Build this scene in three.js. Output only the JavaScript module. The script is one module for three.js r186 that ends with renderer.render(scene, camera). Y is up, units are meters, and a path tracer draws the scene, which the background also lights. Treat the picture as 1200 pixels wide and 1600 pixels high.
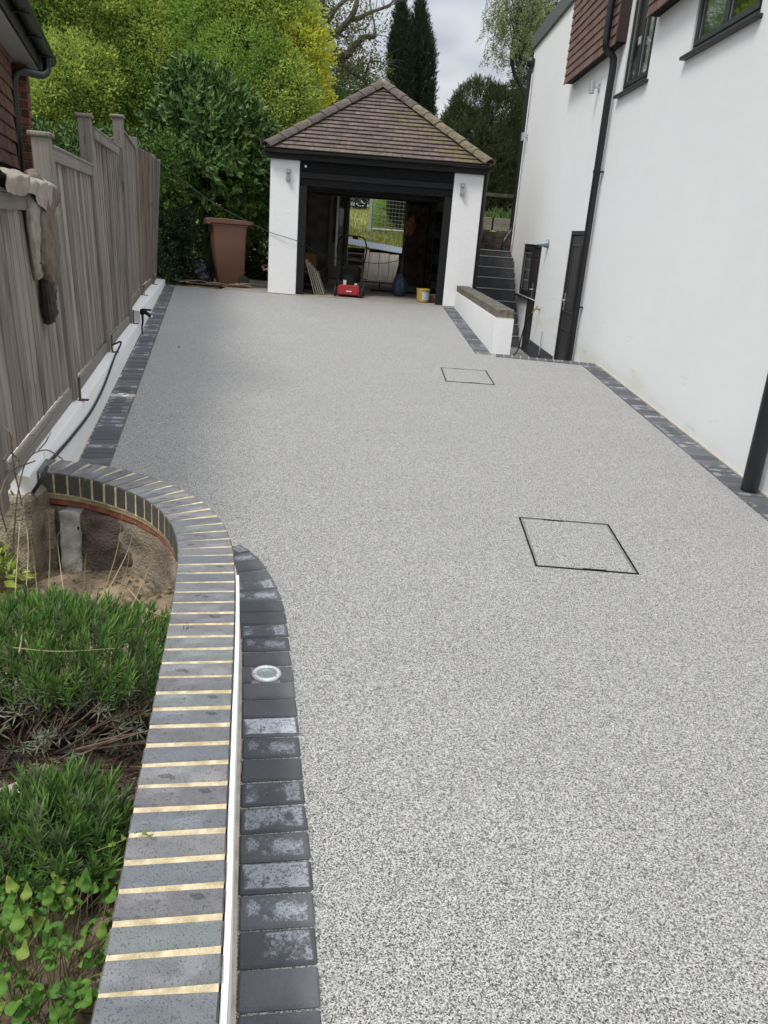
import * as THREE from 'three';
import { mergeGeometries, mergeVertices, toCreasedNormals } from 'three/addons/utils/BufferGeometryUtils.js';
import { ImprovedNoise } from 'three/addons/math/ImprovedNoise.js';

// ---------------------------------------------------------------- camera, sky, sun, exposure
const scene = new THREE.Scene();
const V = (x, y, z) => new THREE.Vector3(x, y, z);
const F = 1230, PITCH = 19.5 * Math.PI / 180, ROLL = Math.atan(0.078);
const up = V(Math.cos(PITCH) * Math.sin(ROLL), Math.cos(PITCH) * Math.cos(ROLL), Math.sin(PITCH));   // world up seen by the camera
const horizonY = 800 + ((597 - 600) * up.x - F * up.z) / up.y;
const ahead = V(597 - 600, -(horizonY - 800), -F).normalize();                                        // the house wall's direction
const zc = ahead.clone().negate(), xc = up.clone().cross(zc);
const EYE = V(0, 1.65, 0);
const camera = new THREE.PerspectiveCamera(2 * Math.atan(800 / F) * 180 / Math.PI, 768 / 1024, 0.05, 900);
camera.position.copy(EYE);
camera.quaternion.setFromRotationMatrix(new THREE.Matrix4().set(xc.x, xc.y, xc.z, 0, up.x, up.y, up.z, 0, zc.x, zc.y, zc.z, 0, 0, 0, 0, 1));
scene.add(camera);

const perlin = new ImprovedNoise();
const fbm = (x, y, z, n = 4) => { let s = 0, a = 0.5, f = 1; for (let i = 0; i < n; i++) { s += a * perlin.noise(x * f, y * f, z * f); a *= 0.5; f *= 2.03; } return s; };
const clamp = (x, a = 0, b = 1) => Math.min(b, Math.max(a, x));
const smooth = (a, b, x) => { const t = clamp((x - a) / (b - a)); return t * t * (3 - 2 * t); };
const lerp = (a, b, t) => a + (b - a) * t;
function mulberry(a) { return () => { a |= 0; a = a + 0x6D2B79F5 | 0; let t = Math.imul(a ^ a >>> 15, 1 | a); t = t + Math.imul(t ^ t >>> 7, 61 | t) ^ t; return ((t ^ t >>> 14) >>> 0) / 4294967296; }; }
let rnd = mulberry(7);
const rr = (a, b) => a + (b - a) * rnd();

{ // overcast sky: brighter towards the zenith, soft cloud undersides
  const W = 1024, H = 512, d = new Float32Array(W * H * 4);
  for (let j = 0; j < H; j++) for (let i = 0; i < W; i++) {
    const el = ((j + 0.5) / H - 0.5) * Math.PI, az = ((i + 0.5) / W - 0.5) * 2 * Math.PI;
    const y = Math.sin(el), x = Math.cos(el) * Math.cos(az), z = Math.cos(el) * Math.sin(az), k = (j * W + i) * 4;
    const yy = Math.max(y, 0);
    const base = 1.09 * (1 + 2.6 * yy) / 3.6;
    const q = 1 / (yy + 0.22);
    const c = fbm(x * q * 3.4 + 3.1, z * q * 3.4 - 1.7, 0.5, 5) * 1.5, c2 = fbm(x * q * 0.55 + 9, z * q * 0.55, 4.4, 3) * 1.6;
    const m = 1 + 0.5 * c + 0.32 * c2, blue = clamp(0.5 - c - 0.6 * c2);
    const L = base * m * (y < 0 ? 0.35 : 1);
    d[k] = L * lerp(0.99, 0.89, blue); d[k + 1] = L * lerp(1.01, 0.985, blue); d[k + 2] = L * lerp(1.045, 1.13, blue); d[k + 3] = 1;
  }
  const t = new THREE.DataTexture(d, W, H, THREE.RGBAFormat, THREE.FloatType);
  t.mapping = THREE.EquirectangularReflectionMapping; t.magFilter = THREE.LinearFilter; t.minFilter = THREE.LinearFilter; t.wrapS = THREE.RepeatWrapping; t.needsUpdate = true;
  scene.background = t; scene.environment = t;
}
const sun = new THREE.DirectionalLight(new THREE.Color(1, 0.97, 0.92), 1.5);
sun.position.set(-8, 16, 0); sun.target.position.set(0, 0, -8);
sun.castShadow = true; sun.shadow.radius = 30; sun.shadow.mapSize.set(2048, 2048);
Object.assign(sun.shadow.camera, { left: -25, right: 25, top: 25, bottom: -25, near: 0.5, far: 80 });
scene.add(sun, sun.target);
const renderer = new THREE.WebGLRenderer({ antialias: true });
renderer.setSize(768, 1024);
renderer.toneMapping = THREE.LinearToneMapping;
renderer.toneMappingExposure = 1.46;
renderer.shadowMap.enabled = true;

// ---------------------------------------------------------------- helpers
// a pixel of the 1200 x 1600 photograph gives a direction; the plane it is met with gives the distance
function rayAt(px, py) { const d = V(px - 600, 800 - py, -F); return V(xc.dot(d), up.dot(d), zc.dot(d)); }
const atZ = (px, py, z) => { const d = rayAt(px, py); return EYE.clone().addScaledVector(d, (z - EYE.z) / d.z); };
const atX = (px, py, x) => { const d = rayAt(px, py); return EYE.clone().addScaledVector(d, (x - EYE.x) / d.x); };
const atY = (px, py, y) => { const d = rayAt(px, py); return EYE.clone().addScaledVector(d, (y - EYE.y) / d.y); };
const SLOPE = 0.0366, gy = (z) => -SLOPE * z;                       // the drive rises away from the camera

const taken = {};
function numbered(n) { const k = taken[n] = (taken[n] ?? -1) + 1; return k ? `${n}_${String(k).padStart(3, '0')}` : n; }
function tag(o, label, category, group, kind) {
  if (label) o.userData.label = label; if (category) o.userData.category = category;
  if (group) o.userData.group = group; if (kind) o.userData.kind = kind;
  return o;
}
function thing(name, label, category, pos = [0, 0, 0], group) {
  const g = new THREE.Group(); g.name = numbered(name); g.position.set(...pos); scene.add(g);
  return tag(g, label, category, group);
}
function part(name, geo, mat, parent = scene, pos, rotY) {
  const m = new THREE.Mesh(geo, mat); m.name = parent === scene ? numbered(name) : name; m.castShadow = m.receiveShadow = true;
  if (pos) m.position.set(...pos); if (rotY) m.rotation.y = rotY;
  parent.add(m); return m;
}
const structure = (name, geo, mat) => { const m = part(name, geo, mat); m.userData.kind = 'structure'; return m; };
const stuffPart = (m) => { m.userData.kind = 'stuff'; return m; };

// a box with chamfered edges, 44 triangles; uv in metres per face (shifted by o), or 0..1 on a tile of an atlas
function cbox(w, h, d, c = 0.004, o = [0, 0]) {
  c = Math.min(c, w * 0.3, h * 0.3, d * 0.3);
  const S = [w / 2, h / 2, d / 2], pos = [], uv = [], idx = [];
  const face = (pts) => {                                            // pts wound outwards
    const a = V(...pts[0]), n = V(...pts[1]).sub(a).cross(V(...pts[2]).sub(a)), an = [Math.abs(n.x), Math.abs(n.y), Math.abs(n.z)];
    const ax = an[1] >= an[0] && an[1] >= an[2] ? 1 : an[0] >= an[2] ? 0 : 2, s = pos.length / 3;
    const mid = pts.reduce((q, p) => [q[0] + p[0], q[1] + p[1], q[2] + p[2]], [0, 0, 0]);
    const flip = n.x * mid[0] + n.y * mid[1] + n.z * mid[2] < 0;
    for (const p of pts) { pos.push(...p); uv.push(o[0] + (ax === 0 ? p[2] : p[0]), o[1] + (ax === 1 ? p[2] : p[1])); }
    for (let i = 1; i < pts.length - 1; i++) flip ? idx.push(s, s + i + 1, s + i) : idx.push(s, s + i, s + i + 1);
  };
  const P = (ax, sx, sy, sz) => [0, 1, 2].map((i) => [sx, sy, sz][i] * (S[i] - (i === ax ? 0 : c)));
  for (let ax = 0; ax < 3; ax++) for (const s of [-1, 1]) {
    const q = [[-1, -1], [1, -1], [1, 1], [-1, 1]].map(([a, b]) => { const t = [0, 0, 0]; t[ax] = s; t[(ax + 1) % 3] = a; t[(ax + 2) % 3] = b; return P(ax, ...t); });
    face(q);
  }
  for (let ax = 0; ax < 3; ax++) { const b = (ax + 1) % 3, e = (ax + 2) % 3;       // edges along ax
    for (const s of [-1, 1]) for (const t of [-1, 1]) {
      const mk = (along, which) => { const v = [0, 0, 0]; v[ax] = along; v[b] = s; v[e] = t; return P(which, ...v); };
      const q = [mk(-1, b), mk(1, b), mk(1, e), mk(-1, e)]; face(q);
    } }
  for (const x of [-1, 1]) for (const y of [-1, 1]) for (const z of [-1, 1]) face([P(0, x, y, z), P(1, x, y, z), P(2, x, y, z)]);
  return fromArrays(pos, uv, idx).toNonIndexed();
}
function fromArrays(pos, uv, idx) {
  const g = new THREE.BufferGeometry();
  g.setAttribute('position', new THREE.Float32BufferAttribute(pos, 3));
  g.setAttribute('uv', new THREE.Float32BufferAttribute(uv ?? new Array(pos.length / 3 * 2).fill(0), 2));
  if (idx) g.setIndex(idx);
  g.computeVertexNormals(); return g;
}
// knock the clean edges about by a millimetre or so
function worn(g, amp, seed) { const p = g.attributes.position; for (let i = 0; i < p.count; i++) { const x = p.getX(i) * 90 + seed * 13.7, y = p.getY(i) * 90, z = p.getZ(i) * 90; p.setXYZ(i, p.getX(i) + amp * perlin.noise(x, y, z), p.getY(i) + amp * 0.6 * perlin.noise(x + 31, y, z), p.getZ(i) + amp * perlin.noise(x, y + 57, z)); } g.computeVertexNormals(); return g; }
const flat = (g) => { const f = g.index ? g.toNonIndexed() : g; f.computeVertexNormals(); return f; };
const shift = (g, x, y, z) => g.translate(x, y, z);
function boxAt(x0, x1, y0, y1, z0, z1, c = 0.004) { return cbox(x1 - x0, y1 - y0, Math.abs(z1 - z0), c).translate((x0 + x1) / 2, (y0 + y1) / 2, (z0 + z1) / 2); }
// uv in metres by the way each face points (surface-bound, box projection in world metres)
function metreUV(g0, k = 1) {
  const g = g0.index ? g0.toNonIndexed() : g0, p = g.attributes.position, uv = new Float32Array(p.count * 2);
  const a = V(), b = V(), c = V();
  for (let i = 0; i < p.count; i += 3) {
    a.fromBufferAttribute(p, i); b.fromBufferAttribute(p, i + 1); c.fromBufferAttribute(p, i + 2);
    const n = b.clone().sub(a).cross(c.clone().sub(a)), an = [Math.abs(n.x), Math.abs(n.y), Math.abs(n.z)];
    const ax = an[1] > an[0] && an[1] > an[2] ? 1 : an[0] > an[2] ? 0 : 2;
    [a, b, c].forEach((q, j) => { uv[(i + j) * 2] = k * (ax === 0 ? q.z : q.x); uv[(i + j) * 2 + 1] = k * (ax === 1 ? q.z : q.y); });
  }
  g.setAttribute('uv', new THREE.BufferAttribute(uv, 2)); return g;
}
// a round bar through points; radii may vary along it
function tube(pts, r, seg = 8, steps, closed = false) {
  const c = new THREE.CatmullRomCurve3(pts.map((p) => p.isVector3 ? p : V(...p)), closed, 'centripetal');
  const n = steps ?? Math.max(2, (pts.length - 1) * 6), g = new THREE.TubeGeometry(c, n, typeof r === 'function' ? 1 : r, seg, closed);
  if (typeof r === 'function') { const p = g.attributes.position, q = V(), m = V();
    for (let i = 0; i <= n; i++) { c.getPointAt(i / n, m); for (let j = 0; j <= seg; j++) { const k = i * (seg + 1) + j; q.fromBufferAttribute(p, k).sub(m).multiplyScalar(r(i / n)).add(m); p.setXYZ(k, q.x, q.y, q.z); } }
    g.computeVertexNormals(); }
  return g;
}
function bar(a, b, r, seg = 8, r2 = r) {                            // straight capped rod
  a = a.isVector3 ? a : V(...a); b = b.isVector3 ? b : V(...b);
  const g = new THREE.CylinderGeometry(r2, r, a.distanceTo(b), seg);
  return g.applyQuaternion(new THREE.Quaternion().setFromUnitVectors(V(0, 1, 0), b.clone().sub(a).normalize())).translate((a.x + b.x) / 2, (a.y + b.y) / 2, (a.z + b.z) / 2);
}
const merge = (l) => mergeGeometries(l.map((g) => { const f = g.index ? g.toNonIndexed() : g; for (const k of Object.keys(f.attributes)) if (!['position', 'normal', 'uv'].includes(k)) f.deleteAttribute(k); if (!f.attributes.uv) f.setAttribute('uv', new THREE.Float32BufferAttribute(new Float32Array(f.attributes.position.count * 2), 2)); return f; }));

// ---------------------------------------------------------------- textures (what surfaces are made of)
function tex(w, h, fn, srgb = true, repeat = true) {
  const d = new Uint8Array(w * h * 4);
  for (let j = 0; j < h; j++) for (let i = 0; i < w; i++) {
    const c = fn(i, j), k = (j * w + i) * 4;
    if (typeof c === 'number') { d[k] = d[k + 1] = d[k + 2] = clamp(c) * 255; }
    else for (let q = 0; q < 3; q++) d[k + q] = clamp(srgb ? Math.pow(Math.max(c[q], 0), 1 / 2.2) : c[q]) * 255;
    d[k + 3] = 255;
  }
  const t = new THREE.DataTexture(d, w, h, THREE.RGBAFormat);
  t.magFilter = THREE.LinearFilter; t.minFilter = THREE.LinearMipmapLinearFilter; t.generateMipmaps = true;
  if (repeat) t.wrapS = t.wrapT = THREE.RepeatWrapping;
  if (srgb) t.colorSpace = THREE.SRGBColorSpace;
  t.needsUpdate = true; return t;
}
const withRepeat = (t, x, y) => { const c = t.clone(); c.repeat.set(x, y); c.needsUpdate = true; return c; };
// tileable value noise
function tileNoise(seed, n) {
  const r = mulberry(seed), v = new Float32Array(n * n).map(() => r());
  return (x, y) => { x = ((x % n) + n) % n; y = ((y % n) + n) % n; const xi = Math.floor(x), yi = Math.floor(y), fx = x - xi, fy = y - yi, sx = fx * fx * (3 - 2 * fx), sy = fy * fy * (3 - 2 * fy), x1 = (xi + 1) % n, y1 = (yi + 1) % n;
    return lerp(lerp(v[yi * n + xi], v[yi * n + x1], sx), lerp(v[y1 * n + xi], v[y1 * n + x1], sx), sy); };
}
function tileFbm(seed, base, oct) { const L = []; for (let i = 0; i < oct; i++) L.push(tileNoise(seed + i * 17, base << i)); let tot = 0; for (let i = 0; i < oct; i++) tot += 0.5 ** i;
  return (u, v) => { let s = 0; for (let i = 0; i < oct; i++) s += 0.5 ** i * L[i](u * (base << i), v * (base << i)); return s / tot; }; }
const std = (o) => new THREE.MeshStandardMaterial({ roughness: 0.85, ...o });
const phys = (o) => new THREE.MeshPhysicalMaterial({ roughness: 0.6, ...o });
const lin = (r, g, b) => new THREE.Color().setRGB(r, g, b ?? r);
const grey = (v) => lin(v, v, v);
const M = {};

{ // resin-bound gravel: small pale, grey and dark chips
  const N = 2048, cells = 520, cs = N / cells, r = mulberry(31), px = new Float32Array(cells * cells), py = new Float32Array(cells * cells), tone = new Float32Array(cells * cells), warm = new Float32Array(cells * cells), hh = new Float32Array(cells * cells);
  const low = tileFbm(77, 5, 3);
  for (let k = 0; k < cells * cells; k++) { px[k] = r(); py[k] = r(); const t = r(), w = low((k % cells) / cells, Math.floor(k / cells) / cells) - 0.5;
    const q = t + w * 0.03;
    tone[k] = q < 0.13 ? 0.05 + 0.08 * r() : q < 0.40 ? 0.20 + 0.18 * r() : q < 0.72 ? 0.46 + 0.2 * r() : 0.72 + 0.2 * r(); warm[k] = r(); hh[k] = r(); }
  const height = new Float32Array(N * N);
  M.gravelMap = tex(N, N, (i, j) => {
    const cx = Math.floor(i / cs), cy = Math.floor(j / cs); let d1 = 9e9, d2 = 9e9, b = 0;
    for (let y = cy - 1; y <= cy + 1; y++) for (let x = cx - 1; x <= cx + 1; x++) {
      const k = ((y + cells) % cells) * cells + (x + cells) % cells, dx = (x + px[k]) * cs - i, dy = (y + py[k]) * cs - j, dd = dx * dx + dy * dy;
      if (dd < d1) { d2 = d1; d1 = dd; b = k; } else if (dd < d2) d2 = dd;
    }
    const edge = Math.sqrt(d2) - Math.sqrt(d1), e = smooth(0, 1.6, edge), t = tone[b] * lerp(0.68, 1, e), w = warm[b];
    height[j * N + i] = e * (0.55 + 0.45 * hh[b]);
    return [t * (1.01 + 0.03 * (w - 0.4)), t * (0.985 + 0.005 * w), t * (0.955 - 0.03 * w)];
  });
  M.gravelBump = tex(N, N, (i, j) => height[j * N + i], false);
  for (const t of [M.gravelMap, M.gravelBump]) t.repeat.set(1 / 1.6, 1 / 1.6);
  M.gravel = std({ color: grey(0.86), map: M.gravelMap, bumpMap: M.gravelBump, bumpScale: 0.0022, roughness: 0.62 });
}
{ // painted render: faint trowel relief
  const a = tileFbm(5, 8, 6), b = tileFbm(9, 3, 4), c = tileFbm(12, 40, 3);
  const bump = tex(512, 512, (i, j) => a(i / 512, j / 512) * 0.6 + c(i / 512, j / 512) * 0.4, false);
  bump.repeat.set(0.7, 0.7);
  const m = tex(512, 512, (i, j) => { const t = 0.79 + 0.05 * (b(i / 512, j / 512) - 0.5) + 0.025 * (a(i / 512, j / 512) - 0.5); return [t, t * 1.0, t * 0.992]; });
  m.repeat.set(0.35, 0.35);
  M.render = std({ map: m, bumpMap: bump, bumpScale: 0.006, roughness: 0.9 });
}
// the house wall's own coat: the same render with algae and splash marks where the photograph shows them, low by the drive
{
  const W = 2048, H = 640, a = tileFbm(61, 24, 6), b = tileFbm(64, 7, 5), c = tileFbm(66, 60, 4), f = tileFbm(69, 5, 4), st = tileFbm(70, 90, 3);
  // u: 0..1 along z 3 .. -17.2 ; v: 0..1 from y -0.6 to 5.3
  M.houseMap = tex(W, H, (i, j) => {
    const u = i / W, z = 3 - 20.2 * u, y = -0.6 + 5.9 * (j / H), above = y - gy(z);
    const n1 = b(u * 3, y / 6), n2 = a(u, y * 0.29), n3 = c(u, y * 0.29);
    let t = 0.785 + 0.045 * (f(u * 2, y / 5) - 0.5) + 0.02 * (n3 - 0.5);
    const streak = 0.02 * (st(u * 1.2, y * 0.02) - 0.5); t += streak;
    const stain = above > -0.1 ? smooth(0.42, 0.72, n1 * 0.62 + n2 * 0.5 - above * 0.62) * smooth(-4, -6, z) : 0;
    const spl = above > -0.1 && above < 0.5 && n3 > 0.73 && n2 > 0.5 ? 0.25 : 0;
    const s = stain * (0.45 + 0.55 * n3);
    return [t * (1 - 0.12 * s - spl * 0.3), t * (0.998 - 0.115 * s - spl * 0.32), t * (0.992 - 0.24 * s - spl * 0.42)];
  }, true, false);
  M.house = std({ map: M.houseMap, bumpMap: M.render.bumpMap, bumpScale: 0.004, roughness: 0.9 });
}
function woodTex(seed, c1, c2, dark, gx = 26, knots = 5) {          // grain runs along v
  const W = 512, H = 1024, a = tileFbm(seed, 6, 4), b = tileNoise(seed + 3, 128), b2 = tileNoise(seed + 8, 64), r = mulberry(seed), K = Array.from({ length: knots }, () => [r(), r(), 0.012 + 0.014 * r()]), e = tileFbm(seed + 5, 3, 3);
  const fnh = new Float32Array(W * H);
  const map = tex(W, H, (i, j) => {
    let u = i / W, v = j / H, kd = 1;
    for (const [kx, ky, kr] of K) { const dx = u - kx, dy = (v - ky) * 1.2, q = Math.hypot(dx, dy * 0.6); kd = Math.min(kd, q / kr); u += 0.6 * kr * Math.sign(dx) * Math.exp(-((q / kr) ** 2) * 0.35) * 0.5; }
    const w = u + 0.03 * (a(u, v) - 0.5), g = b(w * 128, v * 6) * 0.5 + b2(w * 64 + 7, v * 3) * 0.5, lo = e(u, v);
    const g2 = Math.sin((w * gx + 2.4 * a(u, v * 0.5)) * 6.28) * 0.5 + 0.5;
    let t = clamp(0.15 + 0.5 * g + 0.28 * g2 * g + 0.55 * (lo - 0.5));
    const k = kd < 1 ? 0.45 : kd < 1.5 ? 0.8 : 1, crack = g < 0.2 ? 0.7 : 1;
    fnh[j * W + i] = clamp(0.4 + 0.6 * g) * crack;
    return [0, 1, 2].map((q) => lerp(c1[q], c2[q], t) * k * crack * lerp(1, dark, clamp((0.42 - lo) * 4)));
  });
  const bump = tex(W, H, (i, j) => fnh[j * W + i], false);
  return { map, bump };
}
{
  const w = woodTex(101, [0.12, 0.102, 0.088], [0.43, 0.37, 0.315], 0.5), w2 = woodTex(140, [0.17, 0.15, 0.125], [0.36, 0.325, 0.28], 0.8, 14, 9), w3 = woodTex(163, [0.12, 0.082, 0.062], [0.34, 0.255, 0.195], 0.72, 20, 4), w4 = woodTex(190, [0.36, 0.30, 0.24], [0.66, 0.59, 0.50], 0.75, 12, 6);
  const mk = (w, rx, ry, tint = 1) => std({ map: withRepeat(w.map, rx, ry), bumpMap: withRepeat(w.bump, rx, ry), bumpScale: 0.0035, roughness: 0.92, color: grey(tint) });
  M.fence = [1.15, 0.95, 1.35, 1.2, 0.82].map((t) => mk(w, 1.6, 0.55, t));
  
  M.fenceRed = [mk(w3, 1.6, 0.55, 1.05), mk(w3, 1.6, 0.55, 0.95), mk(w, 1.6, 0.55, 1.0)];
  M.post = mk(w2, 2.0, 0.6); M.postGrey = mk(w2, 2.0, 0.6, 0.86);
  M.pallet = mk(w4, 2.2, 0.9); M.palletDark = mk(w3, 2.2, 0.9, 0.9);
  // rails: grain along the length (turned)
  const rail = M.post.clone(); for (const k of ['map', 'bumpMap']) { rail[k] = M.post[k].clone(); rail[k].rotation = Math.PI / 2; rail[k].needsUpdate = true; } M.rail = rail;
}
// atlas of eight tops for blocks and bricks (2 x 4 tiles)
function atlas(seed, fn) { const W = 1024, H = 1024; const hs = new Float32Array(W * H);
  const map = tex(W, H, (i, j) => { const tx = Math.floor(i / 512), ty = Math.floor(j / 256), u = (i % 512) / 512, v = (j % 256) / 256; const [c, h] = fn(tx + ty * 2, u, v, i, j); hs[j * W + i] = h; return c; }, true, false);
  return { map, bump: tex(W, H, (i, j) => hs[j * W + i], false, false) }; }
{ // charcoal concrete blocks with white lime bloom; 'amount' grows with the tile number
  const a = tileFbm(201, 6, 5), b = tileFbm(207, 10, 5), c = tileFbm(213, 120, 3), d = tileFbm(219, 60, 3), amount = [0.0, 0.0, 0.10, 0.0, 0.20, 0.36, 0.48, 0.62];
  const at = atlas(1, (k, u, v, i, j) => {
    const U = i / 1024, Vv = j / 1024, edge = Math.min(u, 1 - u) * 2, ev = Math.min(v, 1 - v), rim = smooth(0.02, 0.22, Math.min(edge, ev * 1.4));
    const fine = c(U * 2, Vv * 2), mid = d(U, Vv), big = clamp((b(U * 0.55 + k * 0.13, Vv * 0.55 + k * 0.29) - 0.5) * 2.2 + 0.5);
    let base = 0.098 + 0.04 * (a(U, Vv) - 0.5) + 0.03 * (fine - 0.5) + 0.02 * (mid - 0.5);
    const bl = smooth(-0.04, 0.24, (big * 0.62 + mid * 0.2 + fine * 0.18) * rim + amount[k] * 0.55 - 0.56) * smooth(0.34, 0.62, fine * 0.75 + mid * 0.6 - 0.16 + amount[k] * 0.12) * (amount[k] > 0 ? 1 : 0);
    const w = clamp(bl * (0.5 + amount[k] * 0.5)), sand = fine > 0.78 && ev < 0.14 ? 0.12 : 0;
    return [[base * 1.0 + w * 0.42 + sand, base * 1.05 + w * 0.44 + sand * 0.95, base * 1.13 + w * 0.48 + sand * 0.8], fine * 0.6 + mid * 0.4];
  });
  M.block = [1, 0.82, 1.25].map((t) => std({ map: at.map, bumpMap: at.bump, bumpScale: 0.002, roughness: 0.8, color: grey(t) }));
}
const edgeOf = (u, v) => Math.min(u, 1 - u, v, 1 - v);
{ // blue-grey engineering bricks: fine pits, some damp-dark blotches
  const a = tileFbm(301, 5, 5), c = tileFbm(313, 110, 3), d = tileFbm(319, 9, 5), e = tileFbm(331, 4, 3), pit = tileFbm(341, 80, 2), r = mulberry(345);
  const spots = Array.from({ length: 8 }, (_, k) => [3, 6].includes(k) ? Array.from({ length: 2 }, () => [0.15 + 0.6 * r(), 0.3 + 0.4 * r(), 0.05 + 0.06 * r()]) : k === 1 ? [[0.75, 0.4, 0.07]] : []);
  const at = atlas(2, (k, u, v, i, j) => {
    const U = i / 1024, Vv = j / 1024, fine = c(U * 1.7, Vv), p = pit(U * 1.7, Vv);
    let base = 0.165 + 0.085 * (a(U, Vv) - 0.5) + 0.06 * (fine - 0.5), hue = e(U, Vv);
    let s = 1, wob = 1.5 * (d(U * 1.7, Vv * 1.7) - 0.5) + 0.5 * (c(U, Vv) - 0.5);
    for (const [sx, sy, sr] of spots[k]) { const q = Math.hypot((u - sx) * 1.0, (v - sy) * 0.55) / sr + wob * 1.6; if (q < 1) s = Math.min(s, lerp(0.52, 1, smooth(0.82, 1, q)) + 0.1 * (fine - 0.5)); }
    if (k === 7) { const och = smooth(0.5, 0.75, d(U * 0.8, Vv * 0.8)) * 0.12 + (edgeOf(u, v) < 0.1 ? 0.05 * fine : 0), b0 = 0.05 + 0.04 * fine; return [[b0 + och, b0 + och * 0.78, b0 * 0.95 + och * 0.42], fine]; }   // mortar-smeared brick ends
    const dust = smooth(0.55, 0.75, d(U * 0.7, Vv * 0.7 + k * 0.2)) * 0.05, dot = p > 0.76 ? 0.68 : 1;
    base = (base + dust) * s * dot;
    return [[base * lerp(0.98, 1.06, hue), base * lerp(1.03, 1.03, hue), base * lerp(1.08, 1.05, hue)], fine * 0.5 + (p > 0.76 ? 0 : 0.5)];
  });
  const t = [lin(1, 1, 1), lin(1.1, 1.07, 1.04), lin(0.86, 0.9, 0.93), lin(1.0, 1.06, 1.0), lin(0.86, 0.83, 0.84)];
  M.coping = t.map((c) => std({ map: at.map, bumpMap: at.bump, bumpScale: 0.0022, roughness: 0.66, color: c }));
}
const grainPool = [0, 1, 2, 3].map((k) => { // shared fields of mottle and grit
  const a = tileFbm(900 + k * 31, 6, 6), b = tileFbm(950 + k * 31, 60, 3), A = new Float32Array(512 * 512), B = new Float32Array(512 * 512);
  for (let j = 0; j < 512; j++) for (let i = 0; i < 512; i++) { A[j * 512 + i] = a(i / 512, j / 512); B[j * 512 + i] = b(i / 512, j / 512); }
  return { A, B, bump: tex(512, 512, (i, j) => A[j * 512 + i] * 0.6 + B[j * 512 + i] * 0.4, false) };
});
function grainMat(seed, c1, c2, o = {}) { // mottled mineral surfaces
  const P = grainPool[seed % 4], m = tex(512, 512, (i, j) => { const k = j * 512 + i, t = clamp((P.A[k] - 0.5) * 1.9 + 0.5 + (P.B[k] - 0.5) * 0.6); return [0, 1, 2].map((q) => lerp(c1[q], c2[q], t)); });
  const k = o.repeat ?? 1; m.repeat.set(k, k);
  return std({ map: m, bumpMap: withRepeat(P.bump, k, k), bumpScale: o.bump ?? 0.004, roughness: o.rough ?? 0.9 });
}
M.mortar = grainMat(401, [0.44, 0.35, 0.20], [0.74, 0.63, 0.42], { repeat: 7, bump: 0.004 });
M.mortarDull = grainMat(405, [0.22, 0.17, 0.10], [0.46, 0.37, 0.23], { repeat: 3, bump: 0.006 });
M.sand = grainMat(409, [0.42, 0.37, 0.29], [0.62, 0.56, 0.46], { repeat: 4, bump: 0.003 });
M.soil = grainMat(411, [0.14, 0.10, 0.064], [0.40, 0.305, 0.195], { repeat: 1.3, bump: 0.02 });
M.clod = grainMat(417, [0.13, 0.095, 0.055], [0.36, 0.285, 0.18], { repeat: 3, bump: 0.01 });
M.concrete = grainMat(421, [0.24, 0.21, 0.175], [0.36, 0.32, 0.27], { repeat: 0.8, bump: 0.004 });
M.concretePale = grainMat(425, [0.26, 0.25, 0.22], [0.48, 0.46, 0.42], { repeat: 2, bump: 0.008 });
M.rubble = grainMat(431, [0.055, 0.038, 0.030], [0.16, 0.115, 0.092], { repeat: 2.2, bump: 0.03 });
M.footing = grainMat(433, [0.15, 0.12, 0.088], [0.38, 0.32, 0.235], { repeat: 2, bump: 0.02 });
M.redBrick = [0, 1, 2].map((k) => grainMat(441 + k, [0.17, 0.055, 0.032], [0.34, 0.125, 0.072], { repeat: 4, bump: 0.004 }));
M.houseBrick = [0, 1, 2, 3].map((k) => grainMat(451 + k, [[0.10, 0.04, 0.03], [0.13, 0.05, 0.03], [0.085, 0.035, 0.03], [0.16, 0.06, 0.035]][k], [[0.2, 0.08, 0.05], [0.26, 0.10, 0.06], [0.16, 0.07, 0.05], [0.3, 0.12, 0.07]][k], { repeat: 4, bump: 0.004 }));
M.hungTile = [0, 1, 2].map((k) => grainMat(461 + k, [[0.105, 0.056, 0.044], [0.12, 0.062, 0.047], [0.09, 0.05, 0.042]][k], [[0.18, 0.10, 0.08], [0.205, 0.112, 0.088], [0.16, 0.09, 0.075]][k], { repeat: 3, bump: 0.002 }));
M.oldTile = [0, 1, 2].map((k) => grainMat(467 + k, [[0.07, 0.028, 0.02], [0.09, 0.035, 0.024], [0.055, 0.025, 0.02]][k], [[0.19, 0.075, 0.045], [0.23, 0.09, 0.052], [0.15, 0.06, 0.042]][k], { repeat: 3, bump: 0.003 }));
M.roofTile = [0, 1, 2, 3].map((k) => grainMat(471 + k, [[0.075, 0.054, 0.044], [0.09, 0.063, 0.05], [0.064, 0.048, 0.042], [0.098, 0.07, 0.055]][k], [[0.165, 0.122, 0.10], [0.185, 0.135, 0.11], [0.145, 0.11, 0.093], [0.2, 0.15, 0.12]][k], { repeat: 5, bump: 0.003 }));
M.roofMoss = grainMat(477, [0.09, 0.07, 0.036], [0.2, 0.16, 0.08], { repeat: 5, bump: 0.004 });
M.hip = [0, 1, 2].map((k) => grainMat(481 + k, [[0.045, 0.036, 0.03], [0.055, 0.043, 0.036], [0.065, 0.054, 0.04]][k], [[0.125, 0.10, 0.085], [0.14, 0.11, 0.095], [0.16, 0.13, 0.098]][k], { repeat: 3, bump: 0.004 }));
M.hipMoss = [0, 1].map((k) => grainMat(486 + k, [0.075, 0.06, 0.042], [0.20, 0.165, 0.10], { repeat: 3, bump: 0.004 }));
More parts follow.
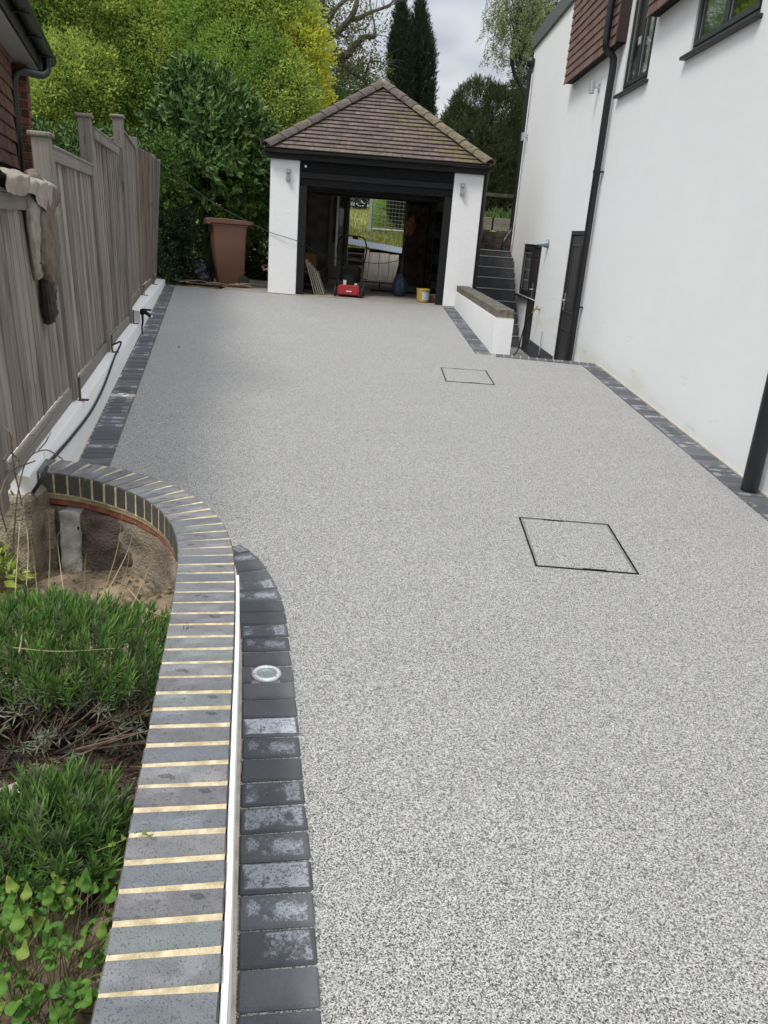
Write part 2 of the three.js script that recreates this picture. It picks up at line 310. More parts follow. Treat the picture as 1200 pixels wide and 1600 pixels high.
M.slab = grainMat(491, [0.12, 0.13, 0.125], [0.25, 0.26, 0.25], { repeat: 1, bump: 0.003 });
M.stepTile = [0, 1, 2].map((k) => grainMat(501 + k, [0.046 + 0.008 * k, 0.047 + 0.008 * k, 0.050 + 0.008 * k], [0.092, 0.093, 0.098], { repeat: 2, bump: 0.001, rough: 0.6 }));
M.grout = std({ color: grey(0.27) });
M.smallCoping = [0, 1, 2].map((k) => grainMat(511 + k, [[0.07, 0.062, 0.05], [0.09, 0.078, 0.06], [0.055, 0.05, 0.045]][k], [[0.19, 0.17, 0.14], [0.22, 0.19, 0.15], [0.15, 0.14, 0.12]][k], { repeat: 4, bump: 0.003 }));
M.sleeper = [0, 1].map((k) => grainMat(521 + k, [0.028, 0.02, 0.015], [0.09, 0.066, 0.05], { repeat: 1.5, bump: 0.01 }));
M.black = phys({ color: lin(0.007, 0.0075, 0.0085), roughness: 0.5, specularIntensity: 0.6 });
M.blackMatt = phys({ color: lin(0.006, 0.0062, 0.007), roughness: 0.75, specularIntensity: 0.4 });
M.pipe = phys({ color: lin(0.009, 0.0095, 0.011), roughness: 0.33 });
M.anthracite = phys({ color: lin(0.016, 0.018, 0.021), roughness: 0.45 });
M.doorDark = phys({ color: lin(0.034, 0.031, 0.030), roughness: 0.38 });
M.steel = phys({ color: grey(0.62), metalness: 1, roughness: 0.32 });
M.steelDull = phys({ color: grey(0.42), metalness: 0.9, roughness: 0.45 });
M.castSteel = phys({ color: grey(0.78), metalness: 0.85, roughness: 0.38 });
M.brass = phys({ color: lin(0.5, 0.33, 0.12), metalness: 0.9, roughness: 0.4 });
M.zinc = phys({ color: lin(0.24, 0.29, 0.31), metalness: 0.35, roughness: 0.5 });
M.glass = phys({ color: lin(0.93, 0.96, 0.95), roughness: 0.02, transmission: 1, thickness: 0, ior: 1.5 });
M.lens = phys({ color: lin(0.85, 0.9, 0.88), roughness: 0.12, transmission: 0.9, thickness: 0, ior: 1.5 });
M.rubber = std({ color: grey(0.015), roughness: 0.8 });
M.rust = grainMat(531, [0.06, 0.03, 0.018], [0.17, 0.075, 0.04], { repeat: 8, bump: 0.003 });
M.felt = std({ color: lin(0.10, 0.095, 0.09), roughness: 0.95 });
M.darkWood = grainMat(535, [0.08, 0.06, 0.043], [0.2, 0.15, 0.11], { repeat: 1.5, bump: 0.004 });
M.block2 = grainMat(537, [0.22, 0.205, 0.18], [0.38, 0.35, 0.31], { repeat: 1, bump: 0.006 });

// ================================================================ GROUND
// sheet(): a smooth height field over a rectangle
function sheet(x0, x1, z0, z1, nx, nz, fn) {
  const pos = [], uv = [], idx = [];
  for (let j = 0; j <= nz; j++) for (let i = 0; i <= nx; i++) { const x = lerp(x0, x1, i / nx), z = lerp(z0, z1, j / nz); pos.push(x, fn(x, z), z); uv.push(x, z); }
  for (let j = 0; j < nz; j++) for (let i = 0; i < nx; i++) { const a = j * (nx + 1) + i, b = a + 1, c = a + nx + 1, d = c + 1; z1 < z0 ? idx.push(a, b, c, b, d, c) : idx.push(a, c, b, b, c, d); }
  return fromArrays(pos, uv, idx);
}
const lawnMat = grainMat(541, [0.13, 0.155, 0.035], [0.36, 0.33, 0.09], { repeat: 0.5, bump: 0.03 });
const lawnDark = grainMat(543, [0.03, 0.06, 0.014], [0.10, 0.13, 0.03], { repeat: 0.5, bump: 0.03 });
structure('ground', sheet(-450, 450, 450, -450, 30, 30, () => -0.75), lawnDark);
const lawnY = (x, z) => 1.22 + 1.7 * smooth(-21, -50, z) + 0.05 * fbm(x * 0.3, z * 0.3, 2) + 1.5 * smooth(-50, -120, z);
structure('lawn', sheet(-45, 45, -21.6, -130, 90, 110, lawnY), lawnMat);
// earth behind the drive, left of the garage
structure('yard_soil', sheet(-14, -1.92, -14.2, -21.6, 60, 36, (x, z) => 0.5 + 0.05 * fbm(x * 2, z * 2, 1) + 0.75 * smooth(-18, -21.5, z)), M.soil);
// the yard behind the garage
structure('garden_path', sheet(-1.92, 1.9, -19.75, -21.6, 8, 8, (x, z) => 0.52), M.concrete);

// the resin-bound drive
const driveOutline = [[-3.78, -14.13], [1.62, -14.13], [1.62, -9.70], [2.72, -9.52], [2.72, 4], [0.1, 4], [-0.05, 0.2], [-0.28, -1.2], [-0.42, -2.1], [-0.56, -2.8], [-0.72, -3.2], [-0.95, -3.5], [-1.3, -3.75], [-1.65, -3.75]];
{
  const s = new THREE.Shape(driveOutline.map(([x, z]) => new THREE.Vector2(x, -z)));
  const g = new THREE.ShapeGeometry(s), p = g.attributes.position, uv = g.attributes.uv;
  for (let i = 0; i < p.count; i++) { const x = p.getX(i), z = -p.getY(i); p.setXYZ(i, x, gy(z), z); uv.setXY(i, x, -z); }
  g.computeVertexNormals(); structure('drive', g, M.gravel);
}
structure('drive_base', merge([boxAt(1.6, 1.66, -0.3, 0.33, -9.72, -9.66)]), M.concrete).visible = true;
// sunken way to the doors
structure('sunken_path', metreUV(boxAt(1.62, 2.66, -0.34, -0.16, -14.9, -9.56)), M.slab);
structure('drop_wall', metreUV(boxAt(1.44, 2.66, -0.34, 0.325, -9.66, -9.555)), M.slab);

// ================================================================ EDGING OF CHARCOAL BLOCKS
const blockGeo = Array.from({ length: 8 }, (_, k) => {
  const g = cbox(0.199, 0.06, 0.097, 0.006), uv = g.attributes.uv, p = g.attributes.position, tx = k % 2, ty = Math.floor(k / 2);
  for (let i = 0; i < p.count; i++) uv.setXY(i, (tx + clamp(p.getX(i) / 0.199 + 0.5, 0.01, 0.99)) / 2, (ty + clamp(p.getZ(i) / 0.097 + 0.5, 0.01, 0.99)) / 4);
  return worn(g, 0.0018, k + 9);
});
function polyAt(path) { // arc-length walk on a polyline of [x,z]
  const L = [0]; for (let i = 1; i < path.length; i++) L.push(L[i - 1] + Math.hypot(path[i][0] - path[i - 1][0], path[i][1] - path[i - 1][1]));
  const at = (s) => { let i = 1; while (i < L.length - 1 && L[i] < s) i++; const t = (s - L[i - 1]) / (L[i] - L[i - 1]), a = path[i - 1], b = path[i], l = L[i] - L[i - 1];
    return { x: lerp(a[0], b[0], t), z: lerp(a[1], b[1], t), tx: (b[0] - a[0]) / l, tz: (b[1] - a[1]) / l }; };
  return { length: L[L.length - 1], at };
}
function dense(ctrl, n) { const c = new THREE.CatmullRomCurve3(ctrl.map(([x, z]) => V(x, 0, z)), false, 'centripetal'); return c.getSpacedPoints(n).map((p) => [p.x, p.z]); }
function edging(label, path, kinds, skip) {
  const t = thing('block_edging', label, 'edging'), w = polyAt(path), n = Math.floor(w.length / 0.1);
  const sandPts = [];
  for (let i = 0; i < n; i++) {
    const q = w.at((i + 0.5) * w.length / n), ang = Math.atan2(q.tx, q.tz);
    if (skip && skip(i)) continue;
    const k = kinds ? kinds(i, n) : Math.floor(rnd() * 8);
    const m = part('block', blockGeo[k], M.block[Math.floor(rnd() * 3)], t, [q.x, gy(q.z) - 0.0235 + rr(-0.001, 0.001), q.z]);
    m.rotation.set(Math.atan(SLOPE) * 1, ang + (rnd() < 0.5 ? Math.PI : 0) + rr(-0.012, 0.012), 0, 'YXZ');
    m.rotation.x = (Math.abs(Math.cos(m.rotation.y)) > 0 ? Math.atan(SLOPE) * Math.cos(m.rotation.y) : 0);
    m.scale.set(1, 1, w.length / n / 0.1);
  }
  return t;
}
const calm = (i) => { const r = rnd(); return r < 0.62 ? [0, 1, 3][i % 3] : r < 0.86 ? 2 : r < 0.97 ? 4 : 5; };
// sand-and-cement bedding that shows in the joints
function ribbon(path, o1, o2, yTop, yBot) { // closed strip between two offsets of a path; yTop/yBot are functions of (x,z)
  const n = path.length, pos = [], idx = [], uv = []; let s = 0;
  for (let i = 0; i < n; i++) {
    const a = path[Math.max(0, i - 1)], b = path[Math.min(n - 1, i + 1)], l = Math.hypot(b[0] - a[0], b[1] - a[1]), nx = (b[1] - a[1]) / l, nz = -(b[0] - a[0]) / l;   // left-hand normal
    if (i) s += Math.hypot(path[i][0] - path[i - 1][0], path[i][1] - path[i - 1][1]);
    const c1 = [path[i][0] + nx * o1, path[i][1] + nz * o1], c2 = [path[i][0] + nx * o2, path[i][1] + nz * o2];
    pos.push(c1[0], yBot(...c1), c1[1], c1[0], yTop(...c1), c1[1], c2[0], yTop(...c2), c2[1], c2[0], yBot(...c2), c2[1]);
  }
  for (let i = 0; i < n - 1; i++) for (let k = 0; k < 4; k++) { const a = i * 4 + k, b = i * 4 + (k + 1) % 4, c = a + 4, d = b + 4; idx.push(a, c, b, b, c, d); }
  const e = (n - 1) * 4; idx.push(0, 1, 2, 0, 2, 3, e, e + 2, e + 1, e, e + 3, e + 2);
  return toCreasedNormals(metreUV(fromArrays(pos, null, idx)), 0.6);
}
function bedding(parent, path, w) { part('bedding', ribbon(path, -w * 0.46, w * 0.46, (x, z) => gy(z) + 0.0025, (x, z) => gy(z) - 0.02), M.sand, parent); }

const leftLine = [[-1.60, -4.30], [-3.60, -14.12]];
{ const t = edging('long straight charcoal block edging beside the white wall under the fence', leftLine, (i) => calm(i), (i) => i === 21); bedding(t, leftLine, 0.205); }
const rightLine = [[2.57, 3.9], [2.57, -5.0], [2.565, -9.36]];
{ const path = [[2.565, 3.0], [2.565, -9.34]]; const t = edging('charcoal block edging along the foot of the white house wall', path, (i) => calm(i)); bedding(t, path, 0.205); part('sand_joint', ribbon([[2.674, 2.9], [2.674, -9.3]], -0.005, 0.005, (x, z) => gy(z) + 0.010, (x, z) => gy(z) - 0.02), M.sand, t); }
{ const path = [[1.47, -9.60], [2.66, -9.44]]; const t = edging('short row of charcoal blocks across the drop to the sunken doors', path, (i) => calm(i)); bedding(t, path, 0.205); }
{ const path = [[1.325, -9.58], [1.235, -13.95]]; const t = edging('charcoal block edging at the foot of the small white wall by the garage', path, (i) => calm(i)); bedding(t, path, 0.205); }

// the curved run beside the bed wall; its far end is cut to a point by the wall
const bedFace = dense([[0.14, 1.6], [0.02, 0.6], [-0.06, 0.1], [-0.175, -1.0], [-0.256, -1.53], [-0.315, -1.91], [-0.368, -2.25], [-0.445, -2.70], [-0.50, -2.95], [-0.585, -3.19], [-0.70, -3.39], [-0.86, -3.57], [-1.06, -3.71], [-1.28, -3.81], [-1.48, -3.85], [-1.68, -3.86]], 160); // drive-side face of the bed wall
const edgeOuter = dense([[0.30, 1.0], [0.13, 0.1], [0.02, -1.0], [-0.014, -1.238], [-0.05, -1.497], [-0.079, -1.70], [-0.12, -1.946], [-0.157, -2.184], [-0.204, -2.471], [-0.234, -2.638], [-0.27, -2.849], [-0.314, -3.06], [-0.366, -3.233], [-0.428, -3.389], [-0.504, -3.534], [-0.60, -3.65]], 140);
{
  const t = thing('block_edging', 'curved charcoal block edging with white bloom beside the blue brick coped bed wall', 'edging');
  const w = polyAt(edgeOuter), n = Math.round(w.length / 0.1027);
  const face = polyAt(bedFace);
  const faceX = (z) => { let best = 0, bd = 9; for (let s = 0; s < face.length; s += 0.02) { const q = face.at(s); if (Math.abs(q.z - z) < bd && q.z > -3.8) { bd = Math.abs(q.z - z); best = q.x; } } return best; };
  let lampIndex = -1;
  const qs = []; for (let i = 0; i < n; i++) qs.push(w.at((i + 0.5) * w.length / n));
  lampIndex = qs.reduce((b, q, i) => Math.abs(q.z + 2.56) < Math.abs(qs[b].z + 2.56) ? i : b, 0);
  // bloom seen on the blocks between the lamp and the foot of the picture
  const seq = [1, 3, 7, 4, 0, 2, 5, 4, 7, 4, 6, 1, 3, 0, 2, 1];
  qs.forEach((q, i) => {
    const ang = Math.atan2(q.tx, q.tz), nx = -q.tz, nz = q.tx;      // towards the wall (left of travel)
    const inward = nx < 0 ? 1 : -1, dx = nx * inward, dz = nz * inward;
    let len = 0.212; const fx = faceX(q.z + dz * 0.1) + 0.02;
    const room = (q.x - fx) / Math.abs(dx) ; len = Math.min(0.212, Math.max(0.02, room + 0.006));
    if (len < 0.035) return;
    const k = lampIndex - i > 0 && lampIndex - i < seq.length + 1 ? seq[lampIndex - i - 1] : [4, 2, 3, 1][i % 4];
    const place = (l, off, kk) => { const m = part('block', blockGeo[kk], M.block[Math.floor(rnd() * 3)], t, [q.x + dx * off, gy(q.z + dz * off) - 0.0235 + rr(-0.0015, 0.0015), q.z + dz * off]);
      m.rotation.y = Math.atan2(dx, dz) - Math.PI / 2 + rr(-0.012, 0.012); m.scale.set(l / 0.2, 1, w.length / n / 0.1); };
    if (i === lampIndex) { place(0.052, 0.026, 0); place(0.058, 0.181, 1); } else place(len, len / 2, k);
    if (i === lampIndex) {
      const c = [q.x + dx * 0.098, gy(q.z + dz * 0.098), q.z + dz * 0.098];
      const L = thing('ground_light', 'round steel recessed light set in the curved block edging', 'light', c);
      const prof = [[0.034, 0.006], [0.036, 0.012], [0.045, 0.0135], [0.053, 0.011], [0.056, 0.004], [0.056, -0.03]].map((p) => new THREE.Vector2(...p));
      part('rim', new THREE.LatheGeometry(prof, 48), M.castSteel, L);
      part('lens', new THREE.CylinderGeometry(0.0345, 0.0345, 0.003, 40).translate(0, 0.0075, 0), M.lens, L);
      part('reflector', new THREE.LatheGeometry([[0.0, -0.006], [0.018, -0.005], [0.034, 0.005]].map((p) => new THREE.Vector2(...p)), 32), M.steel, L);
      part('canister', new THREE.CylinderGeometry(0.045, 0.045, 0.03, 24).translate(0, -0.03, 0), M.blackMatt, L);
      for (const a of [0.6, 2.7, 4.8]) part('screw', new THREE.CylinderGeometry(0.003, 0.003, 0.003, 10).translate(0.045 * Math.cos(a), 0.0135, 0.045 * Math.sin(a)), M.steelDull, L);
    }
  });
  const inner = edgeOuter.map(([x, z]) => [x, z]);
  part('bedding', ribbon(inner.filter(([x, z]) => z > -3.2), 0.0, 0.22, (x, z) => gy(z) - 0.001, (x, z) => gy(z) - 0.02), M.sand, t);
}
{ // second recessed light, in the long left edging
  const p = polyAt(leftLine), q = p.at(21.5 * p.length / Math.floor(p.length / 0.1));
  const L = thing('ground_light', 'small recessed light in the straight block edging below the fence', 'light', [q.x, gy(q.z), q.z]);
  part('rim', new THREE.LatheGeometry([[0.034, 0.006], [0.036, 0.010], [0.048, 0.012], [0.055, 0.004], [0.055, -0.03]].map((p) => new THREE.Vector2(...p)), 40), M.castSteel, L);
  part('lens', new THREE.CylinderGeometry(0.0345, 0.0345, 0.003, 32).translate(0, 0.0075, 0), M.lens, L);
  part('mounting_block', cbox(0.198, 0.05, 0.097, 0.004).rotateY(0.2).translate(0, -0.026, 0), M.concretePale, L);
}

// ================================================================ MANHOLE COVERS (tray filled with the same gravel)
function cover(label, c, yaw) { // c: four corners on the drive [x,z], far-left, far-right, near-right, near-left
  const cx = (c[0][0] + c[1][0] + c[2][0] + c[3][0]) / 4, cz = (c[0][1] + c[1][1] + c[2][1] + c[3][1]) / 4;
  const t = thing('manhole_cover', label, 'manhole cover', [cx, gy(cz), cz]);
  const w = Math.hypot(c[1][0] - c[0][0], c[1][1] - c[0][1]), d = Math.hypot(c[3][0] - c[0][0], c[3][1] - c[0][1]);
  const tilt = new THREE.Matrix4().makeRotationX(Math.atan(SLOPE)).multiply(new THREE.Matrix4().makeRotationY(yaw));
  const P = (name, g, m) => part(name, g.applyMatrix4(tilt), m, t);
  P('infill', metreUV(cbox(w - 0.03, 0.02, d - 0.03, 0.002).translate(0, -0.0065, 0)), M.gravel);
  for (const s of [-1, 1]) {
    P('tray_edge', cbox(0.003, 0.03, d - 0.012, 0.0008).translate(s * (w / 2 - 0.012), -0.01, 0), M.steelDull);
    P('frame_edge', cbox(0.008, 0.03, d, 0.001).translate(s * w / 2, -0.0095, 0), M.blackMatt);
    P('tray_edge', cbox(w - 0.012, 0.03, 0.0025, 0.0008).translate(0, -0.0105, s * (d / 2 - 0.010)), M.steelDull);
    P('frame_edge', cbox(w + 0.01, 0.03, 0.006, 0.001).translate(0, -0.0098, s * d / 2), M.blackMatt);
    P('lifting_slot', cbox(0.12, 0.03, 0.016, 0.002).translate(s * 0.05 - 0.01, -0.009, s * (d / 2 - 0.006)), M.blackMatt);
  }
  return t;
}
cover('recessed cover in the open middle of the drive, the larger-looking one with thick black edges', [[0.888, -4.254], [1.399, -4.287], [1.411, -3.624], [0.908, -3.606]], -0.03);
cover('recessed cover in the drive close to the end of the small white wall', [[0.744, -8.567], [1.234, -8.572], [1.224, -7.901], [0.743, -7.888]], 0.005);

// ================================================================ BED WALL WITH BLUE BRICK COPING
const COPE = 0.31, copeY = (x, z) => gy(z) + COPE;
{
  const t = thing('bed_wall', 'curved planting bed wall topped with blue-grey bricks and buff joints', 'wall');
  const path = bedFace.map((p) => p);                                // runs from behind the camera to the fence
  const inTop = (x, z) => copeY(x, z) - 0.103;
  // left-hand normal of this path points to +x/drive? find the sign once
  const a = path[60], b = path[62], l = Math.hypot(b[0] - a[0], b[1] - a[1]), nx = (b[1] - a[1]) / l, S = nx > 0 ? -1 : 1;   // S * offset goes into the bed
  part('rendered_face', ribbon(path, S * 0.0, S * 0.04, (x, z) => inTop(x, z) - 0.002, (x, z) => gy(z) - 0.25), M.render, t);
  part('render_lip', ribbon(path.filter(([x, z]) => z > -2.72), S * 0.002, S * 0.0145, (x, z) => copeY(x, z) - 0.010, (x, z) => inTop(x, z) - 0.03), M.render, t);
  part('mortar_fillet', ribbon(path, -S * 0.010, S * 0.002, (x, z) => gy(z) + 0.012, (x, z) => gy(z) - 0.02), M.sand, t);
  const wallCore = ribbon(path, S * 0.041, S * 0.205, (x, z) => inTop(x, z) - 0.066, (x, z) => gy(z) - 0.5);
  { const p = wallCore.attributes.position; // rough bed-side footing
    const v = V(); for (let i = 0; i < p.count; i++) { v.fromBufferAttribute(p, i); const q = 0.02 * fbm(v.x * 6, v.y * 6, v.z * 6); p.setXYZ(i, v.x + q, v.y, v.z - q); } wallCore.computeVertexNormals(); }
  part('footing', wallCore, M.footing, t);
  part('mortar_bed', ribbon(path, S * 0.014, S * 0.222, inTop, (x, z) => inTop(x, z) - 0.022), M.mortarDull, t);
  // the joints' mortar, a few millimetres below the brick tops
  part('joint_mortar', ribbon(path, S * 0.019, S * 0.228, (x, z) => copeY(x, z) - 0.0028, (x, z) => inTop(x, z) + 0.001), M.mortar, t);
  // red course
  const w0 = polyAt(path), bl = 0.225, nb = Math.floor(w0.length / bl);
  for (let i = 0; i < nb; i++) { const q = w0.at((i + 0.5) * bl), ang = Math.atan2(q.tx, q.tz); const ox = S * -q.tz * -1, oz = S * q.tx * -1;
    const m = part('red_brick', cbox(0.10, 0.044, 0.205, 0.006, [i * 0.3, 0]), M.redBrick[i % 3], t, [q.x + S * q.tz * 0.165, inTop(q.x, q.z) - 0.044, q.z - S * q.tx * 0.165], ang); m.rotation.y += rr(-0.02, 0.02); }
  // coping bricks on edge
  const geos = Array.from({ length: 8 }, (_, k) => { const g = cbox(0.215, 0.104, 0.0632, 0.004), uv = g.attributes.uv, p = g.attributes.position, n = g.attributes.normal, tx = k % 2, ty = Math.floor(k / 2);
    for (let i = 0; i < p.count; i++) { const end = Math.abs(n.getX(i)) > 0.6; if (end) uv.setXY(i, (1 + clamp(0.5 + p.getZ(i) / 0.13 + (k % 3 - 1) * 0.22, 0.02, 0.98)) / 2, (3 + clamp(p.getY(i) / 0.104 + 0.5, 0.02, 0.98)) / 4); else uv.setXY(i, (tx + clamp(p.getX(i) / 0.215 + 0.5, 0.02, 0.98)) / 2, (ty + clamp((Math.abs(n.getY(i)) > 0.5 ? p.getZ(i) / 0.064 : p.getY(i) / 0.104) + 0.5, 0.02, 0.98)) / 4); }
    return worn(g, 0.0022, k); });
  const fan = polyAt(path), stations = [];
  for (let d = 0.0; d < fan.length - 0.045;) { // the joints open on the outside of the bend so that the bricks just clear each other inside
    const q0 = fan.at(d), q1 = fan.at(Math.min(fan.length, d + 0.16)), turn = Math.abs(Math.atan2(q0.tx * q1.tz - q0.tz * q1.tx, q0.tx * q1.tx + q0.tz * q1.tz)) / 0.16;
    const p = clamp(0.0705 / Math.max(0.5, 1 - 0.235 * turn), 0.0765, 0.112); stations.push(d + p / 2); d += p; }
  for (const d of stations) {
    const q = fan.at(d), qa1 = fan.at(Math.max(0, d - 0.05)), qb1 = fan.at(Math.min(fan.length, d + 0.05)), ang = Math.atan2(qb1.x - qa1.x, qb1.z - qa1.z), tx = Math.sin(ang), tz = Math.cos(ang);
    const k = Math.floor(rnd() * 7), m = part('coping_brick', geos[k], M.coping[Math.floor(rnd() * 5)], t, [q.x + S * tz * 0.1235, copeY(q.x, q.z) - 0.052 + rr(-0.0012, 0.0012), q.z - S * tx * 0.1235]);
    m.rotation.set(Math.atan(SLOPE) * Math.cos(ang), ang + (rnd() < 0.5 ? Math.PI : 0) + rr(-0.008, 0.008), 0, 'YXZ');
    if (Math.cos(m.rotation.y) * Math.cos(ang) < 0) m.rotation.x *= -1;
  }
  // what shows below the red course at the curve: a concrete stub, a dark stony lump, a broken render edge
  const lump = (name, w, h, d, pos, ry, mat, amp, seed) => { const g0 = new THREE.BoxGeometry(w, h, d, 14, 14, 8), g = mergeVertices(new THREE.BufferGeometry().copy(g0).deleteAttribute('normal').deleteAttribute('uv')), p = g.attributes.position, v = V();
    for (let i = 0; i < p.count; i++) { v.fromBufferAttribute(p, i); const q = fbm(v.x * 9 + seed, v.y * 16, v.z * 9, 5) * amp; const len = v.length() || 1; p.setXYZ(i, v.x + v.x / len * q, v.y + v.y / len * q * 0.6, v.z + v.z / len * q * 2.2); }
    g.computeVertexNormals(); return part(name, metreUV(g), mat, t, pos, ry); };
  lump('concrete_stub', 0.10, 0.36, 0.12, [-1.395, 0.10, -3.60], -0.05, M.concretePale, 0.04, 3);
  lump('stony_footing', 0.44, 0.40, 0.12, [-1.13, 0.08, -3.585], -0.1, M.rubble, 0.05, 7);
  lump('render_stub', 0.13, 0.42, 0.1, [-1.56, 0.06, -3.62], 0.2, M.footing, 0.03, 11);
  lump('footing_face', 0.42, 0.42, 0.08, [-0.83, 0.08, -3.405], -0.72, M.footing, 0.04, 15);
}

// ================================================================ LOW WHITE WALL UNDER THE FENCE
const fx = (z) => -1.803 + (z + 4.77) * 0.2003;                      // its drive-side face
{
  const t = thing('low_wall', 'low stepped white rendered wall carrying the wooden fence', 'wall');
  const seg = (z0, z1, y, y2) => { const pts = [], N = 24; const pr = [[0.0, -0.35], [0.0, y2 - 0.012], [-0.004, y2 - 0.004], [-0.014, y2], [-0.34, y2 + 0.012], [-0.34, -0.35]];
    const pos = [], idx = []; for (let i = 0; i <= N; i++) { const z = lerp(z0, z1, i / N); pr.forEach(([o, yy]) => pos.push(fx(z) + o + 0.003 * fbm(z * 2.3, o, y), yy, z)); }
    for (let i = 0; i < N; i++) for (let k = 0; k < 6; k++) { const a = i * 6 + k, b = i * 6 + (k + 1) % 6, c = a + 6, d = b + 6; idx.push(a, b, c, b, d, c); }
    const e = N * 6; idx.push(0, 2, 1, 0, 3, 2, 0, 4, 3, 0, 5, 4, e, e + 1, e + 2, e, e + 2, e + 3, e, e + 3, e + 4, e, e + 4, e + 5);
    return toCreasedNormals(metreUV(fromArrays(pos, null, idx)), 0.5); };
  part('rough_end', metreUV(boxAt(fx(-3.46) - 0.33, fx(-3.46) + 0.012, -0.35, 0.385, -3.66, -3.41, 0.02)), M.footing, t);
  part('lower_wall', seg(-3.47, -9.22, 0.475, 0.475), M.render, t);
  part('upper_wall', seg(-9.221, -14.22, 0.60, 0.605), M.render, t);
  const path = [[fx(-3.9) + 0.008, -3.9], [fx(-14.1) + 0.008, -14.1]];
  part('sand_joint', ribbon(path, -0.012, 0.012, (x, z) => gy(z) + 0.006, (x, z) => gy(z) - 0.02), M.sand, t);
}

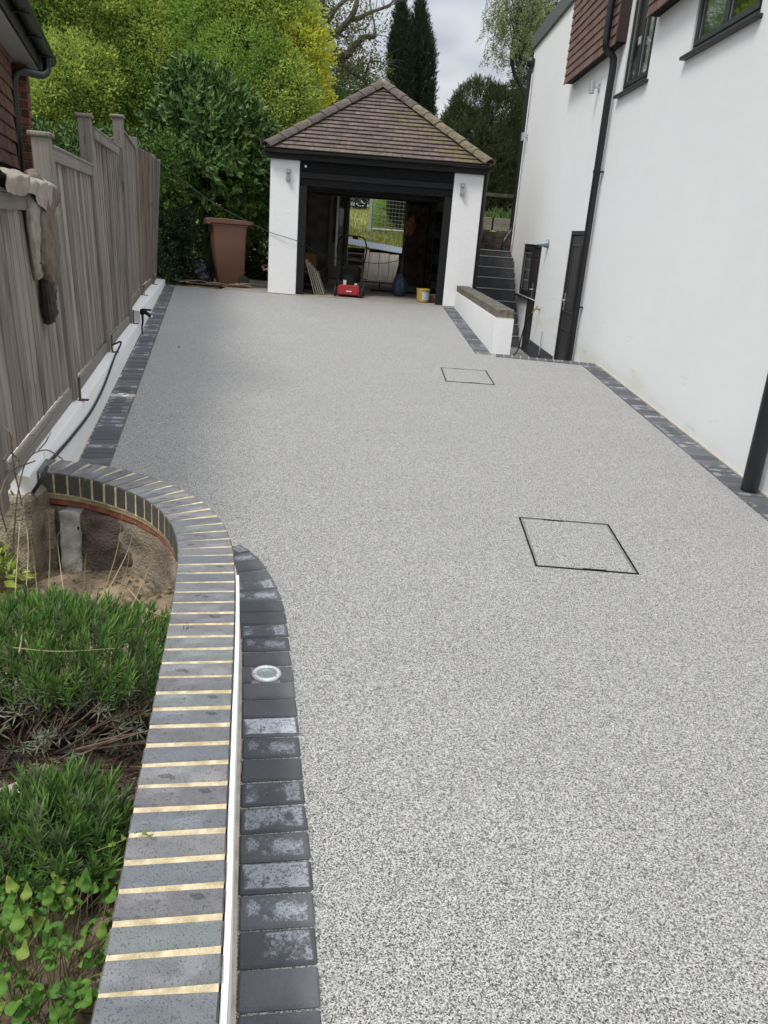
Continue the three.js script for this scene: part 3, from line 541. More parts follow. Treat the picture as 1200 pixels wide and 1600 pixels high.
// ================================================================ FENCE
{
  const posts = [ // base on the wall, top, lean (x at the top)
    { z: -3.16, x: -1.56, top: 1.98, tx: -1.64 }, { z: -5.12, x: -1.965, top: 2.03, tx: -2.045 }, { z: -7.08, x: -2.385, top: 2.345, tx: -2.47 }, { z: -9.12, x: -2.80, top: 2.57, tx: -2.83 },
    { z: -11.1, x: -3.24, top: 2.56, tx: -3.26 }, { z: -13.0, x: -3.62, top: 2.50, tx: -3.56 }, { z: -14.16, x: -3.865, top: 2.51, tx: -3.75 }];
  const t = thing('wooden_fence', 'tall weathered grey boarded fence stepping up along the white wall', 'fence');
  const footY = (z) => z > -9.2 ? 0.46 : 0.59;
  const leanMesh = (name, w, d, mat, x0, y0, z0, x1, y1, parent = t, yaw = 0.2) => {
    const h = y1 - y0, g = cbox(w, h, d, 0.004, [rnd() * 3, rnd() * 3]), p = g.attributes.position;
    const m = part(name, g, mat, parent, [(x0 + x1) / 2, (y0 + y1) / 2, z0]); m.rotation.order = 'ZYX'; m.rotation.z = Math.atan2(x0 - x1, h); m.rotation.y = yaw; return m; };
  posts.forEach((p, i) => {
    if (i === 6) { leanMesh('end_post', 0.06, 0.06, M.postGrey, p.x, footY(p.z), p.z, p.tx, p.top); return; }
    leanMesh('post', 0.10, 0.10, i === 1 || i === 2 ? M.post : M.postGrey, p.x, footY(p.z) - 0.05, p.z, p.tx, p.top);
    if (i < 4) { const c = part('post_cap', cbox(0.135, 0.028, 0.135, 0.008, [rnd(), rnd()]), M.post, t, [p.tx, p.top + 0.014, p.z]); c.rotation.y = 0.2; }
    if (i > 0) { const b = part('rusty_bracket', cbox(0.012, 0.16, 0.03, 0.002), M.rust, t, [p.x + 0.075, footY(p.z) + 0.085, p.z + 0.03]); b.rotation.y = 0.2; const f2 = part('bracket_foot', cbox(0.06, 0.008, 0.04, 0.002), M.rust, t, [p.x + 0.10, footY(p.z) + 0.020, p.z + 0.03]); f2.rotation.y = 0.2; }
  });
  { const q = leanMesh('short_post', 0.10, 0.10, M.post, -2.86, 0.46, -9.30, -2.90, 2.36); const c = part('post_cap', cbox(0.135, 0.028, 0.135, 0.008), M.post, t, [-2.90, 2.375, -9.30]); c.rotation.y = 0.2; }
  const panels = [[0, 1, 1.70, 1.70], [1, 2, 1.985, 1.985], [2, 3, 2.275, 2.275], [3, 4, 2.48, 2.43], [4, 5, 2.49, 2.50], [5, 6, 2.50, 2.50]];
  panels.forEach(([a, b, h0, h1], pi) => {
    const A = posts[a], B = posts[b], P = thing_panel(t, pi);
    const L = Math.hypot(B.x - A.x, B.z - A.z), yaw = Math.atan2(A.x - B.x, A.z - B.z), at = (s, y) => { const k = s / L, bx = lerp(A.x, B.x, k), tx = lerp(A.tx, B.tx, k), topY = lerp(A.top, B.top, k), fy = 0.46; return V(lerp(bx, tx, (y - fy) / (topY - fy)), y, lerp(A.z, B.z, k)); };
    const foot = pi < 3 ? 0.485 : 0.62, n = Math.round(L / (pi === 1 || pi === 2 ? 0.165 : 0.135));
    const mats = pi >= 4 ? M.fenceRed : M.fence;
    for (let i = 0; i < n; i++) {
      const s = (i + 0.5) * (L - 0.1) / n + 0.05, top = lerp(h0, h1, s / L) - 0.012, bot = foot + 0.095, p0 = at(s, bot), p1 = at(s, top), w = (L - 0.1) / n + 0.02;
      const g = cbox(0.012, top - bot, w, 0.003, [rnd() * 5, rnd() * 5]); // tapered feather edge: turned a little so that one edge laps the next
      const m = part('board', g, mats[Math.floor(rnd() * mats.length)], P, [(p0.x + p1.x) / 2 + 0.016 + rr(-0.002, 0.002), (p0.y + p1.y) / 2, (p0.z + p1.z) / 2]);
      m.rotation.order = 'ZYX'; m.rotation.z = Math.atan2(p0.x - p1.x, top - bot); m.rotation.y = yaw + 0.034 + rr(-0.012, 0.012);
    }
    const railMat = pi >= 3 ? M.fenceRed[2] : M.rail;
    const rail = (name, y0, y1, w, d, out, mat) => { const p0 = at(0.05, y0), p1 = at(L - 0.05, y1), g = cbox(w, d, p0.distanceTo(p1), 0.004, [rnd() * 3, rnd() * 3]); const m = part(name, g, mat, P, [(p0.x + p1.x) / 2 + out, (p0.y + p1.y) / 2, (p0.z + p1.z) / 2]); m.rotation.order = 'YXZ'; m.rotation.y = yaw; m.rotation.x = Math.atan2(y1 - y0, p0.distanceTo(p1)); return m; };
    if (pi < 3) { rail('top_rail', h0 - 0.04, h1 - 0.04, 0.05, 0.075, 0.022, railMat); rail('capping', h0 + 0.006, h1 + 0.006, 0.085, 0.018, 0.012, railMat); }
    else if (pi === 3) rail('capping', h0, h1, 0.06, 0.02, 0.012, railMat);
    rail('gravel_board', foot + 0.035, foot + 0.035, 0.03, 0.085, 0.018, pi >= 3 ? M.fenceRed[1] : M.rail);
    if (pi < 4) for (const [s, sg] of [[0.085, 1], [L - 0.085, -1]]) { const p0 = at(s, foot), p1 = at(s, lerp(h0, h1, s / L) - 0.01), m = leanMesh('edge_batten', 0.03, 0.035, M.post, p0.x + 0.035, p0.y, p0.z, p1.x + 0.035, p1.y, P, yaw); m.scale.x = 1; }
  });
  function thing_panel(t, i) { const g = new THREE.Group(); g.name = 'panel'; t.add(g); return g; }
}

// ================================================================ WHITE HOUSE
const HX = 2.68;                                                     // its wall face towards the drive
{
  const house = thing('white_house', 'tall white rendered house with dark windows and red-brown hung tiles', 'house', [0, 0, 0]);
  // openings in the side wall: z0 (far), z1 (near), y0, y1
  const doors = { d1: [-11.86, -11.03, -0.16, 1.865], d2: [-14.62, -13.86, -0.16, 1.645], w2: [-15.62, -14.62, 0.74, 1.645] };
  const wins = { a: [-8.14, -6.72, 3.37, 4.62], b: [-10.34, -9.36, 3.37, 4.75] };
  const H = [doors.d1, [-15.62, -13.86, 0.74, 1.645], wins.a, wins.b];
  const s = new THREE.Shape([[3, -0.6], [3, 5.22], [-17.2, 5.22], [-17.2, -0.6]].map(([z, y]) => new THREE.Vector2(z, y)));
  for (const [z0, z1, y0, y1] of H) s.holes.push(new THREE.Path([[z0, y0], [z1, y0], [z1, y1], [z0, y1]].map(([z, y]) => new THREE.Vector2(z, y))));
  s.holes.push(new THREE.Path([[-14.62, -0.16], [-13.86, -0.16], [-13.86, 0.738], [-14.62, 0.738]].map(([z, y]) => new THREE.Vector2(z, y))));
  const g = new THREE.ExtrudeGeometry(s, { depth: 0.28, bevelEnabled: false }), p = g.attributes.position, uv = g.attributes.uv;
  for (let i = 0; i < p.count; i++) { const z = p.getX(i), y = p.getY(i), d = p.getZ(i); p.setXYZ(i, HX + d, y, z); uv.setXY(i, (3 - z) / 20.2, (y + 0.6) / 5.9); }
  g.index ? 0 : 0; { // the map (z,y,d) -> (x,y,z) keeps handedness up to a swap: turn the faces round
    for (let i = 0; i < p.count; i += 3) { const a = [p.getX(i + 1), p.getY(i + 1), p.getZ(i + 1), uv.getX(i + 1), uv.getY(i + 1)]; p.setXYZ(i + 1, p.getX(i + 2), p.getY(i + 2), p.getZ(i + 2)); uv.setXY(i + 1, uv.getX(i + 2), uv.getY(i + 2)); p.setXYZ(i + 2, a[0], a[1], a[2]); uv.setXY(i + 2, a[3], a[4]); } }
  g.computeVertexNormals(); part('side_wall', g, M.house, house);
  part('end_wall', metreUV(boxAt(HX + 0.281, 9.5, -0.6, 5.22, -17.2, -16.92)), M.render, house);
  part('front_wall', metreUV(boxAt(HX + 0.281, 9.5, -0.6, 5.22, 2.72, 3)), M.render, house);
  part('far_wall', metreUV(boxAt(9.5, 9.78, -0.6, 5.22, -17.2, 3)), M.render, house);
  part('ground_floor', boxAt(HX + 0.281, 9.5, -0.6, -0.17, -16.9, 2.7), M.concrete, house);
  part('upper_floor', boxAt(HX + 0.281, 9.5, 2.3, 2.55, -16.9, 2.7), std({ color: grey(0.3) }), house);
  part('flat_roof', boxAt(HX + 0.0, 9.78, 5.221, 5.40, -17.2, 3), M.steelDull, house);
  part('roof_edge', boxAt(HX - 0.045, HX - 0.001, 5.16, 5.42, -17.26, 3), std({ color: grey(0.085), roughness: 0.6 }), house);
  part('roof_edge', boxAt(HX - 0.001, 9.8, 5.16, 5.42, -17.26, -17.202), std({ color: grey(0.085), roughness: 0.6 }), house);
  // windows
  const win = (name, [z0, z1, y0, y1], split, label) => {
    const w = new THREE.Group(); w.name = name; house.add(w); const x0 = HX + 0.016, x1 = HX + 0.08, f = 0.055;
    part('outer_frame', merge([boxAt(x0, x1, y0, y0 + f, z0, z1), boxAt(x0, x1, y1 - f, y1, z0, z1), boxAt(x0, x1, y0 + f, y1 - f, z0, z0 + f), boxAt(x0, x1, y0 + f, y1 - f, z1 - f, z1)]), M.anthracite, w);
    const zs = split ? [z0 + f, (z0 + z1) / 2, z1 - f] : [z0 + f, z1 - f];
    for (let i = 0; i + 1 < zs.length; i++) { const a = zs[i] + 0.002, b = zs[i + 1] - 0.002, e = 0.05;
      part('casement', merge([boxAt(x0 - 0.012, x1 - 0.01, y0 + f, y0 + f + e, a, b), boxAt(x0 - 0.012, x1 - 0.01, y1 - f - e, y1 - f, a, b), boxAt(x0 - 0.012, x1 - 0.01, y0 + f + e, y1 - f - e, a, a + e), boxAt(x0 - 0.012, x1 - 0.01, y0 + f + e, y1 - f - e, b - e, b)]), M.anthracite, w);
      part('pane', boxAt(x0 + 0.012, x0 + 0.016, y0 + f + e, y1 - f - e, a + e, b - e, 0.0005), M.glass, w);
      part('spacer', merge([boxAt(x0 + 0.004, x0 + 0.011, y0 + f + e, y1 - f - e, a + e, a + e + 0.012, 0.0005), boxAt(x0 + 0.004, x0 + 0.011, y0 + f + e, y1 - f - e, b - e - 0.012, b - e, 0.0005)]), M.steelDull, w);
      if (split) part('handle', boxAt(x0 - 0.03, x0 - 0.013, y0 + 0.42, y0 + 0.50, (i ? a : b - e) + 0.018, (i ? a : b - e) + 0.032, 0.003), M.castSteel, w);
    }
    part('sill', metreUV(boxAt(HX - 0.06, HX + 0.03, y0 - 0.032, y0 - 0.001, z0 - 0.09, z1 + 0.06, 0.006)), M.anthracite, w);
    return w;
  };
  win('window', wins.a, true); win('window', wins.b, true);
  win('narrow_window', [-15.62, -14.625, 0.74, 1.645], false);
  // curtains and back walls of the rooms, so that the panes look into rooms
  part('curtain', (() => { const pts = []; for (let i = 0; i <= 40; i++) pts.push([HX + 0.34 + 0.02 * Math.sin(i * 1.3), -15.5 + i * 0.009]); return ribbon(pts, 0, 0.004, () => 1.7, () => 0.5); })(), std({ color: grey(0.5) }), house);
  // doors
  const door = (z0, z1, y0, y1, kind) => {
    const d = new THREE.Group(); d.name = kind === 'glazed' ? 'back_door' : 'panelled_door'; house.add(d); const x0 = HX + 0.026, x1 = HX + 0.09, f = 0.055, m = M.doorDark;
    part('frame', merge([boxAt(x0 - 0.02, x1, y1 - f, y1 - 0.001, z0, z1), boxAt(x0 - 0.02, x1, y0, y1 - f, z0 + 0.001, z0 + f), boxAt(x0 - 0.02, x1, y0, y1 - f, z1 - f, z1 - 0.001)]), M.anthracite, d);
    const a = z0 + f + 0.003, b = z1 - f - 0.003, T = y1 - f - 0.003;
    part('leaf', boxAt(x0, x0 + 0.045, y0 + 0.02, T, a, b), m, d);
    const panel = (y0, y1, za, zb) => { part('panel_moulding', merge([boxAt(x0 - 0.012, x0 - 0.0005, y0, y0 + 0.025, za, zb), boxAt(x0 - 0.012, x0 - 0.0005, y1 - 0.025, y1, za, zb), boxAt(x0 - 0.012, x0 - 0.0005, y0 + 0.025, y1 - 0.025, za, za + 0.025), boxAt(x0 - 0.012, x0 - 0.0005, y0 + 0.025, y1 - 0.025, zb - 0.025, zb)]), m, d); part('panel_field', boxAt(x0 - 0.009, x0 - 0.0006, y0 + 0.06, y1 - 0.06, za + 0.06, zb - 0.06, 0.006), m, d); };
    panel(y0 + 0.16, y0 + 0.70, a + 0.10, b - 0.10); panel(y0 + 0.92, T - 0.12, a + 0.10, b - 0.10);
    const hz = kind === 'glazed' ? z0 + 0.30 : a + 0.055, hy = y0 + (kind === 'glazed' ? 1.04 : 1.06);
    const h = part('handle_plate', boxAt(x0 - 0.012, x0 - 0.0006, hy - 0.12, hy + 0.12, hz - 0.018, hz + 0.018, 0.004), M.castSteel, d);
    part('lever', merge([bar([x0 - 0.012, hy + 0.02, hz], [x0 - 0.06, hy + 0.02, hz], 0.010), bar([x0 - 0.055, hy + 0.02, hz - 0.008], [x0 - 0.055, hy + 0.02, hz + 0.12], 0.010)]), M.castSteel, h);
    part('threshold', boxAt(HX - 0.03, x1, y0 - 0.03, y0 + 0.018, z0, z1), M.anthracite, d);
    return d;
  };
  door(...doors.d1, 'panelled'); door(...doors.d2, 'glazed');
  part('plinth_board', metreUV(boxAt(HX - 0.022, HX - 0.001, -0.155, 0.095, -13.84, -11.88)), std({ color: lin(0.05, 0.052, 0.062), roughness: 0.7 }), house);

  // hung tiles on the jettied upper storey
  const TX = 2.545;
  const bay = (z0, z1, y0, y1) => {
    const b = new THREE.Group(); b.name = 'tile_hung_bay'; house.add(b);
    part('backing', boxAt(TX + 0.03, HX - 0.001, y0 + 0.02, y1, z0 + 0.01, z1 - 0.01), M.felt, b);
    part('soffit', boxAt(TX + 0.02, HX - 0.002, y0 - 0.005, y0 + 0.019, z0 + 0.005, z1 - 0.005), M.blackMatt, b);
    const gauge = 0.108, wT = 0.165, rows = Math.ceil((y1 - y0) / gauge), geo = [0, 1, 2].map((k) => cbox(0.013, gauge + 0.03, wT - 0.002, 0.002, [k * 0.37, k * 0.21]));
    for (let r = 0; r < rows; r++) { const off = r % 2 ? wT / 2 : 0, n = Math.ceil((z1 - z0) / wT) + 1;
      for (let i = 0; i < n; i++) { const a = Math.max(z0, z0 + i * wT - off), e = Math.min(z1, z0 + (i + 1) * wT - off); if (e - a < 0.03) continue;
        const m = part('tile', geo[(i * 7 + r * 3) % 3], M.hungTile[Math.floor(rnd() * 3)], b, [TX + 0.012 + rr(-0.0015, 0.0015), y0 + r * gauge + gauge / 2 - 0.01, (a + e) / 2]); m.scale.z = (e - a) / wT; m.rotation.z = -0.13; } }
    return b;
  };
  bay(-13.17, -10.45, 3.93, 5.62); bay(-9.28, -5.6, 3.93, 5.62);
  part('bay_cheek', boxAt(TX + 0.01, HX - 0.003, 3.93, 5.5, -10.445, -10.43), std({ color: lin(0.035, 0.022, 0.018), roughness: 0.8 }), house);
  part('bay_cheek', boxAt(TX + 0.01, HX - 0.003, 3.93, 5.5, -9.30, -9.285), std({ color: lin(0.035, 0.022, 0.018), roughness: 0.8 }), house);
  part('bay_roof', boxAt(TX - 0.05, HX + 0.5, 5.621, 5.70, -13.25, -5.5), M.blackMatt, house);

  // rain pipes
  const pipe = (name, pts, clips, rad = 0.043) => { const P = new THREE.Group(); P.name = name; house.add(P); part('pipe', tube(pts, rad, 16, 80), M.pipe, P);
    for (const [y, z, x] of clips) { part('clip', merge([new THREE.CylinderGeometry(rad + 0.007, rad + 0.007, 0.03, 18).translate(x, y, z), boxAt(x, HX - 0.001, y - 0.010, y + 0.010, z + 0.03, z + 0.075)]), M.pipe, P); } return P; };
  const PX = HX - 0.07;
  const kink = (z, a, b) => [[TX - 0.06, 6.2, z], [TX - 0.06, 4.6, z], [TX - 0.06, 3.98, z], [TX - 0.055, 3.90, z], [PX - 0.02, 3.83, z], [PX, 3.74, z], [PX, 3.4, z], [PX, 2, z], [PX, a, z]];
  pipe('rain_pipe', kink(-10.62, 0.10), [[4.45, -10.62, TX - 0.06], [2.55, -10.62, PX], [0.92, -10.62, PX]]);
  pipe('rain_pipe', [[PX - 0.02, 5.2, -5.05], [PX - 0.02, 3, -5.05], [PX - 0.02, 1.5, -5.05], [PX - 0.02, gy(-5.05) + 0.012, -5.05]], [[2.6, -5.05, PX - 0.02]], 0.056);
  { const P = pipe('rain_pipe', [[HX - 0.06, 4.86, -17.02], [HX - 0.06, 3.4, -17.02], [HX - 0.06, 2.02, -17.02], [HX - 0.07, 1.86, -16.99], [HX - 0.19, 1.66, -16.9], [HX - 0.22, 1.50, -16.88]], [[4.0, -17.02, HX - 0.06], [1.98, -17.02, HX - 0.06]]);
    part('outlet_cap', new THREE.SphereGeometry(0.085, 20, 14).scale(1, 1.15, 1).translate(HX - 0.06, 4.90, -17.02), M.pipe, P); part('white_pipe', tube([[HX - 0.03, 4.7, -16.93], [HX - 0.03, 3, -16.93], [HX - 0.03, 1.6, -16.93]], 0.011, 8), M.render, P); }
  part('waste_pipe', bar([HX - 0.03, 0.05, -12.75], [HX - 0.03, 0.36, -12.75], 0.012), M.castSteel, house);
  part('pipe_end', bar([HX - 0.03, -0.02, -12.75], [HX - 0.03, 0.06, -12.75], 0.017), M.steelDull, house);
}
// wall lamps on the house
function tubeLamp(label, y, z) { const t = thing('wall_lamp', label, 'lamp', [HX, y, z]);
  part('body', new THREE.CylinderGeometry(0.034, 0.034, 0.14, 28, 1, true).translate(-0.10, 0, 0), M.steel, t);
  part('inner', new THREE.CylinderGeometry(0.031, 0.031, 0.11, 20).translate(-0.10, 0, 0), M.castSteel, t);
  part('back_plate', boxAt(-0.016, -0.001, -0.05, 0.05, -0.032, 0.032), M.steel, t);
  part('arm', bar([-0.016, 0, 0], [-0.07, 0, 0], 0.011), M.steel, t); return t; }
tubeLamp('steel up-and-down tube lamp beside the house pipe under the hung tiles', 3.61, -11.42);
tubeLamp('steel tube lamp on the house wall by the corner with the round-topped pipe', 3.585, -16.74);
{ const t = thing('bulkhead_lamp', 'grey cone-shaped lamp on the house wall between the two doors', 'lamp', [HX, 1.67, -13.36]); t.scale.setScalar(0.82);
  part('flange', new THREE.CylinderGeometry(0.085, 0.085, 0.02, 28).rotateZ(Math.PI / 2).translate(-0.011, 0, 0), M.zinc, t);
  part('cone', new THREE.LatheGeometry([[0.075, 0.02], [0.07, 0.07], [0.05, 0.10], [0.047, 0.15], [0.036, 0.155], [0.030, 0.20], [0.012, 0.215], [0, 0.215]].map((q) => new THREE.Vector2(...q)), 28).rotateZ(Math.PI / 2).rotateZ(0.12), M.zinc, t); }
{ const t = thing('garden_tap', 'brass garden tap on the house wall with a dark hose', 'tap', [HX, 0.63, -13.30]);
  part('wall_plate', new THREE.CylinderGeometry(0.028, 0.028, 0.01, 16).rotateZ(Math.PI / 2).translate(-0.006, 0.02, 0), M.brass, t);
  part('body', merge([bar([0, 0.02, 0], [-0.09, 0.02, 0], 0.013), bar([-0.085, 0.025, 0], [-0.12, -0.05, -0.015], 0.013), bar([-0.06, 0.02, 0], [-0.06, 0.07, 0], 0.010)]), M.brass, t);
  part('handle', merge([bar([-0.06, 0.07, -0.035], [-0.06, 0.07, 0.035], 0.006)]), M.rust, t);
  part('hose', tube([[-0.12, -0.05, -0.015], [-0.155, -0.12, -0.06], [-0.18, -0.25, -0.18], [-0.20, -0.45, -0.26], [-0.22, -0.66, -0.3], [-0.27, -0.76, -0.25], [-0.42, -0.775, 0.0], [-0.60, -0.775, 0.25], [-0.78, -0.775, 0.1], [-0.82, -0.775, -0.25], [-0.66, -0.77, -0.4], [-0.5, -0.765, -0.2], [-0.35, -0.76, 0.35], [-0.2, -0.77, 1.0], [-0.35, -0.77, 1.6]], 0.011, 8, 120), M.rubber, t); }

// ================================================================ SMALL WHITE WALL AND STEPS
{
  const t = thing('small_wall', 'small white rendered wall with a brown brick coping beside the garage', 'wall');
  const A = [1.545, -9.72], B = [1.455, -14.10], path = []; for (let i = 0; i <= 12; i++) path.push([lerp(A[0], B[0], i / 12), lerp(A[1], B[1], i / 12)]);
  part('rendered_wall', ribbon(path, -0.115, 0.115, () => 0.778, () => -0.34), M.render, t);
  part('mortar_bed', ribbon(path, -0.105, 0.105, () => 0.79, () => 0.7785), M.sand, t);
  part('joint_mortar', ribbon(path.map(([x, z]) => [x, z - 0.006]), -0.098, 0.098, () => 0.880, () => 0.7901), M.mortarDull, t);
  const w = polyAt(path), n = Math.floor(w.length / 0.075), g = [0, 1, 2].map((k) => cbox(0.215, 0.095, 0.067, 0.005, [k * 0.4, k * 0.7]));
  for (let i = 0; i < n; i++) { const q = w.at((i + 0.5) * 0.075), m = part('coping_brick', g[i % 3], M.smallCoping[Math.floor(rnd() * 3)], t, [q.x, 0.8375 + rr(-0.001, 0.001), q.z - 0.0], Math.atan2(q.tx, q.tz) + rr(-0.01, 0.01)); }
}
{
  const t = thing('garden_steps', 'steep dark tiled steps rising between the garage and the house', 'steps');
  const ys = [0.035, 0.225, 0.405, 0.592, 0.79, 0.985, 1.17, 1.365, 1.475], zs = [-14.66, -14.95, -15.20, -15.47, -15.75, -15.97, -16.20, -16.43, -16.86];
  const x0 = 1.66, x1 = 2.645;
  ys.forEach((y, i) => {
    const y0 = i ? ys[i - 1] : -0.16, z = zs[i], zb = zs[i + 1] ?? -17.3, h = y - y0;
    part('core', boxAt(x0, x1, -0.33, y - 0.016, z - 0.012, zb + 0.02, 0.002), M.grout, t);
    const cut = [2.02, 2.2, 2.02, 9, 2.02, 2.35, 2.02, 9, 2.3][i];
    const xs = cut < 9 ? [x0, cut, x1] : [x0, x1];
    for (let k = 0; k + 1 < xs.length; k++) { const a = xs[k] + (k ? 0.0025 : 0), b = xs[k + 1] - (k + 2 < xs.length ? 0.0025 : 0);
      part('riser_tile', metreUV(boxAt(a, b, y0 + 0.004, y - 0.018, z - 0.011, z + 0.000, 0.0015)), M.stepTile[(i + k) % 3], t);
      part('tread_tile', metreUV(boxAt(a, b, y - 0.0145, y - 0.002, zb + 0.03, z + 0.004, 0.0015)), M.stepTile[(i + k + 1) % 3], t);
      part('nosing', boxAt(a, b, y - 0.0145, y + 0.0, z + 0.0045, z + 0.012, 0.002), M.steelDull, t); }
  });
}
{ // dark sleepers above the steps and the planed planter behind
  const t = thing('sleeper_wall', 'dark timber retaining wall at the head of the tiled steps', 'retaining wall');
  for (let k = 0; k < 3; k++) part('sleeper', metreUV(cbox(1.5, 0.118, 0.12, 0.008).translate(2.4 + rr(-0.02, 0.02), 1.535 + k * 0.12, -17.36 + rr(-0.006, 0.006))), M.sleeper[k % 2], t);
  const q = thing('timber_planter', 'pale plank box on the grass behind the dark sleepers', 'planter', [2.85, 1.86, -18.6]);
  for (let k = 0; k < 2; k++) part('plank', cbox(1.25, 0.13, 0.03, 0.004, [k, k * 2]).rotateZ(0).translate(0, 0.075 + k * 0.135, 0), M.rail, q);
  for (const x of [-0.64, 0.64]) part('end_plank', cbox(0.03, 0.26, 0.8, 0.004).translate(x, 0.14, -0.4), M.rail, q);
  part('strap', cbox(0.035, 0.27, 0.006, 0.001).translate(-0.42, 0.143, 0.019), M.blackMatt, q);
  part('soil', cbox(1.2, 0.05, 0.74, 0.01).translate(0, 0.22, -0.4), M.soil, q);
  const b = thing('black_pot', 'black post stub standing beside the pale plank box', 'post', [2.09, 1.84, -18.55]);
  part('stub', cbox(0.13, 0.30, 0.13, 0.01).translate(0, 0.15, 0), M.blackMatt, b); part('white_disc', new THREE.CylinderGeometry(0.025, 0.025, 0.01, 16).rotateX(Math.PI / 2).translate(0.0, 0.14, 0.07), M.render, b);
  structure('upper_garden', sheet(1.62, 12, -17.42, -21.7, 40, 20, (x, z) => 1.80 + 0.04 * fbm(x, z, 3)), lawnMat);
  structure('steps_landing', metreUV(boxAt(1.62, 2.66, 1.2, 1.462, -17.30, -17.0)), M.slab);
}

// ================================================================ GARAGE
const GZ = -14.12, GF = 0.53;
{
  const t = thing('garage', 'white pillared garage with a hipped brown tiled roof and open front', 'garage');
  part('pillar', metreUV(boxAt(-1.905, -1.425, 0.40, 2.66, GZ - 0.30, GZ, 0.006)), M.render, t);
  part('pillar', metreUV(boxAt(1.135, 1.62, 0.40, 2.66, GZ - 0.30, GZ, 0.006)), M.render, t);
  const innerMat = M.block2;
  part('side_wall', metreUV(boxAt(-1.90, -1.76, 0.40, 2.66, -19.7, GZ - 0.301)), M.footing, t);
  part('side_wall', metreUV(boxAt(1.48, 1.618, 0.40, 2.66, -19.7, GZ - 0.301)), M.footing, t);
  part('wall_lining', boxAt(-1.759, -1.735, 0.53, 2.6, -19.4, GZ - 0.31), innerMat, t);
  part('wall_lining', boxAt(1.455, 1.479, 0.53, 2.6, -19.4, GZ - 0.31), innerMat, t);
  part('rear_wall', boxAt(-1.759, -0.78, 0.40, 2.66, -19.7, -19.5), innerMat, t);
  part('rear_wall', boxAt(0.50, 1.479, 0.40, 2.66, -19.7, -19.5), innerMat, t);
  part('rear_lintel', boxAt(-0.779, 0.499, 2.42, 2.66, -19.7, -19.5), innerMat, t);
  part('floor_slab', metreUV(boxAt(-2.7, 1.62, 0.35, GF, -19.72, GZ + 0.0)), M.concrete, t);
  part('ceiling', boxAt(-1.9, 1.61, 2.665, 2.70, -19.7, GZ - 0.04), M.palletDark, t);
  // black surround: lintel boards, jambs, the folded-up door behind
  const fr = new THREE.Group(); fr.name = 'door_surround'; t.add(fr);
  part('lintel_board', boxAt(-1.424, 1.134, 2.50, 2.66, GZ - 0.12, GZ - 0.02), M.blackMatt, fr);
  part('lintel_board', boxAt(-1.424, 1.134, 2.40, 2.497, GZ - 0.13, GZ - 0.035), M.black, fr);
  part('lintel_board', boxAt(-1.424, 1.134, 2.28, 2.397, GZ - 0.13, GZ - 0.05), M.blackMatt, fr);
  part('jamb', boxAt(-1.424, -1.295, 0.53, 2.28, GZ - 0.14, GZ - 0.015), M.black, fr);
  part('jamb', boxAt(1.005, 1.134, 0.53, 2.28, GZ - 0.14, GZ - 0.015), M.black, fr);
  const dr = new THREE.Group(); dr.name = 'lifted_door'; t.add(dr);
  for (let k = 0; k < 6; k++) part('door_panel', cbox(2.26, 0.03, 0.32, 0.004).rotateX(0.02).translate(-0.145, 2.235 + 0.003 * k, GZ - 0.33 - k * 0.325), M.blackMatt, dr);
  // fascia, gutter
  part('fascia', boxAt(-1.955, 1.665, 2.662, 2.79, GZ + 0.05, GZ + 0.075), M.black, t);
  part('soffit', boxAt(-1.95, 1.66, 2.661, 2.672, GZ - 0.02, GZ + 0.0495), M.black, t);
  const gut = (() => { const s = []; for (let i = 0; i <= 10; i++) { const a = Math.PI + Math.PI * i / 10; s.push(new THREE.Vector2(0.055 * Math.cos(a), 0.05 * Math.sin(a))); } for (let i = 10; i >= 0; i--) { const a = Math.PI + Math.PI * i / 10; s.push(new THREE.Vector2(0.051 * Math.cos(a), 0.046 * Math.sin(a))); } return new THREE.ExtrudeGeometry(new THREE.Shape(s), { depth: 3.66, bevelEnabled: false }).rotateY(Math.PI / 2).translate(-1.98, 2.795, GZ + 0.135); })();
  part('gutter', gut, M.pipe, t);
  part('gutter_end', new THREE.CylinderGeometry(0.054, 0.054, 0.02, 18).rotateZ(Math.PI / 2).translate(-1.985, 2.785, GZ + 0.135), M.pipe, t);
  part('gutter_end', new THREE.CylinderGeometry(0.054, 0.054, 0.02, 18).rotateZ(Math.PI / 2).translate(1.685, 2.785, GZ + 0.135), M.pipe, t);
  part('side_gutter', boxAt(1.62, 1.71, 2.70, 2.79, -19.9, GZ + 0.08, 0.02), M.pipe, t);
  part('side_gutter', boxAt(-2.0, -1.91, 2.70, 2.79, -19.9, GZ + 0.08, 0.02), M.pipe, t);
  part('rain_pipe', tube([[1.67, 2.72, GZ - 0.02], [1.67, 2.60, GZ - 0.05], [1.665, 2.48, GZ - 0.10], [1.665, 2.2, GZ - 0.10], [1.665, 1.2, GZ - 0.10], [1.665, 0.1, GZ - 0.10]], 0.034, 12, 60), M.pipe, t);
  // hipped roof
  const ex0 = -1.965, ex1 = 1.67, ez = GZ + 0.13, ey = 2.80, ax = -0.16, az = -15.98, ay = 4.14, bz = -17.9, ezb = -19.8;
  const roof = new THREE.Group(); roof.name = 'roof'; t.add(roof);
  part('roof_deck', flat(fromArrays([ex0, ey, ez, ex1, ey, ez, ax, ay, az, ax, ay, bz, ex0, ey, ezb, ex1, ey, ezb].map((v, i) => i % 3 === 1 ? v - 0.03 : v), null, [0, 1, 2, 1, 5, 3, 1, 3, 2, 4, 0, 2, 4, 2, 3, 5, 4, 3])), M.darkWood, roof);
  const hip0 = V(ex0, ey, ez), hip1 = V(ex1, ey, ez), apex = V(ax, ay, az);
  const rise = ay - ey, run = ez - az, slopeL = Math.hypot(rise, run), rows = 19, pitch = Math.atan2(rise, run);
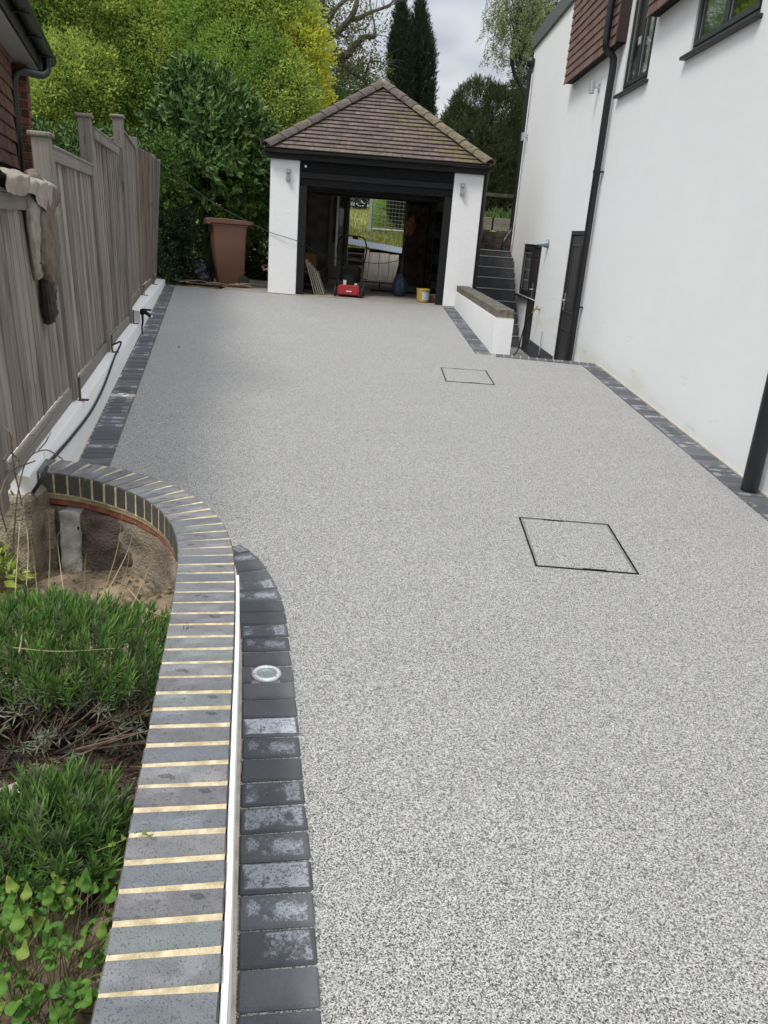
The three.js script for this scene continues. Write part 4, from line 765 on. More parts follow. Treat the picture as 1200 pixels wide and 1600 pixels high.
  const gauge = slopeL / rows, tw = 0.17, geo = [0, 1, 2].map((k) => cbox(tw - 0.001, 0.016, gauge + 0.035, 0.0025, [k * 0.31, k * 0.53]));
  for (let r = 0; r < rows; r++) {
    const k0 = r / rows, km = (r + 0.5) / rows, xa = lerp(ex0, ax, km) , xb = lerp(ex1, ax, km), y = lerp(ey, ay, km), z = lerp(ez, az, km), off = r % 2 ? tw / 2 : 0;
    const n0 = Math.floor((xa - ex0 + off) / tw), n1 = Math.ceil((xb - ex0 + off) / tw);
    for (let i = n0; i < n1; i++) { const a = Math.max(xa - 0.03, ex0 + i * tw - off), b = Math.min(xb + 0.03, ex0 + (i + 1) * tw - off); if (b - a < 0.03) continue;
      const nearRight = (xb - b) < 0.45, mossy = nearRight && rnd() < 0.62 && r < 12;
      const m = part('roof_tile', geo[(i * 5 + r) % 3], mossy ? M.roofMoss : M.roofTile[Math.floor(rnd() * 4)], roof, [(a + b) / 2, y + 0.014 + rr(-0.001, 0.001), z + rr(-0.004, 0.004)]);
      m.scale.x = (b - a) / tw; m.rotation.x = pitch - 0.20; m.rotation.z = rr(-0.004, 0.004); }
  }
  // the two sides, courses of slabs
  for (const [sx, e] of [[-1, ex0], [1, ex1]]) { const rs = 10; for (let r = 0; r < rs; r++) { const k = (r + 0.5) / rs, x = lerp(e, ax, k), y = lerp(ey, ay, k), zf = lerp(ez, az, k), zb = lerp(ezb, bz, k), sl = Math.hypot(ax - e, rise) / rs; const m = part('tile_course', cbox(sl + 0.03, 0.014, zf - zb, 0.003), M.roofTile[r % 4], roof, [x, y + 0.012, (zf + zb) / 2]); m.rotation.z = (sx < 0 ? 1 : -1) * (Math.atan2(rise, Math.abs(ax - e)) - 0.05); } }
  // hip tiles, half-round, each overlapping the one below
  const hipTile = (() => { const L = 0.42, ri = 0.122, pos = [], idx = []; const N = 12, A = 1.25; for (let s = 0; s <= 4; s++) for (let i = 0; i <= N; i++) { const a = lerp(-A, A, i / N), r = ri * lerp(1.08, 0.94, s / 4); pos.push(r * Math.sin(a), r * Math.cos(a) - ri * 0.42, -L * s / 4); } const W = N + 1; for (let s = 0; s < 4; s++) for (let i = 0; i < N; i++) { const q = s * W + i; idx.push(q, q + 1, q + W, q + 1, q + W + 1, q + W); }
    const off = pos.length / 3; for (let s = 0; s <= 4; s++) for (let i = 0; i <= N; i++) { const a = lerp(-A, A, i / N), r = (ri * lerp(1.08, 0.94, s / 4)) - 0.016; pos.push(r * Math.sin(a), r * Math.cos(a) - ri * 0.42, -L * s / 4); } for (let s = 0; s < 4; s++) for (let i = 0; i < N; i++) { const q = off + s * W + i; idx.push(q, q + W, q + 1, q + 1, q + W, q + W + 1); }
    for (let i = 0; i < N; i++) idx.push(i, off + i, i + 1, i + 1, off + i, off + i + 1);
    return metreUV(toCreasedNormals(fromArrays(pos, null, idx), 0.7)); })();
  for (const [h, mossy] of [[hip0, false], [hip1, true]]) { const dir = apex.clone().sub(h), L = dir.length(), n = Math.round(L / 0.335); dir.normalize();
    for (let i = 0; i < n; i++) { const p = h.clone().addScaledVector(dir, i * L / n + (i ? 0 : -0.02)), m = part('hip_tile', hipTile, mossy ? (i < 6 ? M.hipMoss[i % 2] : M.hip[i % 3]) : M.hip[i % 3], roof, [p.x, p.y + 0.035 + rr(-0.004, 0.004), p.z]);
      m.quaternion.setFromRotationMatrix(new THREE.Matrix4().lookAt(V(0, 0, 0), dir, V(0, 1, 0))); } }
  for (let i = 0; i < 6; i++) { const m = part('ridge_tile', hipTile, M.hip[i % 3], roof, [ax, ay + 0.035, az - i * 0.33 - 0.02]); }
  part('hip_mortar', new THREE.SphereGeometry(0.06, 14, 10).scale(0.7, 1.2, 1).translate(ax, ay + 0.025, az + 0.06), M.concretePale, roof);
  for (const [h, sx] of [[hip0, -1], [hip1, 1]]) part('hip_iron', tube([[h.x + sx * 0.02, h.y + 0.0, h.z + 0.02], [h.x + sx * 0.07, h.y + 0.03, h.z + 0.06], [h.x + sx * 0.09, h.y + 0.10, h.z + 0.07]], 0.008, 6), M.rust, roof);
  part('sensor', merge([boxAt(-1.345, -1.31, 2.56, 2.595, GZ - 0.02, GZ + 0.015, 0.006)]), M.render, t);
}
function boxLamp(label, x, y) { const t = thing('pillar_lamp', label, 'lamp', [x, y, GZ]);
  part('plate', cbox(0.075, 0.19, 0.018, 0.004).translate(0, 0, 0.010), M.steel, t);
  part('hood', cbox(0.062, 0.055, 0.065, 0.006).translate(0, 0.055, 0.053), M.steelDull, t);
  part('hood', cbox(0.062, 0.045, 0.065, 0.006).translate(0, -0.065, 0.053), M.steelDull, t);
  part('diffuser', new THREE.CylinderGeometry(0.022, 0.022, 0.07, 20).translate(0, -0.007, 0.05), M.lens, t); return t; }
boxLamp('small steel lamp on the garage pillar beside the laurel bush', -1.605, 2.425);
boxLamp('small steel lamp on the garage pillar beside the tiled steps', 1.285, 2.415);
// ---------------------------------------------------------------- what stands in the garage
{ // rotary mower
  const t = thing('lawn_mower', 'small red push lawn mower with black folding handle in the garage mouth', 'lawn mower', [-0.52, GF, GZ - 0.42]);
  const red = phys({ color: lin(0.32, 0.012, 0.012), roughness: 0.35, clearcoat: 0.4 });
  const deck = (() => { const s = new THREE.Shape(); s.moveTo(-0.19, 0); s.lineTo(0.19, 0); s.lineTo(0.185, 0.10); s.quadraticCurveTo(0.17, 0.145, 0.13, 0.15); s.lineTo(-0.13, 0.15); s.quadraticCurveTo(-0.17, 0.145, -0.185, 0.10); return new THREE.ExtrudeGeometry(s, { depth: 0.34, bevelEnabled: true, bevelSize: 0.012, bevelThickness: 0.02, bevelSegments: 3 }).translate(0, 0.045, -0.15); })();
  part('deck', deck, red, t);
  part('front_bumper', cbox(0.34, 0.10, 0.03, 0.012).translate(0, 0.10, 0.235), red, t);
  part('badge', cbox(0.09, 0.016, 0.004, 0.001).translate(0.01, 0.105, 0.2525), M.render, t);
  part('motor_cover', (() => { const g = new THREE.CylinderGeometry(0.11, 0.15, 0.17, 24, 3); return g.scale(1, 1, 0.9).translate(0, 0.285, 0.0); })(), M.blackMatt, t);
  part('grass_box', cbox(0.36, 0.30, 0.30, 0.05).translate(0, 0.36, -0.34), M.blackMatt, t);
  part('label_plate', cbox(0.055, 0.075, 0.004, 0.001).translate(-0.075, 0.245, 0.150), M.castSteel, t);
  part('label_plate', cbox(0.05, 0.03, 0.004, 0.001).translate(0.12, 0.225, 0.135), M.castSteel, t);
  for (const [x, z] of [[-0.235, 0.16], [0.235, 0.16], [-0.255, -0.20], [0.255, -0.20]]) { const w = part('wheel', new THREE.TorusGeometry(z > 0 ? 0.065 : 0.085, 0.022, 10, 28).rotateY(Math.PI / 2).translate(x, z > 0 ? 0.088 : 0.107, z), M.rubber, t); part('hub', new THREE.CylinderGeometry(z > 0 ? 0.06 : 0.08, z > 0 ? 0.06 : 0.08, 0.03, 20).rotateZ(Math.PI / 2).translate(x, z > 0 ? 0.088 : 0.107, z), M.black, w); }
  part('handle_tube', tube([[-0.20, 0.15, -0.12], [-0.235, 0.55, -0.30], [-0.26, 0.82, -0.42], [-0.21, 0.98, -0.49], [-0.14, 1.01, -0.505], [0.14, 1.01, -0.505], [0.21, 0.98, -0.49], [0.26, 0.82, -0.42], [0.235, 0.55, -0.30], [0.20, 0.15, -0.12]], 0.013, 8, 70), M.black, t);
  part('cross_bar', tube([[-0.235, 0.57, -0.30], [-0.2, 0.63, -0.325], [0.2, 0.63, -0.325], [0.235, 0.57, -0.30]], 0.011, 8, 24), M.black, t);
  part('switch_box', cbox(0.10, 0.06, 0.06, 0.012).translate(0.05, 0.995, -0.49), M.blackMatt, t);
}
{ const sh = ['thin pale board leaning in the stack behind the garage jamb']; // boards leaning on the left jamb
  for (let k = 0; k < 5; k++) { const b = part('leaning_board', cbox(0.014, 0.60 - k * 0.05, 0.42, 0.002, [k * 0.3, 0]), k % 2 ? M.concretePale : M.pallet); b.position.set(-1.20 + k * 0.042, GF + 0.285 - k * 0.022, GZ - 0.45 - k * 0.015); b.rotation.z = 0.30 + 0.02 * k; tag(b, 'thin grey board leaning against the inside of the garage jamb by the mower', 'board', 'boards leaning by the garage jamb'); } }
{ const t = thing('paint_tub', 'yellow plastic paint tub with a pale label on the garage floor', 'tub', [0.80, GF, GZ - 0.32]);
  const y = phys({ color: lin(0.42, 0.27, 0.04), roughness: 0.5 });
  part('body', new THREE.LatheGeometry([[0, 0.002], [0.098, 0.002], [0.104, 0.02], [0.118, 0.215], [0.124, 0.22], [0.124, 0.235], [0.112, 0.235], [0.100, 0.03], [0, 0.02]].map((p) => new THREE.Vector2(...p)), 32), y, t);
  part('label', new THREE.CylinderGeometry(0.1165, 0.1085, 0.14, 20, 1, true, -0.2, 1.5).translate(0, 0.115, 0), std({ color: lin(0.5, 0.55, 0.62) }), t);
  part('wire_handle', new THREE.TorusGeometry(0.122, 0.003, 6, 28, Math.PI).rotateX(1.9).translate(0, 0.215, 0), M.steelDull, t); }
{ const r2 = mulberry(55); for (let k = 0; k < 4; k++) { const b = part('timber_offcut', cbox(0.22 + 0.08 * r2(), 0.035, 0.06, 0.003, [r2(), r2()]), k % 2 ? M.palletDark : M.redBrick[0]); b.position.set(0.98 + 0.02 * (r2() - 0.5), GF + 0.02 + k * 0.037, GZ - 0.42 - 0.05 * r2()); b.rotation.y = (r2() - 0.5) * 0.7; tag(b, 'short offcut of timber piled beside the yellow tub', 'timber', 'offcuts by the tub'); } }
{ // pale boards standing just outside the rear opening
  const t = thing('board_stand', 'pale leaning boards and a slatted crate side standing behind the garage opening', 'boards', [0, 0.52, -20.05]);
  for (const [x0, x1, y1, z] of [[-0.40, -0.285, 0.80, 0.03], [-0.275, -0.035, 0.67, 0], [-0.025, 0.215, 0.665, 0.004], [0.225, 0.46, 0.65, 0]]) part('board', boxAt(x0, x1, 0.0, y1 * 1.45, z - 0.012, z + 0.012, 0.003).rotateX(-0.86), M.pallet, t);
  for (const y of [0.08, 0.25, 0.42]) part('slat', boxAt(-0.78, -0.41, y, y + 0.075, -0.04, 0.05, 0.003), M.pallet, t);
  part('slat_post', boxAt(-0.46, -0.42, 0.0, 0.56, -0.045, -0.014), M.palletDark, t); part('slat_post', boxAt(-0.80, -0.76, 0.0, 0.56, -0.045, -0.014), M.palletDark, t); part('crate_top', boxAt(-0.80, -0.42, 0.561, 0.60, -0.4, -0.01), M.palletDark, t);
  part('brace', boxAt(-0.40, 0.46, 0.2, 0.27, -0.045, -0.014).rotateX(-0.86), M.palletDark, t);
  const f = thing('floor_frame', 'low black metal frame lying on the garage floor behind the mower', 'frame', [0.05, GF, -17.2]);
  part('rail', boxAt(-0.7, 0.6, 0.10, 0.14, -0.03, 0.03), M.palletDark, f); part('leg', bar([-0.03, 0.0, 0], [-0.03, 0.1, 0], 0.012), M.black, f); part('leg', bar([-0.65, 0, 0], [-0.65, 0.1, 0], 0.012), M.black, f); part('leg', bar([0.55, 0, 0], [0.55, 0.1, 0], 0.012), M.black, f); part('foot_bar', boxAt(-0.2, 0.75, 0.0, 0.03, 0.75, 0.85), M.blackMatt, f);
}
{ const t = thing('shovel', 'long black-handled shovel with an orange-brown blade standing in the garage', 'shovel', [0.28, GF, -15.6]);
  part('shaft', bar([-0.02, 0.04, 0.02], [0.21, 1.15, -0.12], 0.017), M.black, t);
  part('blade', (() => { const s = new THREE.Shape(); s.moveTo(-0.03, 0); s.quadraticCurveTo(-0.13, 0.05, -0.12, 0.16); s.quadraticCurveTo(-0.10, 0.28, 0, 0.36); s.quadraticCurveTo(0.10, 0.28, 0.12, 0.16); s.quadraticCurveTo(0.13, 0.05, 0.03, 0); return new THREE.ExtrudeGeometry(s, { depth: 0.008, bevelEnabled: true, bevelSize: 0.003, bevelThickness: 0.003, bevelSegments: 1 }).rotateY(0.6).rotateZ(-0.2).translate(0.20, 1.10, -0.12); })(), grainMat(551, [0.07, 0.03, 0.012], [0.2, 0.08, 0.03], { repeat: 4 }), t);
  const b = thing('plastic_sack', 'slumped blue plastic sack at the foot of the shovel', 'sack', [0.40, GF, -15.55]);
  const g = new THREE.IcosahedronGeometry(0.17, 5), p = g.attributes.position, v = V(); for (let i = 0; i < p.count; i++) { v.fromBufferAttribute(p, i); const q = 1 + 0.35 * fbm(v.x * 8, v.y * 6, v.z * 8); v.multiplyScalar(q); v.y = Math.max(v.y * 1.35 + 0.2, 0.002); v.x *= 0.62 + 0.3 * smooth(0.4, 0, v.y); p.setXYZ(i, v.x, v.y, v.z); } g.computeVertexNormals();
  part('sack', mergeVertices(g), phys({ color: lin(0.045, 0.075, 0.125), roughness: 0.45 }), b); }
{ // right-hand shelving, dark boxes
  const t = thing('storage_shelf', 'dark steel shelving along the right garage wall', 'shelving', [1.22, GF, -17.4]);
  for (const y of [0.08, 0.55, 1.05, 1.55]) part('shelf', boxAt(-0.22, 0.22, y, y + 0.025, -1.1, 1.1), M.blackMatt, t);
  for (const x of [-0.21, 0.21]) for (const z of [-1.09, 1.09]) part('upright', boxAt(x - 0.015, x + 0.015, 0, 1.8, z - 0.015, z + 0.015), M.black, t);
  const r2 = mulberry(66), cols = [lin(0.05, 0.045, 0.04), lin(0.09, 0.075, 0.05), lin(0.03, 0.035, 0.045), lin(0.12, 0.12, 0.12)];
  let n = 0; for (const y of [0.105, 0.575, 1.075, 1.575]) for (let z = -1.0; z < 0.95;) { const w = 0.22 + 0.2 * r2(), h = 0.14 + 0.24 * r2(), b = part('storage_box', cbox(0.34, h, w, 0.01), std({ color: cols[Math.floor(r2() * 4)] })); b.position.set(1.20 + 0.03 * (r2() - 0.5), GF + y + h / 2 + 0.001, -17.4 + z + w / 2); z += w + 0.03; tag(b, 'dim box standing on the dark garage shelving', 'box', 'boxes on the garage shelves'); }
  const c = thing('dark_cabinet', 'tall dark cabinet at the back right of the garage beside the opening', 'cabinet', [0.95, GF, -19.15]);
  part('carcass', boxAt(-0.42, 0.2, 0, 1.75, -0.25, 0.25), M.darkWood, c); part('cabinet_door', boxAt(-0.41, -0.115, 0.05, 1.7, 0.251, 0.268), M.darkWood, c); part('cabinet_door', boxAt(-0.105, 0.19, 0.05, 1.7, 0.251, 0.268), M.darkWood, c);
}
{ // left: open rear door leaf with bright glazing, hanging orange coat, yellow case, dark boxes
  const t = thing('open_rear_door', 'pale part-glazed door standing open at the back left of the garage', 'door', [-0.83, GF, -19.3]);
  const pale = std({ color: lin(0.30, 0.31, 0.27), roughness: 0.5 });
  part('stile', boxAt(-0.40, -0.33, 0, 1.88, -0.03, 0.02), pale, t); part('stile', boxAt(-0.07, 0.0, 0, 1.88, -0.03, 0.02), M.darkWood, t); part('bottom_panel', boxAt(-0.33, -0.07, 0.02, 0.7, -0.02, 0.01), pale, t); part('top_rail', boxAt(-0.33, -0.07, 1.80, 1.88, -0.03, 0.02), pale, t); part('lock_rail', boxAt(-0.33, -0.07, 0.7, 0.82, -0.03, 0.02), pale, t);
  part('polished_strip', boxAt(-0.235, -0.185, 0.30, 1.84, 0.021, 0.03), M.castSteel, t); part('pane', boxAt(-0.329, -0.071, 0.82, 1.80, -0.01, -0.005), M.glass, t); part('handle', bar([-0.1, 0.98, 0.05], [-0.2, 0.98, 0.05], 0.011), M.castSteel, t);
  const k = part('orange_coat', (() => { const g = new THREE.SphereGeometry(0.2, 30, 24), p = g.attributes.position, v = V(); for (let i = 0; i < p.count; i++) { v.fromBufferAttribute(p, i); const f2 = 0.02 * Math.sin(v.z * 60 + v.x * 50) + 0.05 * fbm(v.x * 6, v.y * 4, v.z * 6); p.setXYZ(i, v.x * 0.5 + f2, v.y * 1.9, v.z * (1.0 - v.y * 1.2) + f2); } g.computeVertexNormals(); return g; })(), std({ color: lin(0.5, 0.10, 0.03) })); k.position.set(-1.60, GF + 1.12, -14.85); tag(k, 'orange work coat hanging inside the garage beyond the jamb', 'coat');
  const y = thing('tool_case', 'dull yellow tool case low on the left side of the garage', 'tool case', [-1.38, GF + 0.50, -15.9]); part('case', cbox(0.34, 0.30, 0.5, 0.03), std({ color: lin(0.18, 0.11, 0.02) }), y); part('handle', tube([[-0.05, 0.15, 0.1], [-0.05, 0.2, 0.06], [-0.05, 0.2, -0.06], [-0.05, 0.15, -0.1]], 0.012, 6), M.blackMatt, y);
  const wb = thing('workbench', 'dark low bench along the left garage wall', 'bench', [-1.42, GF, -16.6]); part('bench_top', boxAt(-0.3, 0.3, 0.30, 0.345, -1.6, 1.3), M.darkWood, wb); for (const x of [-0.27, 0.27]) for (const z of [-1.5, 1.2]) part('leg', boxAt(x - 0.03, x + 0.03, 0, 0.30, z - 0.03, z + 0.03), M.darkWood, wb); part('shelf', boxAt(-0.28, 0.28, 0.08, 0.10, -1.55, 1.25), M.darkWood, wb);
}
{ // line from the fence end to the garage, and on inside
  const a = atZ(250, 254, -14.14), b = V(-2.6, 1.72, -14.05), p1 = V(-1.92, 1.50, GZ + 0.03), p2 = V(-1.42, 1.37, GZ + 0.03);
  const pts = [a, atZ(330, 315, -14.1), atZ(385, 345, -14.08), atZ(420, 362, GZ + 0.03), atZ(466, 377, GZ + 0.02), V(-1.05, 1.20, -14.9), V(-0.6, 1.10, -15.7), V(0.0, 1.08, -16.0), V(0.42, 1.16, -16.3)];
  tag(part('slack_line', tube(pts, 0.006, 6, 90), std({ color: lin(0.03, 0.045, 0.04) })), 'thin dark line slung from the fence end across the garage pillar', 'cable'); }

// ---------------------------------------------------------------- behind the garage: low wall, planks, goal
{
  const t = thing('sleeper_border', 'dark timber edging holding up the lawn behind the garage', 'retaining wall');
  for (let k = 0; k < 3; k++) part('sleeper', metreUV(cbox(9, 0.23, 0.14, 0.01).translate(-0.6, 0.64 + k * 0.235, -21.5)), M.sleeper[k % 2], t);
  const tr = thing('pond_cover', 'flat pale blue-grey sheet lying behind the garage', 'sheet', [0, 1.0, -20.7]); part('sheet', (() => { const g = sheet(-1.7, 1.2, -0.08, -0.75, 20, 12, (x, z) => 0.22 - 0.10 * x + 0.02 * fbm(x * 3, z * 3, 1) - 0.2 * z); return g; })(), std({ color: lin(0.22, 0.25, 0.29), roughness: 0.6 }), tr);
  for (const [x, z] of [[-1.6, -0.12], [1.1, -0.12], [-1.6, -0.7], [1.1, -0.7]]) part('trestle', bar([x, -0.49, z], [x, 0.22 - 0.10 * x - 0.2 * z - 0.01, z], 0.03), M.palletDark, tr);
}
{ // football goal on the lawn
  const z = -30, y0 = lawnY(0, z), t = thing('goal', 'white football goal with net on the back lawn', 'goal', [0, y0, z]);
  const white = phys({ color: grey(0.72), roughness: 0.4 });
  part('post', bar([-0.46, 0, 0], [-0.46, 2.0, 0], 0.05, 12), white, t); part('post', bar([2.6, 0, 0], [2.6, 2.0, 0], 0.05, 12), white, t); part('crossbar', bar([-0.46, 2.0, 0], [2.6, 2.0, 0], 0.05, 12), white, t);
  part('ground_bar', bar([-0.40, 0.12, -0.9], [2.6, 0.14, -0.9], 0.045, 10), white, t); part('rear_upright', bar([-0.46, 2.0, 0], [-0.40, 0.12, -0.9], 0.03, 10), M.steelDull, t);
  const net = []; for (let i = 0; i <= 14; i++) { const k = i / 14, y = lerp(0.15, 1.95, k), zz = lerp(-0.9, -0.05, k * k); net.push(tube([[-0.43, y, zz], [0.5, y - 0.05, zz - 0.05], [1.5, y - 0.05, zz - 0.05], [2.6, y, zz]], 0.006, 4, 12)); } for (let i = 0; i <= 24; i++) { const x = lerp(-0.43, 2.6, i / 24); net.push(tube([[x, 0.15, -0.9], [x, 0.6, -0.82], [x, 1.3, -0.52], [x, 1.95, -0.05]], 0.005, 4, 10)); }
  stuffPart(part('net', merge(net), std({ color: grey(0.4) }), t));
}
{ // low panel fence behind the yew, glimpsed beside the steps
  const t = thing('rail_fence', 'dark post and rail fence under the trees behind the steps', 'fence', [2.8, 1.9, -23]); for (const x of [-1.2, -0.1, 1.0]) part('post', cbox(0.09, 1.0, 0.09, 0.006).translate(x, 0.5, 0), M.sleeper[0], t); for (const y of [0.45, 0.92]) part('rail', cbox(2.4, 0.09, 0.035, 0.005).translate(-0.1, y, 0.06), M.sleeper[1], t); }

// ================================================================ NEIGHBOUR'S BRICK HOUSE
{
  const C = V(-3.60, 0, -8.5), u = V(0.29, 0, 0.957), yaw = Math.atan2(0.29, 0.957);
  const t = thing('brick_house', 'red brick and tile-hung house corner with black gutter behind the fence', 'house', [C.x, 0, C.z]); t.rotation.y = yaw;
  // local: +z runs towards the camera along the wall, +x points to the drive
  part('wall_core', boxAt(-5, -0.02, -0.7, 2.93, 0.02, 3.1), M.mortarDull, t);
  const g = [0, 1, 2].map((k) => cbox(0.03, 0.064, 0.213, 0.004, [k * 0.4, k * 0.3])), gh = cbox(0.03, 0.064, 0.10, 0.004);
  for (let c = 0; c < 22; c++) { const y = 1.26 + c * 0.075, under = y < 1.98; let z = c % 2 ? 0.108 : 0.0; const zEnd = under ? 2.9 : 0.70; let i = 0;
    if (c % 2) part('brick', gh, M.houseBrick[(c * 3) % 4], t, [-0.012, y, 0.052]);
    for (; z + 0.2 < zEnd; z += 0.223, i++) part('brick', g[(c + i) % 3], M.houseBrick[Math.floor(rnd() * 4)], t, [-0.012 + rr(-0.002, 0.002), y, z + 0.108]); }
  for (let c = 0; c < 21; c++) part('end_brick', cbox(0.213, 0.064, 0.03, 0.004, [c * 0.2, 0]), M.houseBrick[c % 4], t, [-0.13, 1.26 + c * 0.075, 0.012]);
  part('pier_core', boxAt(0.005, 0.118, -0.7, 2.86, 0.035, 0.29), M.mortarDull, t);   // brick pier at the corner
  for (let c = 0; c < 22; c++) { const y = 1.26 + c * 0.075; if (c % 2) part('pier_brick', cbox(0.124, 0.064, 0.05, 0.004, [c * 0.17, 0]), M.houseBrick[c % 4], t, [0.065, y, 0.277]); else { part('pier_brick', cbox(0.058, 0.064, 0.05, 0.004, [c * 0.17, 0]), M.houseBrick[(c + 1) % 4], t, [0.030, y, 0.277]); part('pier_brick', cbox(0.058, 0.064, 0.05, 0.004, [c * 0.27, 0]), M.houseBrick[(c + 2) % 4], t, [0.097, y, 0.277]); } part('pier_brick', cbox(0.03, 0.064, 0.205, 0.004, [c * 0.3, 0]), M.houseBrick[(c + 3) % 4], t, [0.112, y, 0.145]); }
  const tg = [0, 1, 2].map((k) => cbox(0.014, 0.14, 0.163, 0.002, [k * 0.3, k * 0.5]));
  for (let r = 0; r < 9; r++) for (let i = 0; i < 13; i++) { const m = part('hung_tile', tg[(r + i) % 3], M.oldTile[Math.floor(rnd() * 3)], t, [0.034 + rr(-0.003, 0.003), 2.02 + r * 0.108, 0.72 + i * 0.166 + (r % 2 ? 0.083 : 0)]); m.rotation.z = 0.12; m.rotation.x = rr(-0.01, 0.01); }
  part('tile_fillet', boxAt(-0.019, 0.03, 1.955, 1.985, 0.68, 3.1), M.sleeper[0], t);
  part('soffit', boxAt(-0.05, 0.21, 2.87, 2.885, -0.2, 3.1), std({ color: grey(0.42) }), t);
  part('fascia', boxAt(0.211, 0.235, 2.87, 3.02, -0.21, 3.1), M.black, t);
  part('gutter', new THREE.ExtrudeGeometry((() => { const s = []; for (let i = 0; i <= 10; i++) { const a = Math.PI + Math.PI * i / 10; s.push(new THREE.Vector2(0.06 * Math.cos(a), 0.06 * Math.sin(a))); } for (let i = 10; i >= 0; i--) { const a = Math.PI + Math.PI * i / 10; s.push(new THREE.Vector2(0.056 * Math.cos(a), 0.056 * Math.sin(a))); } return new THREE.Shape(s); })(), { depth: 3.4, bevelEnabled: false }).translate(0.297, 3.02, -0.3), M.pipe, t);
  part('gutter_end', new THREE.CylinderGeometry(0.06, 0.06, 0.012, 20).rotateX(Math.PI / 2).translate(0.297, 3.015, -0.3), M.pipe, t);
  for (const z of [0.3, 1.2, 2.1]) part('gutter_bracket', boxAt(0.234, 0.36, 2.945, 2.96, z, z + 0.03), M.pipe, t);
  part('roof_slope', (() => { const q = metreUV(fromArrays([0.29, 3.04, -0.3, 0.29, 3.04, 3.1, -3, 5.2, 3.1, -3, 5.2, -0.3, 0.29, 3.01, -0.3, 0.29, 3.01, 3.1, -3, 5.1, 3.1, -3, 5.1, -0.3], null, [0, 1, 2, 0, 2, 3, 4, 6, 5, 4, 7, 6, 0, 3, 7, 0, 7, 4, 1, 5, 6, 1, 6, 2, 0, 4, 5, 0, 5, 1])); return q; })(), M.oldTile[2], t);
  part('rain_pipe', tube([[0.297, 2.97, 0.15], [0.297, 2.86, 0.16], [0.26, 2.81, 0.22], [0.10, 2.78, 0.50], [0.05, 2.73, 0.56], [0.04, 2.62, 0.57], [0.04, 2.2, 0.57], [0.04, 1.2, 0.57], [0.04, 0.1, 0.57]], 0.037, 12, 90), M.pipe, t);
}

